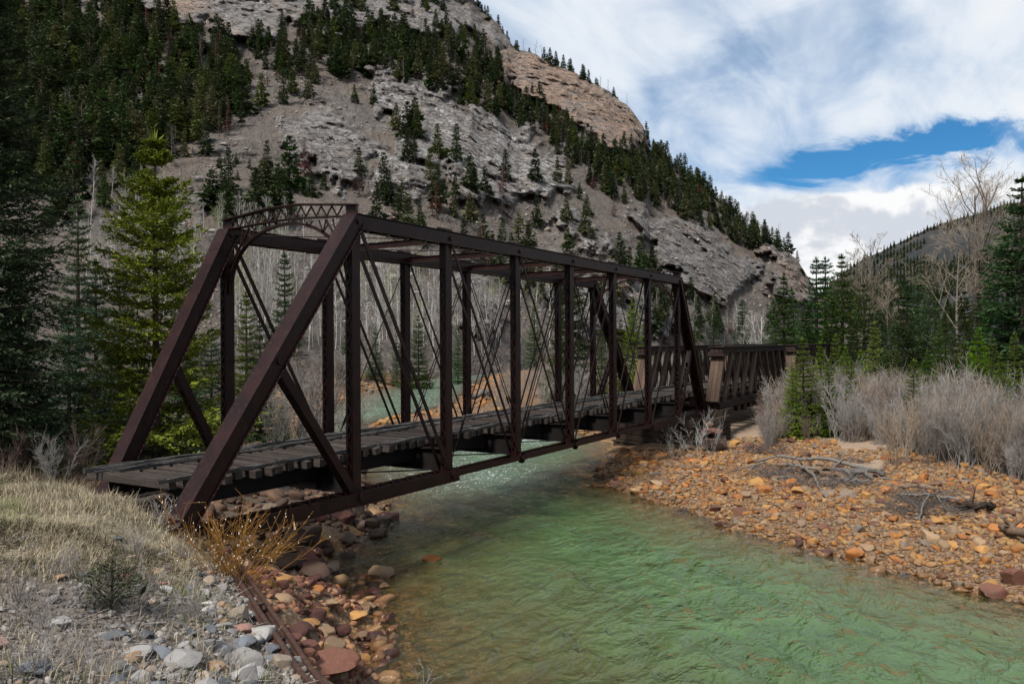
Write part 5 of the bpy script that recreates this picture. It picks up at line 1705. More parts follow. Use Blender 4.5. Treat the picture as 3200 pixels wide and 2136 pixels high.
for shp, u, d, mat, label, nm in ((HERO_D, -55, 25.5, 'spruce_dark', 'tall dark blue-green spruce towering out of frame at the left edge', 'spruce_tree'),
                                  (HERO_B, 487, 29.0, 'spruce_bright', 'large yellow-green spruce behind the near portal of the iron bridge', 'spruce_tree')):
    f = foot(u, d)
    e = empty(nm, f - np.array((0, 0, 0.25)), 0.6)
    if shp is HERO_B:
        e.scale = (1, 1, (at_depth(u, 402, d)[2] - f[2] + 0.25) / 12.4)
    tag(e, label, 'tree')
    place('trunk', wood_mesh('trunk', shp[1], M['bark']), e)
    place('crown', crown_mesh('crown', shp[0], M[mat]), e)
LEFT_SPR = [(40, 780, 33, 'spruce_dark', 0, 'dark spruce just behind the tall spruce at the left edge'), (245, 600, 78, 'spruce_dark', 3, 'narrow dark spruce rising above the pale aspens at the left'), (300, 800, 41, 'spruce_blue', 1, 'slim blue-green spruce between the dark and the yellow-green spruce'),
            (375, 850, 37, 'spruce_blue', 0, 'bushy blue-green spruce touching the left side of the yellow-green spruce'), (215, 960, 39, 'spruce_blue', 2, 'low blue-green spruce beside the tall dark spruce'), (560, 905, 36, 'spruce_blue', 3, 'blue-green spruce half hidden behind the yellow-green spruce and a bridge post'),
            (660, 1010, 35, 'spruce_blue', 4, 'low blue-green spruce under the far end post of the iron bridge'), (770, 900, 47, 'spruce_young', 3, 'slender light-green spruce between the two near end posts'), (812, 985, 46, 'spruce_mid', 0, 'shorter deep-green spruce beside the slender light-green one'), (890, 780, 92, 'spruce_dark', 3, 'dark spruce among the aspens behind the near end post'),
            (40, 700, 30, 'spruce_dark', 4, 'dark spruce filling the gap under the tall spruce at the left edge'), (880, 1240, 41, 'spruce_blue', 2, 'small grey-green spruce on the bank behind the brace strut')]
for a in LEFT_SPR:
    spruce(*a, group='spruces on the near left bank', wide=1.25 if a[3] == 'spruce_blue' else 1.05)
BACK_SPR = [(1780, 715, 82, 'spruce_mid', 0, 'tall green spruce rising above the top chord of the iron bridge'), (1979, 921, 84, 'spruce_young', 4, 'yellow-green spruce framed by the far portal'), (1940, 990, 74, 'spruce_young', 0, 'smaller yellow-green spruce left of the one in the far portal'), (2012, 1010, 90, 'spruce_mid', 1, 'green spruce right behind the far end post'),
            (1880, 1000, 80, 'spruce_mid', 2, 'broad green spruce behind the sixth post of the iron bridge'), (1755, 960, 76, 'spruce_mid', 4, 'broad green spruce low behind the fourth post'), (1174, 1015, 118, 'spruce_dark', 2, 'small dark spruce across the river seen right of the first post'), (1308, 980, 112, 'spruce_mid', 2, 'small green spruce across the river beside the second post'),
            (1431, 1010, 125, 'spruce_dark', 3, 'small dark spruce across the river left of the third post'), (1085, 990, 112, 'spruce_dark', 1, 'small dark spruce across the river behind the first post'), (1670, 930, 150, 'spruce_dark', 1, 'dark narrow spruce below the scree between the third and fourth post'), (1240, 1045, 120, 'spruce_dark', 0, 'tiny dark spruce across the river left of the second post')]
for a in BACK_SPR:
    spruce(*a, group='spruces across the river')
RIGHT_SPR = [(2450, 860, 96, 'spruce_mid', 2, 'dark green spruce directly above the timber spans'), (2552, 797, 92, 'spruce_dark', 3, 'left one of two thin dark spruces against the clouds'), (2580, 797, 95, 'spruce_dark', 3, 'right one of two thin dark spruces against the clouds'), (2632, 787, 86, 'spruce_mid', 0, 'tall pointed spruce right of the two thin dark ones'),
             (2600, 921, 82, 'spruce_mid', 4, 'green spruce at the feet of the tall pointed one'), (2700, 880, 78, 'spruce_mid', 2, 'broad olive spruce below the first leafless cottonwood'), (2836, 864, 79, 'spruce_dark', 1, 'dark spruce left of the twin dark tops at mid right'), (2871, 851, 82, 'spruce_dark', 3, 'taller of the dark spruces at mid right'),
             (2823, 915, 71, 'spruce_mid', 0, 'green spruce in front of the dark spruces at mid right'), (2905, 890, 77, 'spruce_dark', 2, 'broad dark spruce right of the dark spruces at mid right'), (2954, 965, 73, 'spruce_mid', 0, 'lower green spruce left of the big cottonwood trunk'), (3014, 902, 67, 'spruce_mid', 1, 'green spruce in front of the big cottonwood trunk'),
             (3060, 905, 70, 'spruce_mid', 4, 'green spruce right of the big cottonwood trunk'), (3090, 880, 65, 'spruce_mid', 3, 'narrow green spruce below the big dark spruce at the right'), (3150, 700, 61, 'spruce_dark', 2, 'big dark spruce near the right edge'), (3196, 535, 58, 'spruce_dark', 0, 'tallest dark spruce cut by the right edge'),
             (2480, 905, 104, 'spruce_dark', 0, 'dark spruce behind the far timber span'), (2400, 945, 112, 'spruce_dark', 1, 'dark spruce above the first timber span'), (2320, 930, 118, 'spruce_dark', 3, 'narrow dark spruce above the joint of iron and timber spans'), (2230, 960, 125, 'spruce_dark', 4, 'dark spruce right of the far iron end post'),
             (2745, 960, 82, 'spruce_dark', 0, 'dark spruce between the olive one and the dark group'), (2785, 985, 86, 'spruce_dark', 4, 'low dark spruce left of the dark group'), (2520, 930, 88, 'spruce_mid', 1, 'green spruce under the two thin dark ones'), (2665, 985, 74, 'spruce_mid', 3, 'narrow green spruce beside the broad olive one'), (2170, 1010, 130, 'spruce_mid', 2, 'broad green spruce behind the far iron end post'), (3130, 960, 62, 'spruce_mid', 1, 'green spruce at the foot of the big dark spruce')]
for a in RIGHT_SPR:
    spruce(*a, group='spruces behind the willow thicket', wide=1.28)
YOUNG = [(2510, 1046, 47, 0, 'fresh green young spruce half hiding the end of the timber span', 1.35), (2475, 1130, 45.5, 2, 'low young spruce at the foot of the fresh green one', 1.2), (2565, 1060, 51, 1, 'young spruce right behind the fresh green one', 1.1), (2612, 1036, 57, 3, 'slim young spruce in the thicket right of the timber span', 1.1), (2642, 1075, 53, 0, 'short young spruce in the thicket left of the bright one', 1.1),
         (2734, 997, 53, 1, 'bright young spruce standing highest in the thicket', 1.15), (2765, 1075, 51, 4, 'short young spruce right of the bright highest one', 1.1), (2855, 1112, 42, 3, 'small young spruce deep among the grey willows', 1.25), (3059, 1017, 51, 0, 'young spruce above the red-stemmed willows at the right', 1.15), (3012, 1042, 53, 2, 'young spruce left of the one above the red willows', 1.1),
         (3105, 1050, 47, 1, 'young spruce near the right edge of the thicket', 1.1), (2940, 1050, 57, 4, 'young spruce in the middle of the thicket', 1.1), (2690, 1085, 56, 3, 'short young spruce left of the bright highest one', 1.1), (3170, 1030, 55, 3, 'young spruce at the right edge of the picture', 1.1), (2590, 1115, 46, 3, 'slim young spruce in front of the willows right of the fresh green one', 1.2), (2800, 1070, 50, 1, 'young spruce between the bright highest one and the deep small one', 1.15), (2900, 1085, 49, 0, 'young spruce right of the small one deep among the grey willows', 1.15), (2985, 1100, 46, 3, 'slim young spruce before the red-brown willows', 1.1), (3130, 1095, 44, 2, 'low young spruce near the right edge', 1.15), (2660, 1120, 47, 1, 'low young spruce before the bright highest one', 1.15)]
for u, v, d, k, label, wd in YOUNG:
    spruce(u, v, d, 'spruce_young' if k != 4 else 'spruce_mid', k, label, 'young spruces in the thicket', wd)

for i, (u, v, d, mat, k) in enumerate(((3290, 640, 60, 'spruce_dark', 2), (3380, 760, 66, 'spruce_mid', 1), (3470, 700, 62, 'spruce_dark', 4), (3590, 820, 70, 'spruce_mid', 0), (3700, 740, 64, 'spruce_dark', 2), (3340, 960, 56, 'spruce_mid', 3), (3520, 980, 58, 'spruce_mid', 1))):
    spruce(u, v, d, mat, k, ('dark' if mat == 'spruce_dark' else 'green') + ' spruce in the row past the tallest dark spruce', 'spruces past the right edge', 1.1)
for i, (u, v, d, mat, k) in enumerate(((-220, 250, 29, 'spruce_dark', 1), (-420, 330, 31, 'spruce_dark', 2), (-140, 500, 38, 'spruce_mid', 0), (-640, 300, 33, 'spruce_dark', 4))):
    spruce(u, v, d, mat, k, 'dark spruce in the row past the tall spruce at the left edge', 'spruces past the left edge', 1.1)
# tall leafless cottonwoods
for i, (u, v, d, label, kw) in enumerate(((3050, 585, 78, 'tall leafless cottonwood with a forked crown above the right spruces', dict(stems=2, spread=0.36)), (2985, 760, 74, 'leaning leafless cottonwood left of the forked one', dict(stems=1, spread=0.36, lean=0.18)), (3130, 760, 80, 'leafless cottonwood between the forked one and the big dark spruce', dict(stems=1, spread=0.3)),
                                          (2712, 790, 90, 'leafless pale cottonwood right of the tall pointed spruce', dict(stems=2, spread=0.3)), (2775, 890, 92, 'lower leafless cottonwood right of the pale one', dict(stems=1, spread=0.3)), (2375, 975, 98, 'pale leafless aspen above the first timber span', dict(stems=2, spread=0.26)), (2340, 1000, 100, 'small pale leafless aspen left of the taller one above the timber span', dict(stems=2, spread=0.26)))):
    f = foot(u, d)
    h_ = at_depth(u, v, d)[2] - f[2]
    a, b = bare_tree(700 + i, h_, levels=5, kids=(9, 5, 4, 4), trunk_r=0.013, first=0.45, rise=0.95, curve=0.26, twig_r=0.011, **kw)
    e = empty('bare_cottonwood', f, 0.3 * i)
    tag(e, label, 'tree', 'leafless trees behind the thicket')
    pale = i >= 5
    place('trunk', wood_mesh('trunk', a, M['aspen' if pale else 'cottonwood']), e)
    place('crown', wood_mesh('crown', b, M['aspen_twig' if pale else 'cottonwood_twig']), e)

# ------------------------------------------------------------------ willow thickets
WIL = [shrub(800 + k, 3.0, (15, 22, 14, 18, 16, 11)[k], (0.45, 0.35, 0.55, 0.4, 0.6, 0.5)[k], 5, 0.019, 0.0095) for k in range(6)]
wil_me = {mn: [mesh_np('willow_shrub', v, f, M[mn], False) for v, f in WIL] for mn in ('willow_grey', 'willow_red', 'willow_purple', 'willow_tan')}
wil_me['pier_shrub'] = [mesh_np('pale_shrub', *shrub(870 + k, 3.0, 7, 0.6, 4, 0.013, 0.006), M['aspen'], False) for k in range(6)]
def shrub_at(x, y, h_, mat, k, label, group, name='willow_shrub', cat='shrub'):
    o = place(name, wil_me[mat][k], None, (x, y, float(gz(x, y))), (0, 0, rz_.random() * 6.28), (h_ / 3.0 * (0.9 + 0.3 * rz_.random()),) * 2 + (h_ / 3.0,))
    return tag(o, label, cat, group)
WN = {'willow_grey': 'silver-grey leafless willow', 'willow_red': 'red-brown leafless willow', 'willow_purple': 'purple-grey leafless willow', 'willow_tan': 'tan leafless willow'}
front = np.array(VEG[:6] + [(20.5, -27)])
cnt = 0
spots = []
for _ in range(4000):
    if cnt >= 175: break
    t = rz_.random() * (len(front) - 1); i = int(t)
    p = front[i] + (front[i + 1] - front[i]) * (t - i)
    back = abs(rz_.normal(0, 10)) + 0.2
    q = p + np.array([0.86, 0.30]) * back + rz_.normal(0, 0.5, 2)
    if not in_poly(np.array([q[0]]), np.array([q[1]]), VEGPOLY)[0] or (q[0] > 34 and -1.8 < q[1] < 8.5): continue
    if any((q[0] - s[0]) ** 2 + (q[1] - s[1]) ** 2 < 0.55 for s in spots): continue
    spots.append(q); cnt += 1
    pr = rz_.random()
    mat = 'willow_grey' if pr < 0.40 else 'willow_purple' if pr < 0.55 else 'willow_tan' if pr < 0.82 else 'willow_red'
    h_ = (1.6 + 0.095 * min(back, 16)) * (0.8 + 0.5 * rz_.random()) if back > 2 else 0.9 + 0.9 * rz_.random()
    du_ = np.array([q[0], q[1], 0]) - CAM; uu = 1600 + FPX * (du_ @ rt) / (du_ @ fw)
    sect = 'by the timber spans' if uu < 2560 else 'left of the middle' if uu < 2780 else 'right of the middle' if uu < 3000 else 'towards the right edge'
    rowl = ('in the front row of the thicket ' if back < 3 else 'in the middle rows of the thicket ' if back < 11 else 'in the back rows of the thicket ') + sect
    shrub_at(q[0], q[1], h_, mat, int(rz_.integers(0, 6)), ('tall ' if h_ > 2.9 else 'low ' if h_ < 1.7 else '') + WN[mat] + ' ' + rowl, 'willows behind the gravel bar')
for i in range(46):       # shrubs between the timber spans and the open thicket
    u, d = 2385 + 400 * rz_.random(), 43 + 13 * rz_.random()
    f = foot(u, d)
    if -1.6 < f[1] < 8: continue
    mat = ('willow_grey', 'willow_tan', 'willow_grey', 'willow_red', 'willow_purple')[int(rz_.integers(0, 5))]
    shrub_at(f[0], f[1], (1.5 + 0.10 * (d - 43)) * (0.75 + 0.6 * rz_.random()), mat, int(rz_.integers(0, 6)), WN[mat] + (' in front of' if d < 47 else ' beside' if d < 51 else ' behind') + (' the fresh green young spruce' if u < 2560 else ' the slim young spruces right of the timber span'), 'willows by the timber span')
# belt along the far bank upstream and brush on the near left bank
cnt = 0
belt = []
LU = np.array(LEFT[11:18], float)
for _ in range(2000):
    if cnt >= 110: break
    t = rz_.random() ** 0.8 * (len(LU) - 1); i = int(t)
    p = LU[i] + (LU[i + 1] - LU[i]) * (t - i)
    dv = LU[i + 1] - LU[i]; nv = np.array([-dv[1], dv[0]]) / np.linalg.norm(dv)
    back = 2.2 + abs(rz_.normal(0, 9))
    q = p + nv * back
    cnt += 1
    mat = ('willow_purple', 'willow_purple', 'willow_red', 'willow_grey')[int(rz_.integers(0, 4))]
    if cnt > 60:
        belt.append((q[0], q[1], 2.4 + 0.12 * min(back, 14) + 1.2 * rz_.random())); continue
    shrub_at(q[0], q[1], 2.4 + 0.12 * min(back, 14) + 1.2 * rz_.random(), mat, int(rz_.integers(0, 6)), ('tall ' if back > 9 else '') + WN[mat] + (' lining the far river bank' if back < 7 else ' behind the far river bank') + (' near the bridge', ' half-way along it', ' at the river bend')[min(2, int(t / 2.0))], 'willows on the far bank')
for _ in range(46):
    q = np.array([40 + 60 * rz_.random(), 0]); q[1] = 10 + (q[0] - 30) * 0.42 + rz_.normal(0, 5)
    sd_, lf = river_sd(np.array([q[0]]), np.array([q[1]]))
    if sd_[0] > -5 or q[1] < 9.5: continue
    belt.append((q[0], q[1], 2.2 + 1.6 * rz_.random()))
for _ in range(330):      # the crowd at the back of the thicket
    t = rz_.random() * (len(front) - 1); i = int(t)
    q = front[i] + (front[i + 1] - front[i]) * (t - i) + np.array([0.86, 0.30]) * (2.5 + 26 * rz_.random()) + rz_.normal(0, 1.5, 2)
    if q[0] > 33 and -1.8 < q[1] < 9: continue
    belt.append((q[0], q[1], 2.0 + 1.2 * rz_.random()))
belt = np.array(belt)
mass('willow_belt', [wil_me[m_][k] for m_ in ('willow_purple', 'willow_grey', 'willow_tan') for k in (0, 2, 4)], np.concatenate([belt[:, :2], gz(belt[:, 0], belt[:, 1])[:, None]], 1), rz_.random(len(belt)) * 6.28, belt[:, 2] / 3.0, rz_.integers(0, 9, len(belt)), 'crowded leafless willows farther back')
for u, d, h_, mat, label in ((985, 43, 5.2, 'willow_purple', 'tall dark leafless shrub on the left bank seen under the brace strut'), (930, 42, 4.0, 'willow_purple', 'shorter dark leafless shrub left of the tall one under the brace strut'), (1040, 46, 4.2, 'willow_grey', 'grey leafless shrub right of the tall one under the brace strut'), (850, 40, 3.4, 'willow_grey', 'grey leafless shrub on the left bank near the brace'),
                             (90, 25, 1.6, 'willow_red', 'brown leafless brush under the tall dark spruce'), (160, 24, 1.5, 'willow_grey', 'grey leafless brush at the edge of the grass'), (230, 25.5, 1.9, 'willow_red', 'brown leafless brush left of the yellow-green spruce'), (20, 24, 1.5, 'willow_red', 'brown leafless brush at the left edge of the grass'), (285, 27, 1.3, 'willow_grey', 'low grey brush at the foot of the yellow-green spruce'), (620, 30, 1.8, 'willow_grey', 'grey leafless shrub behind the deck near the yellow-green spruce')):
    f = foot(u, d)
    shrub_at(f[0], f[1], h_, mat, int(u) % 6, label, 'leafless shrubs on the near left bank')
# pale shrub growing against the pier
for u, v, h_, k in ((2165, 1432, 2.6, 2), (2110, 1440, 1.5, 5), (2225, 1420, 2.0, 4)):
    p = on_ground(u, v)
    shrub_at(p[0], p[1], h_, 'pier_shrub', k, {2: 'pale leafless shrub growing against the timber pier', 5: 'small pale shrub left of the one against the timber pier', 4: 'small pale shrub right of the one against the timber pier'}[k], 'pale shrubs at the pier')
# ------------------------------------------------------------------ stones
import bmesh
def rock_shape(seed, sub=3, flat=0.65, cuts=9, rough=0.05):
    bm = bmesh.new()
    bmesh.ops.create_icosphere(bm, subdivisions=sub, radius=1.0)
    v = np.array([q.co[:] for q in bm.verts])
    f = np.array([[q.index for q in fc.verts] for fc in bm.faces])
    bm.free()
    r = np.random.default_rng(seed)
    for k in range(cuts):
        n = r.normal(0, 1, 3); n /= np.linalg.norm(n)
        t = 0.45 + 0.38 * r.random()
        e = v @ n - t
        v = v - n[None] * np.where(e > 0, e * 1.0, 0)[:, None]
    v = v * (1 + (fbm(v * 1.7 + seed * 3.3, 3) - 0.5)[:, None] * rough * 6)
    v = v * np.array([1.0, 0.62 + 0.3 * r.random(), flat * (0.75 + 0.4 * r.random())])
    v -= (v.max(0) + v.min(0)) / 2
    return v / max(v[:, 0].max(), 1e-6) * 0.5, f          # unit length along x
RK = [rock_shape(k, 3, 0.62, 8 + k % 6) for k in range(12)]
RKL = [rock_shape(40 + k, 2, 0.60, 8 + k % 6) for k in range(8)]
RKT = [rock_shape(60 + k, 1, 0.60, 6) for k in range(6)]
def one_colour(name, c):
    d, l = tuple(x * 0.72 for x in c), tuple(min(0.8, x * 1.3) for x in c)
    return stone(name, [(0.0, d), (0.5, c), (1.0, l)], (0.62, 0.55, 0.5))
SC = {'rust-orange': (0.29, 0.115, 0.034), 'red-brown': (0.125, 0.054, 0.035), 'ochre': (0.33, 0.175, 0.058), 'tan': (0.25, 0.165, 0.098), 'grey-brown': (0.15, 0.115, 0.088)}
SM = {c: one_colour(c.replace('-', '_') + '_stone', v) for c, v in SC.items()}
SM['maroon'] = one_colour('maroon_stone', (0.092, 0.038, 0.029))
SM['dark brown'] = one_colour('dark_brown_stone', (0.075, 0.047, 0.034))
SM['light grey'] = one_colour('light_grey_stone', (0.26, 0.25, 0.24))
SM['blue-grey'] = one_colour('blue_grey_stone', (0.13, 0.142, 0.16))
SM['white'] = one_colour('white_stone', (0.42, 0.405, 0.385))
SM['cream'] = one_colour('cream_stone', (0.33, 0.265, 0.205))
SM['pink'] = one_colour('pink_stone', (0.28, 0.155, 0.125))
SM['slate'] = one_colour('slate_grey_stone', (0.075, 0.08, 0.088))
ROCKME = {}
def rock_me(col, k):
    if (col, k) not in ROCKME:
        ROCKME[(col, k)] = mesh_np('stone', RK[k][0], RK[k][1], SM[col], True)
        ROCKME[(col, k)].set_sharp_from_angle(angle=R(24))
    return ROCKME[(col, k)]
def put_stone(name, x, y, z, size, col, k, label, group=None, rz=None, tilt=0.15, cat='stone', flat=1.0, sink=0.28):
    o = place(name, rock_me(col, k), None, (x, y, z + size * 0.30 * flat - size * sink * flat * 0.6), (rz_.normal(0, tilt), rz_.normal(0, tilt), rz_.random() * 6.28 if rz is None else rz), (size, size, size * flat))
    return tag(o, label, cat, group)
def stone_mass(name, P, S, shapes, mat, label, seed):
    r = np.random.default_rng(seed)
    vs, fs, ts, n = [], [], [], 0
    for p, s in zip(P, S):
        v, f = shapes[int(r.integers(0, len(shapes)))]
        a = r.random() * 6.28; ca, sa = math.cos(a), math.sin(a)
        tl = r.normal(0, 0.2)
        m3 = np.array([[ca, -sa, 0], [sa, ca, 0], [0, 0, 1.0]]) @ np.array([[math.cos(tl), 0, math.sin(tl)], [0, 1, 0], [-math.sin(tl), 0, math.cos(tl)]])
        vs.append((v * s) @ m3.T + p + np.array([0, 0, s * 0.12])); fs.append(f + n); n += len(v)
        ts.append(np.full(len(v), r.random()))
    me = mesh_np(name, np.concatenate(vs), np.concatenate(fs), mat, False, attrs={'tint': np.concatenate(ts)})
    return tag(place(name, me), label, kind='stuff')

# gravel bar on the right
rs = np.random.default_rng(900)
def sample_area(n, x0, x1, y0, y1, ok):
    out = np.zeros((0, 2))
    while len(out) < n:
        q = np.stack([rs.uniform(x0, x1, 4 * n), rs.uniform(y0, y1, 4 * n)], 1)
        out = np.concatenate([out, q[ok(q[:, 0], q[:, 1])]])
    return out[:n]
def bar_ok(x, y):
    sd, lf = river_sd(x, y)
    vd = seg_dist(x, y, VEG)
    inv = in_poly(x, y, VEGPOLY)
    sandy = (vd < 4.4) & (x > 27) & (y > -10) & (fbm(xyz(x * 0.25, y * 0.25, 8.0), 2) < 0.56)
    pier_ = (x > 31.5) & (y > -1.6)
    u_ = ((np.stack([x, y, 0 * x], 1) - CAM[None]) @ rt) / ((np.stack([x, y, 0 * x], 1) - CAM[None]) @ fw)
    return (~lf) & (sd < 0.25) & ((~inv) | (vd < 0.8)) & (~sandy) & (~pier_) & (u_ < 0.86) & (x < 36)
bp2 = sample_area(14500, 9, 36, -26, 4, bar_ok)
dd_ = (np.concatenate([bp2, np.zeros((len(bp2), 1))], 1) - CAM[None]) @ fw
bs = np.clip(rs.lognormal(math.log(0.120), 0.52, len(bp2)), 0.045, 0.60)
bz = gz(bp2[:, 0], bp2[:, 1])
B3 = np.concatenate([bp2, bz[:, None]], 1)
o_ = np.argsort(-bs)
picked = []
for i in o_:
    if len(picked) >= 290: break
    if all((B3[i, 0] - B3[j, 0]) ** 2 + (B3[i, 1] - B3[j, 1]) ** 2 > (0.40 * (bs[i] + bs[j])) ** 2 for j in picked): picked.append(i)
pk = np.zeros(len(bs), bool); pk[picked] = True
psd, _ = river_sd(B3[:, 0], B3[:, 1])
names = ['rust-orange', 'red-brown', 'ochre', 'tan', 'grey-brown']
for i in picked:
    col = names[int(rs.choice(5, p=[0.26, 0.20, 0.16, 0.22, 0.16]))]
    k = int(rs.integers(0, 12)); fl = 0.7 + 0.5 * rs.random()
    where = 'at the waterline of the gravel bar' if psd[i] > -0.8 else 'near the tip of the gravel bar by the pier' if B3[i, 0] > 23 and B3[i, 1] > -5 else 'on the gravel bar between waterline and driftwood' if psd[i] > -4.5 else 'on the upper gravel bar before the willows'
    shp = 'flat' if fl < 0.86 else 'blocky' if fl > 1.05 else 'rounded'
    sz = 'large ' if bs[i] > 0.42 else ''
    put_stone('cobble', B3[i, 0], B3[i, 1], B3[i, 2], bs[i] * 1.08, col, k, sz + col + ' ' + shp + ' cobble ' + where, 'cobbles on the gravel bar', flat=fl)
lg = (~pk) & (bs > 0.13)
stone_mass('bar_cobbles', B3[lg], bs[lg] * 1.1, RKL, M['cobble'], 'countless smaller orange and brown cobbles of the gravel bar', 1)
sm = (~pk) & ~lg
stone_mass('bar_pebbles', B3[sm], bs[sm] * 1.15, RKT, M['cobble'], 'pebbles between the cobbles of the gravel bar', 2)
def near_up(x, y):
    sd, lf = river_sd(x, y)
    return (sd < 0.4) & (sd > -5.5)
ub = sample_area(2600, 14, 120, 8, 84, near_up)
ub = ub[(ub[:, 1] > 8 + 0.0 * ub[:, 0])]
us = np.clip(rs.lognormal(math.log(0.33), 0.45, len(ub)), 0.15, 1.0)
stone_mass('upstream_cobbles', np.concatenate([ub, gz(ub[:, 0], ub[:, 1])[:, None]], 1), us, RKL, M['cobble'], 'orange cobbles along both banks upstream of the bridge', 3)
def lbank(x, y):
    sd, lf = river_sd(x, y)
    return lf & (sd < 0.5) & (sd > -9)
lk = sample_area(1500, 1.0, 24, 4.8, 24, lbank)
lks = np.clip(rs.lognormal(math.log(0.30), 0.5, len(lk)), 0.12, 0.9)
stone_mass('left_bank_rubble', np.concatenate([lk, gz(lk[:, 0], lk[:, 1])[:, None]], 1), lks, RKL, M['dark_shade_rock'], 'brown rubble, darkened as shade, on the left bank behind the deck', 8)  # darker stone colour puts the shade around the deck into the rubble
# bed stones that show through the shallows
def shallow(x, y):
    sd, lf = river_sd(x, y)
    return (sd > 0.0) & (sd < np.where(lf, 4.5, 1.6))
sb = sample_area(1100, -6, 30, -14, 8, shallow)
ss = np.clip(rs.lognormal(math.log(0.24), 0.45, len(sb)), 0.08, 0.7)
stone_mass('riverbed_stones', np.concatenate([sb, gz(sb[:, 0], sb[:, 1])[:, None]], 1), ss, RKL, M['wet_tan'], 'ochre stones lying under the shallow water', 4)

# fallen blocks on the scree of the mountainside
tu, tv2 = rs.uniform(350, 2480, 9000), rs.uniform(150, 1020, 9000)
ok_ = (tv2 > np.interp(tu, RU, RV) + 20) & (fbm(xyz(tu * 0.012, tv2 * 0.012, 6.0), 3) > 0.44)
TP, TD = on_mtn(tu[ok_], tv2[ok_])
stone_mass('scree_blocks', TP[:4200], np.clip(rs.lognormal(math.log(0.75), 0.5, len(TP[:4200])), 0.3, 3.0), RKT, M['grey_stone'], 'fallen grey blocks scattered over the scree', 9)
# left bank between the old rail and the water
def bank_ok(x, y):
    sd, lf = river_sd(x, y)
    return lf & (sd < 0.7) & ((x - 0.53 * y) > -0.15) & (sd > -5)
lb = sample_area(1300, -7, 6, -12, 0.2, bank_ok)
ls = np.clip(rs.lognormal(math.log(0.145), 0.52, len(lb)), 0.05, 0.42)
L3 = np.concatenate([lb, gz(lb[:, 0], lb[:, 1])[:, None]], 1)
o_ = np.argsort(-ls)[:120]
for i in o_:
    col = ['maroon', 'red-brown', 'tan', 'ochre', 'rust-orange'][int(rs.choice(5, p=[0.34, 0.22, 0.22, 0.12, 0.10]))]
    sdv = float(river_sd(np.array([L3[i, 0]]), np.array([L3[i, 1]]))[0][0])
    fl = 0.75 + 0.4 * rs.random()
    wh = 'at the water edge of the left bank' if sdv > -0.9 else 'half-way up the left bank below the old rail' if sdv > -2.3 else 'just below the old rail'
    put_stone('boulder', *L3[i], ls[i] * 1.05, col, int(rs.integers(0, 12)), ('flat ' if fl < 0.92 else 'rounded ') + col + ' boulder ' + wh, 'boulders on the left bank', flat=fl)
rm_ = np.ones(len(ls), bool); rm_[o_] = False
stone_mass('bank_cobbles', L3[rm_], ls[rm_], RKL, M['maroon'], 'small brown stones of the left bank', 5)
# dark rocks under the near end of the bridge
def under_ok(x, y):
    sd, lf = river_sd(x, y)
    return lf & (sd < 0.9) & (x > 0.3) & (y > -0.4)
ur = sample_area(480, 0.3, 12, -0.4, 6.5, under_ok)
us = np.clip(rs.lognormal(math.log(0.27), 0.5, len(ur)), 0.10, 0.8)
U3 = np.concatenate([ur, gz(ur[:, 0], ur[:, 1])[:, None]], 1)
o_ = np.argsort(-us)[:95]
for i in o_:
    col = ['dark brown', 'maroon', 'grey-brown'][int(rs.choice(3, p=[0.6, 0.3, 0.1]))]
    wh = 'in the shade under the near end of the iron bridge' if U3[i, 0] < 4 else 'at the water edge beneath the first panel of the iron bridge'
    put_stone('rock', *U3[i], us[i] * 1.1, col, int(rs.integers(0, 12)), ('large ' if us[i] > 0.7 else '') + col + ' rock ' + wh, 'rocks under the bridge')
rm_ = np.ones(len(us), bool); rm_[o_] = False
stone_mass('shaded_rubble', U3[rm_], us[rm_], RKL, M['dark_shade_rock'], 'smaller dark rubble under the near end of the bridge', 6)
# pale gravel and stones left of the old rail
def grav_ok(x, y):
    return ((x - 0.53 * y) < -0.3) & ((x - 0.53 * y) > -6.5) & (y < -0.8) & (y > -10.5) & (rs.random(len(x)) < np.exp(-np.maximum(0, -0.9 - (x - 0.53 * y)) * 0.30) * sstep(-y, 0.8, 3.0))
gp = sample_area(5200, -12, 0.5, -10.5, -1.2, grav_ok)
gs_ = np.clip(rs.lognormal(math.log(0.05), 0.62, len(gp)), 0.018, 0.30)
G3 = np.concatenate([gp, gz(gp[:, 0], gp[:, 1])[:, None]], 1)
o_ = np.argsort(-gs_)[:130]
for i in o_:
    col = ['light grey', 'blue-grey', 'cream', 'white', 'pink', 'slate', 'tan'][int(rs.choice(7, p=[0.30, 0.16, 0.16, 0.12, 0.06, 0.12, 0.08]))]
    fl = 0.7 + 0.45 * rs.random()
    dr = seg_dist(np.array([G3[i, 0]]), np.array([G3[i, 1]]), RAIL)[0]
    wh = 'right beside the old rail' if dr < 0.9 else 'on the gravel slope above the old rail' if dr < 2.6 else 'among the dead twigs at the lower left'
    put_stone('stone', *G3[i], gs_[i] * 1.1, col, int(rs.integers(0, 12)), ('flat ' if fl < 0.88 else 'rounded ') + col + ' stone ' + wh, 'stones on the gravel slope', flat=fl)
rm_ = np.ones(len(gs_), bool); rm_[o_] = False
stone_mass('slope_gravel', G3[rm_], gs_[rm_], RKT, M['grey_stone'], 'grey and brown gravel on the slope left of the old rail', 7)
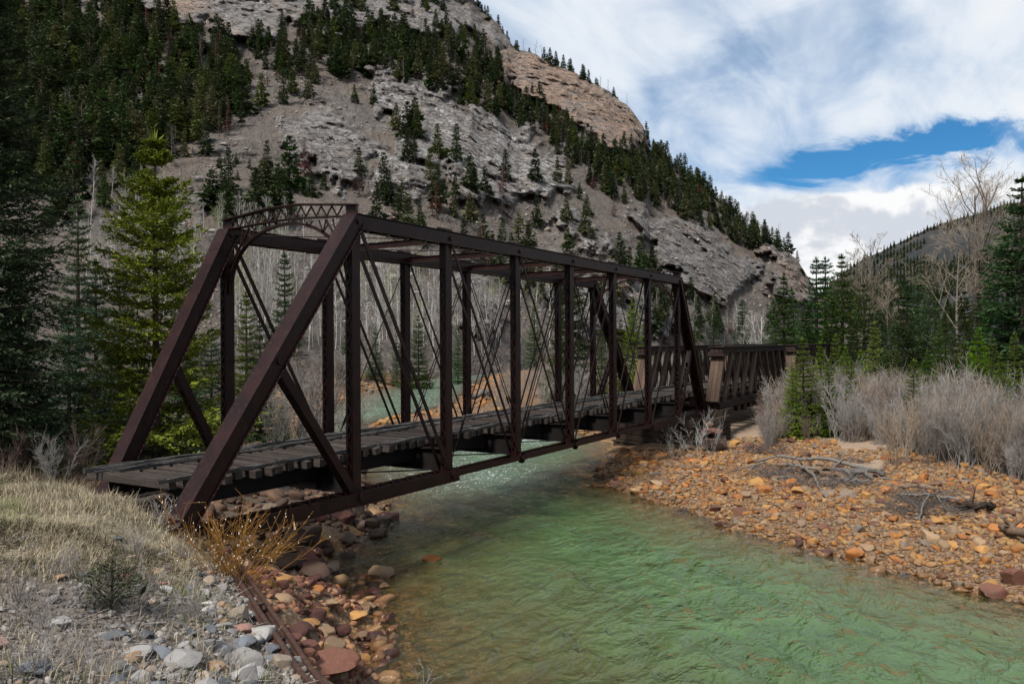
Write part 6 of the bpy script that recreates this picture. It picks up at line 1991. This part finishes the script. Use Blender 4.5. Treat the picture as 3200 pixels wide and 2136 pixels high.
# stones that stand out one by one in the photograph
SINGLES = [(745, 1930, 0.34, 'cream', 1, 0.9, 'largest cream rounded stone against the old rail'), (822, 1995, 0.30, 'white', 4, 1.35, 'white upright stone leaning on the old rail'), (763, 2022, 0.36, 'blue-grey', 7, 1.0, 'angular blue-grey rock left of the white upright stone'), (572, 2078, 0.40, 'light grey', 2, 0.8, 'broad light-grey boulder at the bottom left'),
           (757, 2085, 0.44, 'light grey', 9, 0.85, 'largest grey boulder at the bottom beside the old rail'), (880, 2085, 0.30, 'cream', 5, 0.9, 'cream stone touching the old rail at the bottom'), (672, 2095, 0.22, 'tan', 3, 1.0, 'tan stone between the two big grey boulders'), (343, 1990, 0.34, 'blue-grey', 6, 0.45, 'flat blue-grey slab among the dead twigs'),
           (420, 2048, 0.32, 'light grey', 8, 0.45, 'flat light-grey slab below the blue-grey one'), (509, 1832, 0.19, 'pink', 10, 0.9, 'pink stone on the gravel slope'), (372, 1690, 0.24, 'blue-grey', 0, 0.8, 'blue-grey stone half buried in the dry grass'), (640, 1775, 0.28, 'light grey', 11, 0.6, 'flat light-grey stone at the upper end of the old rail'), (455, 1990, 0.2, 'slate', 4, 0.7, 'dark slate stone left of the boulders'), (690, 2045, 0.26, 'blue-grey', 3, 0.8, 'blue-grey stone above the tan one at the bottom'), (640, 2030, 0.24, 'light grey', 5, 0.9, 'light-grey stone left of the angular blue-grey rock'), (850, 2040, 0.24, 'blue-grey', 8, 1.0, 'blue-grey stone between the white upright stone and the cream one'), (700, 1960, 0.2, 'light grey', 0, 0.8, 'light-grey stone below the largest cream one'), (800, 2120, 0.3, 'light grey', 11, 0.7, 'light-grey stone at the bottom edge beside the rail'), (640, 2120, 0.22, 'cream', 6, 0.8, 'cream stone at the bottom edge below the tan one'), (600, 1985, 0.18, 'slate', 9, 0.8, 'slate stone on the gravel left of the cream one'),
           (1061, 1985, 0.40, 'maroon', 1, 1.15, 'round maroon boulder on the left bank'), (1010, 2095, 1.0, 'red-brown', 6, 0.55, 'long red-brown boulder behind the rail at the bottom'), (977, 1938, 0.42, 'maroon', 3, 1.0, 'maroon boulder above the round one'), (1033, 1893, 0.46, 'tan', 9, 0.9, 'tan boulder with a dark base on the left bank'), (1135, 1910, 0.42, 'tan', 2, 0.6, 'tan stone at the water edge of the left bank'),
           (1112, 1930, 0.46, 'ochre', 8, 0.5, 'flat ochre stone lying in the shallows'), (1045, 2035, 0.42, 'tan', 5, 0.8, 'tan boulder right of the rail'), (905, 2010, 0.32, 'maroon', 10, 1.0, 'maroon stone between rail and bank'), (940, 1985, 0.5, 'maroon', 7, 0.95, 'broad maroon boulder left of the round one'), (1130, 1990, 0.40, 'tan', 11, 0.7, 'tan stone right of the round maroon boulder')]
for u, v, s, col, k, fl, label in SINGLES:
    p = on_ground(u, v)
    put_stone('boulder' if s > 0.35 else 'stone', p[0], p[1], p[2], s * 1.25, col, k, label, flat=fl, tilt=0.05)
for u, v, s, col, k, fl, rise, label in ((1193, 1796, 0.95, 'tan', 3, 0.95, 0.16, 'flat-topped tan block standing in the shallow water'), (1350, 1750, 0.75, 'rust-orange', 5, 0.5, 0.02, 'low wet orange rock awash in the river'), (1400, 1702, 0.9, 'tan', 8, 0.45, -0.10, 'pale rock just under the surface of the river'), (1170, 1852, 0.42, 'maroon', 2, 0.7, 0.08, 'small dark rock in the shallows below the tan block'), (1205, 1832, 0.36, 'tan', 9, 0.7, 0.05, 'small tan rock in the shallows below the tan block'),
                                         (1175, 1640, 1.3, 'dark brown', 6, 0.45, 0.06, 'low dark rock at the water edge under the bottom chord'), (1130, 1600, 0.8, 'dark brown', 1, 0.7, 0.10, 'dark rock under the first panel of the bottom chord'), (1720, 2052, 0.9, 'tan', 4, 0.35, -0.22, 'submerged tan stone near the bottom of the river')):
    p = at_height(u, v, WL)
    o = put_stone('boulder', p[0], p[1], WL + rise - s * 0.22 * fl, s, col, k, label, flat=fl, tilt=0.04, rz=0.5)
# broken masonry at the pier
for u, v, dx, size, col, label, k, fl in ((2222, 1352, 0, 1.5, 'maroon', 'flat maroon capstone beside the timber pier', 3, 0.55), (2232, 1405, 0, 1.4, 'dark brown', 'squared dark stone under the maroon capstone', 4, 1.15), (2210, 1318, 0.4, 0.6, 'tan', 'tan stone lodged behind the maroon capstone', 1, 0.8), (2152, 1428, 0, 0.62, 'tan', 'round tan boulder at the foot of the pale shrub', 7, 0.9), (2500, 1372, 0, 0.5, 'rust-orange', 'lone orange stone at the edge of the willows', 2, 0.9)):
    p = on_ground(u, 1410 if 'maroon' in label or 'squared' in label else v)
    zt = p[2] + (0.95 if 'flat maroon' in label else 1.35 if 'lodged' in label else 0.25 if 'squared' in label else 0)
    put_stone('boulder', p[0] + dx, p[1], zt, size, col, k, label, flat=fl, tilt=0.04, rz=0.4)

# ------------------------------------------------------------------ old rails along the bank
for off, label in ((0.0, 'rusty old rail lying along the gravel bank, river side'), (0.24, 'rusty old rail lying along the gravel bank, grass side')):
    ln = [np.array(p) for p in RAIL]
    pts = []
    for a, b in zip(ln[:-1], ln[1:]):
        for t in np.linspace(0, 1, 8, endpoint=False):
            pts.append(a + (b - a) * t)
    pts.append(ln[-1])
    pts = np.array(pts)
    nv = np.array([-0.88, 0.47])
    pts = pts + nv * off
    zz_ = np.maximum.accumulate(np.zeros(len(pts))) + gz(pts[:, 0], pts[:, 1])
    kk = np.ones(7) / 7
    zz_ = np.convolve(np.pad(zz_, 3, 'edge'), kk, 'valid') + 0.14 + 0.03 * (off == 0)
    prof = [(-0.05, 0.0), (0.05, 0.0), (0.05, 0.015), (0.012, 0.025), (0.012, 0.085), (0.032, 0.092), (0.032, 0.125), (-0.032, 0.125), (-0.032, 0.092), (-0.012, 0.085), (-0.012, 0.025), (-0.05, 0.015)]
    vs, fs = [], []
    for i, (p, z) in enumerate(zip(pts, zz_)):
        d = pts[min(i + 1, len(pts) - 1)] - pts[max(i - 1, 0)]; d /= np.linalg.norm(d)
        s = np.array([-d[1], d[0]])
        for a, b in prof:
            vs.append((p[0] + s[0] * a, p[1] + s[1] * a, z + b - 0.09))
    n = len(prof)
    for i in range(len(pts) - 1):
        for k_ in range(n):
            fs.append((i * n + k_, i * n + (k_ + 1) % n, (i + 1) * n + (k_ + 1) % n, (i + 1) * n + k_))
    fs += [tuple(range(n)), tuple((len(pts) - 1) * n + k_ for k_ in range(n))[::-1]]
    me = bpy.data.meshes.new('old_rail'); me.from_pydata(vs, [], fs); me.materials.append(M['rail']); me.update()
    tag(place('old_rail', me), label, 'rail', 'old rails on the bank')
p = on_ground(806, 1915)
m_ = MB(); m_.box((-0.05, -0.05, -0.4), (0.05, 0.05, 0.12)); m_.box((-0.09, -0.07, 0.12), (0.09, 0.07, 0.15))
o = m_.build('iron_stake', M['rail']); o.location = p; tag(o, 'short rusty iron stake holding the old rails', 'stake')

# ------------------------------------------------------------------ driftwood
def log(name, path, r0, r1, mat, label, group, stubs=0, lift=0.0, seed=0):
    r = np.random.default_rng(seed)
    P = []
    for (u, v), dz in path:
        q = on_ground(u, v); P.append(q + np.array([0, 0, dz * 1.25 + lift]))
    P = np.array(P)
    n = max(7, len(P) * 4)
    t = np.linspace(0, len(P) - 1, n)
    C = np.stack([np.interp(t, np.arange(len(P)), P[:, k]) for k in range(3)], 1)
    C[1:-1] += r.normal(0, 0.5 * r0, (n - 2, 3))
    rad = np.linspace(r0, r1, n) * (0.85 + 0.3 * r.random(n))
    rad[0] *= 0.7; rad[-1] *= 0.6
    mb = MB(); mb.tube(C, rad, 8)
    for k in range(stubs):
        i = int(r.integers(1, n - 1))
        d = r.normal(0, 1, 3); d[2] = abs(d[2]) * 0.7; d /= np.linalg.norm(d)
        L = 0.25 + 0.7 * r.random()
        mb.tube([C[i], C[i] + d * L * 0.5, C[i] + d * L + r.normal(0, 0.08, 3)], [rad[i] * 0.4, rad[i] * 0.25, 0.006], 5)
    o = mb.build(name, M[mat], None, smooth=True)
    return tag(o, label, 'log' if r0 > 0.05 else 'branch', group)
G1, G2 = 'driftwood heap on the gravel bar', 'driftwood near the right edge'
log('driftwood_log', [((2359, 1458), 0.10), ((2440, 1463), 0.40), ((2500, 1468), 0.30), ((2580, 1475), 0.42), ((2680, 1484), 0.22), ((2768, 1495), 0.10)], 0.05, 0.09, 'drift', 'longest silver driftwood log at the back of the heap', G1, 4, 0.1, 1)
log('driftwood_log', [((2560, 1484), 0.10), ((2700, 1492), 0.20), ((2765, 1498), 0.14)], 0.08, 0.10, 'drift', 'thick pale driftwood log ending at the right of the heap', G1, 2, 0.08, 2)
log('driftwood_log', [((2500, 1492), 0.20), ((2580, 1500), 0.22), ((2640, 1510), 0.10)], 0.14, 0.10, 'drift_brown', 'brown rotten log in the middle of the heap', G1, 3, 0.05, 3)
log('driftwood_log', [((2615, 1510), 0.10), ((2722, 1520), 0.12)], 0.08, 0.06, 'drift', 'short pale log in front of the heap', G1, 2, 0.05, 4)
log('driftwood_log', [((2410, 1505), 0.06), ((2490, 1500), 0.12)], 0.07, 0.05, 'drift', 'short pale log at the left foot of the heap', G1, 1, 0.05, 5)
log('driftwood_log', [((2430, 1478), 0.25), ((2520, 1484), 0.30), ((2590, 1488), 0.2)], 0.10, 0.07, 'drift_brown', 'brown split log under the long silver one', G1, 4, 0.05, 31)
log('driftwood_log', [((2640, 1500), 0.25), ((2690, 1505), 0.30), ((2730, 1512), 0.15)], 0.10, 0.08, 'drift', 'stubby grey log at the right front of the heap', G1, 3, 0.05, 32)
log('driftwood_log', [((2455, 1490), 0.35), ((2560, 1500), 0.30)], 0.06, 0.05, 'drift', 'slim grey log lying across the middle of the heap', G1, 3, 0.08, 33)
log('driftwood_branch', [((2470, 1466), 0.2), ((2500, 1478), 0.7)], 0.03, 0.012, 'drift', 'short grey branch jutting up at the left of the heap', G1, 2, 0.0, 34)
log('driftwood_branch', [((2800, 1560), 0.1), ((2900, 1580), 0.30), ((3000, 1596), 0.25)], 0.04, 0.05, 'drift', 'grey branch lying along the wide mat of brushwood', G2, 5, 0.04, 35)
log('driftwood_branch', [((2590, 1490), 0.15), ((2646, 1478), 0.65)], 0.035, 0.02, 'drift', 'thin pale stick standing up from the heap', G1, 0, 0.0, 6)
log('driftwood_branch', [((2515, 1500), 0.40), ((2540, 1512), 0.28), ((2560, 1535), 0.1), ((2584, 1562), 0.02)], 0.06, 0.04, 'drift', 'curved grey branch reaching down from the heap towards the water', G1, 0, 0.04, 7)
log('driftwood_branch', [((2275, 1478), 0.05), ((2340, 1470), 0.12), ((2395, 1464), 0.22)], 0.02, 0.04, 'drift', 'long thin white stick pointing left from the heap', G1, 0, 0.03, 8)
log('driftwood_branch', [((2745, 1500), 0.10), ((2800, 1508), 0.04)], 0.05, 0.02, 'drift', 'small grey stick at the right end of the heap', G1, 0, 0.03, 9)
log('driftwood_log', [((2990, 1600), 0.14), ((3050, 1600), 0.18), ((3110, 1602), 0.12)], 0.10, 0.14, 'crib', 'blackened log at the end of the grey brushwood', G2, 3, 0.06, 10)
log('driftwood_log', [((2808, 1530), 0.05), ((2870, 1530), 0.12), ((2936, 1536), 0.06)], 0.08, 0.07, 'drift_brown', 'brown log behind the grey brushwood', G2, 1, 0.04, 11)
log('driftwood_branch', [((2874, 1632), 0.02), ((2880, 1615), 0.22), ((2905, 1595), 0.48), ((2925, 1592), 0.40), ((2960, 1605), 0.1)], 0.035, 0.025, 'drift', 'arched silver branch in front of the grey brushwood', G2, 1, 0.02, 12)
log('driftwood_branch', [((2890, 1632), 0.06), ((2935, 1655), 0.04), ((2975, 1674), 0.05), ((3055, 1664), 0.05)], 0.018, 0.012, 'drift', 'long thin grey root lying on the cobbles', G2, 0, 0.03, 13)
log('driftwood_log', [((3125, 1668), 0.18), ((3200, 1695), 0.20), ((3290, 1730), 0.1)], 0.12, 0.16, 'drift_brown', 'weathered log cut by the right edge of the picture', G2, 4, 0.05, 14)
log('driftwood_log', [((1462, 1266), 0.4), ((1500, 1256), 0.5), ((1535, 1248), 0.6)], 0.22, 0.30, 'drift', 'pale log lying on the stony bar upstream of the bridge', None, 3, 0.1, 15)
def tangle(u0, u1, v0, v1, n, label, seed, mat='snag', hgt=0.42):
    r = np.random.default_rng(seed)
    P0, P1, R0, R1 = [], [], [], []
    for i in range(n):
        p = on_ground(r.uniform(u0, u1), r.uniform(v0, v1))
        a = r.normal(0.4, 0.5) + (math.pi if r.random() < 0.5 else 0)
        for s in range(3):
            d = np.array([-math.sin(a) * 0.9, math.cos(a), r.normal(0.05, 0.25)])
            q = p + d * (0.15 + 0.25 * r.random())
            q[2] = max(q[2], float(gz(q[0], q[1])) + 0.03 + hgt * r.random() * 0.6)
            p = p if s else p + np.array([0, 0, hgt * r.random()])
            P0.append(p); P1.append(q); R0.append(0.013 - 0.002 * s); R1.append(0.011 - 0.002 * s)
            p = q; a += r.normal(0, 0.5)
    v, f = segs_mesh(np.array(P0), np.array(P1), np.array(R0), np.array(R1), 3)
    return tag(place('brushwood_tangle', mesh_np('brushwood_tangle', v, f, M[mat], False)), label, 'brushwood', 'brushwood on the gravel bar')
tangle(2385, 2480, 1468, 1500, 100, 'fine brown brushwood at the left end of the driftwood heap', 21)
tangle(2480, 2700, 1490, 1530, 220, 'dark brushwood in front of the driftwood heap', 22)
tangle(2790, 3010, 1545, 1620, 260, 'wide mat of grey brushwood right of the driftwood heap', 23)
tangle(2340, 2440, 1400, 1425, 90, 'brown brushwood on the sand behind the cobbles', 24)
tangle(2600, 2680, 1440, 1465, 40, 'thin reddish brushwood above the driftwood heap', 25)

# ------------------------------------------------------------------ small plants of the near bank
p = on_ground(728, 1815)
P0, P1, R0, R1, CK = [], [], [], [], []
r = np.random.default_rng(31)
for s in range(58):
    az_ = r.random() * 6.28; tl = 1.0 * math.sqrt(r.random())
    d = np.array([math.cos(az_) * tl, math.sin(az_) * tl, 1.0]); d += np.array([0.45, -0.55, 0]) * 0.35 * (r.random() < 0.5); d /= np.linalg.norm(d)
    q = np.array([r.normal(0, 0.22), r.normal(0, 0.22), -0.1]); L = 0.95 + 0.8 * r.random()
    for i in range(5):
        d = d + r.normal(0, 0.09, 3); d /= np.linalg.norm(d)
        e = q + d * L / 5
        P0.append(q); P1.append(e); R0.append(0.010 - 0.0014 * i); R1.append(0.010 - 0.0014 * (i + 1))
        if i > 1:
            for k in range(3):
                g = d + r.normal(0, 0.45, 3); g /= np.linalg.norm(g)
                b = q + (e - q) * r.random(); c = b + g * (0.12 + 0.3 * r.random())
                P0.append(b); P1.append(c); R0.append(0.0045); R1.append(0.003)
                for m_ in range(1 if r.random() < 0.35 else 0):
                    CK.append(b + (c - b) * r.random())
        q = e
v, f = segs_mesh(np.array(P0), np.array(P1), np.array(R0), np.array(R1), 4)
e = empty('willow_shrub', p)
tag(e, 'ochre-yellow willow shrub with pale catkins at the foot of the near end post', 'shrub')
place('stems', mesh_np('stems', v, f, M['willow_yellow'], True), e)
CK = np.array(CK)
v, f = segs_mesh(CK, CK + r.normal(0, 0.012, CK.shape) + np.array([0, 0, 0.02]), np.full(len(CK), 0.009), np.full(len(CK), 0.006), 4)
place('catkins', mesh_np('catkins', v, f, M['catkin'], True), e)['kind'] = 'stuff'
sap = conifer(620, 0.70, 0.42, 8, 6, 6, 3, bare=0.02, droop=-0.45, shape=0.45, size=0.14, ragged=0.5, fill=0.35)
p = on_ground(350, 1905)
e = empty('spruce_sapling', p); tag(e, 'small dark green conifer sapling on the gravel slope', 'sapling')
place('trunk', wood_mesh('trunk', sap[1], M['bark']), e); place('crown', crown_mesh('crown', sap[0], M['juniper']), e)
TW = [mesh_np('dead_shrub', *shrub(850 + k, 0.6, 16, 0.95, 4, 0.006, 0.003), M['dead_twig'], False) for k in range(4)]
for i, (u, v, h_, label) in enumerate(((150, 1960, 0.6, 'tangled dead shrub at the far left of the gravel'), (270, 1900, 0.6, 'dead shrub left of the conifer sapling'), (420, 1890, 0.7, 'dead shrub spreading over the conifer sapling'), (620, 1930, 0.75, 'brown dead shrub between the sapling and the old rail'), (420, 1740, 0.6, 'dead shrub at the lower edge of the grass'), (230, 2060, 0.55, 'dead shrub at the bottom left'),
                                       (100, 2110, 0.6, 'dead shrub in the bottom left corner'), (330, 2110, 0.5, 'dead shrub at the bottom below the flat slabs'), (40, 1900, 0.6, 'dead shrub at the left edge below the grass'), (520, 1650, 0.8, 'dead shrub against the foot of the near end post'), (500, 1560, 0.7, 'dead shrub on the abutment timbers'), (200, 1800, 0.55, 'low dead shrub in the grass above the gravel'), (560, 1760, 0.5, 'low dead shrub near the upper end of the rail'), (700, 2090, 0.45, 'dead shrub among the grey boulders'))):
    p = on_ground(u, v)
    o = place('dead_shrub', TW[i % 4], None, p, (0, 0, i * 1.3), (h_ / 0.6,) * 3); tag(o, label, 'shrub', 'dead shrubs on the near bank')
# dead twig standing out of the shallows at the bottom
p = at_height(1322, 2150, WL)
a, b = bare_tree(66, 1.0, 0.45, 3, (4, 3), trunk_r=0.012, first=0.35, twig_r=0.004, lean=0.15)
o = place('dead_branch', mesh_np('dead_branch', np.concatenate([a[0], b[0]]), np.concatenate([a[1], b[1] + len(a[0])]), M['dead_twig'], True), None, p - np.array((0, 0, 0.35)), (0, 0, 0.6)); tag(o, 'pale dead branch sticking out of the water at the bottom', 'branch')
# twig litter
lp = sample_area(1500, -12, 0, -10.5, 0, lambda x, y: ((x - 0.53 * y) < -0.5) & ((x - 0.53 * y) > -7))
a_ = rs.random(len(lp)) * 6.28; L_ = rs.uniform(0.08, 0.35, len(lp))
z_ = gz(lp[:, 0], lp[:, 1]) + rs.uniform(0.0, 0.08, len(lp))
q0 = np.stack([lp[:, 0], lp[:, 1], z_], 1)
q1 = q0 + np.stack([np.cos(a_) * L_, np.sin(a_) * L_, rs.normal(0.03, 0.06, len(lp))], 1)
v, f = segs_mesh(q0, q1, np.full(len(lp), 0.005), np.full(len(lp), 0.003), 3)
tag(place('twig_litter', mesh_np('twig_litter', v, f, M['dead_twig'], False)), 'dead twigs strewn over the gravel slope', kind='stuff')

# ------------------------------------------------------------------ dry grass
def grass_patch(name, pts, lmin, lmax, label, seed, greenp=0.08, mat_=0.8):
    r = np.random.default_rng(seed)
    n = len(pts)
    z = gz(pts[:, 0], pts[:, 1])
    b = np.stack([pts[:, 0], pts[:, 1], z - 0.01], 1)
    swirl = fbm(xyz(pts[:, 0] * 0.9, pts[:, 1] * 0.9, 3.0), 2) * 12
    a = swirl + r.normal(0, 0.7, n)
    ln = r.uniform(lmin, lmax, n) * (0.6 + 0.9 * vnoise(xyz(pts[:, 0] * 1.6, pts[:, 1] * 1.6, 9.0)))
    lean = np.clip(r.normal(mat_, 0.35, n), 0.1, 1.6)
    hz = np.stack([np.cos(a), np.sin(a), 0 * a], 1)
    upv = np.array([[0, 0, 1.0]])
    m1 = b + (hz * np.sin(lean * 0.5)[:, None] + upv * np.cos(lean * 0.5)[:, None]) * (ln * 0.5)[:, None]
    m2 = m1 + (hz * np.sin(lean * 1.3)[:, None] + upv * np.cos(lean * 1.3)[:, None]) * (ln * 0.5)[:, None]
    s = np.stack([-np.sin(a), np.cos(a), 0 * a], 1) * 0.0055
    v = np.stack([b - s, b + s, m1 + s * 0.8, m1 - s * 0.8, m2], 1).reshape(-1, 3)
    i = np.arange(n)[:, None] * 5
    q4 = i + np.array([[0, 1, 2, 3]]); t3 = i + np.array([[3, 2, 4]])
    green = vnoise(xyz(pts[:, 0] * 0.7, pts[:, 1] * 0.7, 20.0)) > 1 - greenp * 3
    tint = np.where(green & (r.random(n) < 0.6), r.uniform(0.89, 1.0, n), np.clip(r.normal(0.40, 0.24, n), 0, 0.84))
    me = mesh_np(name, v, [q4, t3], M['grass'], False, attrs={'tint': np.repeat(tint, 5)})
    return tag(place(name, me), label, kind='stuff')
def g_ok(x, y):
    sd, lf = river_sd(x, y)
    dens = sstep(y + 3 * (fbm(xyz(x * 0.3, y * 0.3, 8.0), 2) - 0.5), -3.2, -1.6)
    onb = (x > -1.6) & (y > 0.7) & (y < 4.3)
    return ((x - 0.53 * y) < -0.5 - 0.9 * sstep(-y, 0.2, 1.8)) & (sd < -2) & (~onb) & (rs.random(len(x)) < dens * (0.12 + 0.88 * sstep(fbm(xyz(x * 1.3, y * 1.3, 4.0), 3), 0.35, 0.6)))
gpts = sample_area(62000, -12.5, 0.3, -4.6, 6.0, g_ok)
grass_patch('dry_grass', gpts, 0.14, 0.38, 'dry tan grass matted over the near bank', 41, 0.055, 1.15)
gpts = sample_area(9000, -12, 3, 5.5, 12, lambda x, y: (river_sd(x, y)[0] < -2))
grass_patch('tall_grass', gpts, 0.25, 0.6, 'taller dry grass at the edge of the spruces', 42, 0.05, 0.5)
gpts = sample_area(2500, -12, 0, -10, -3.5, lambda x, y: ((x - 0.53 * y) < -0.9) & ((x - 0.53 * y) > -6) & (rs.random(len(x)) < 0.5))
grass_patch('sparse_grass', gpts, 0.08, 0.25, 'sparse dry grass between the stones of the slope', 43, 0.08, 0.7)
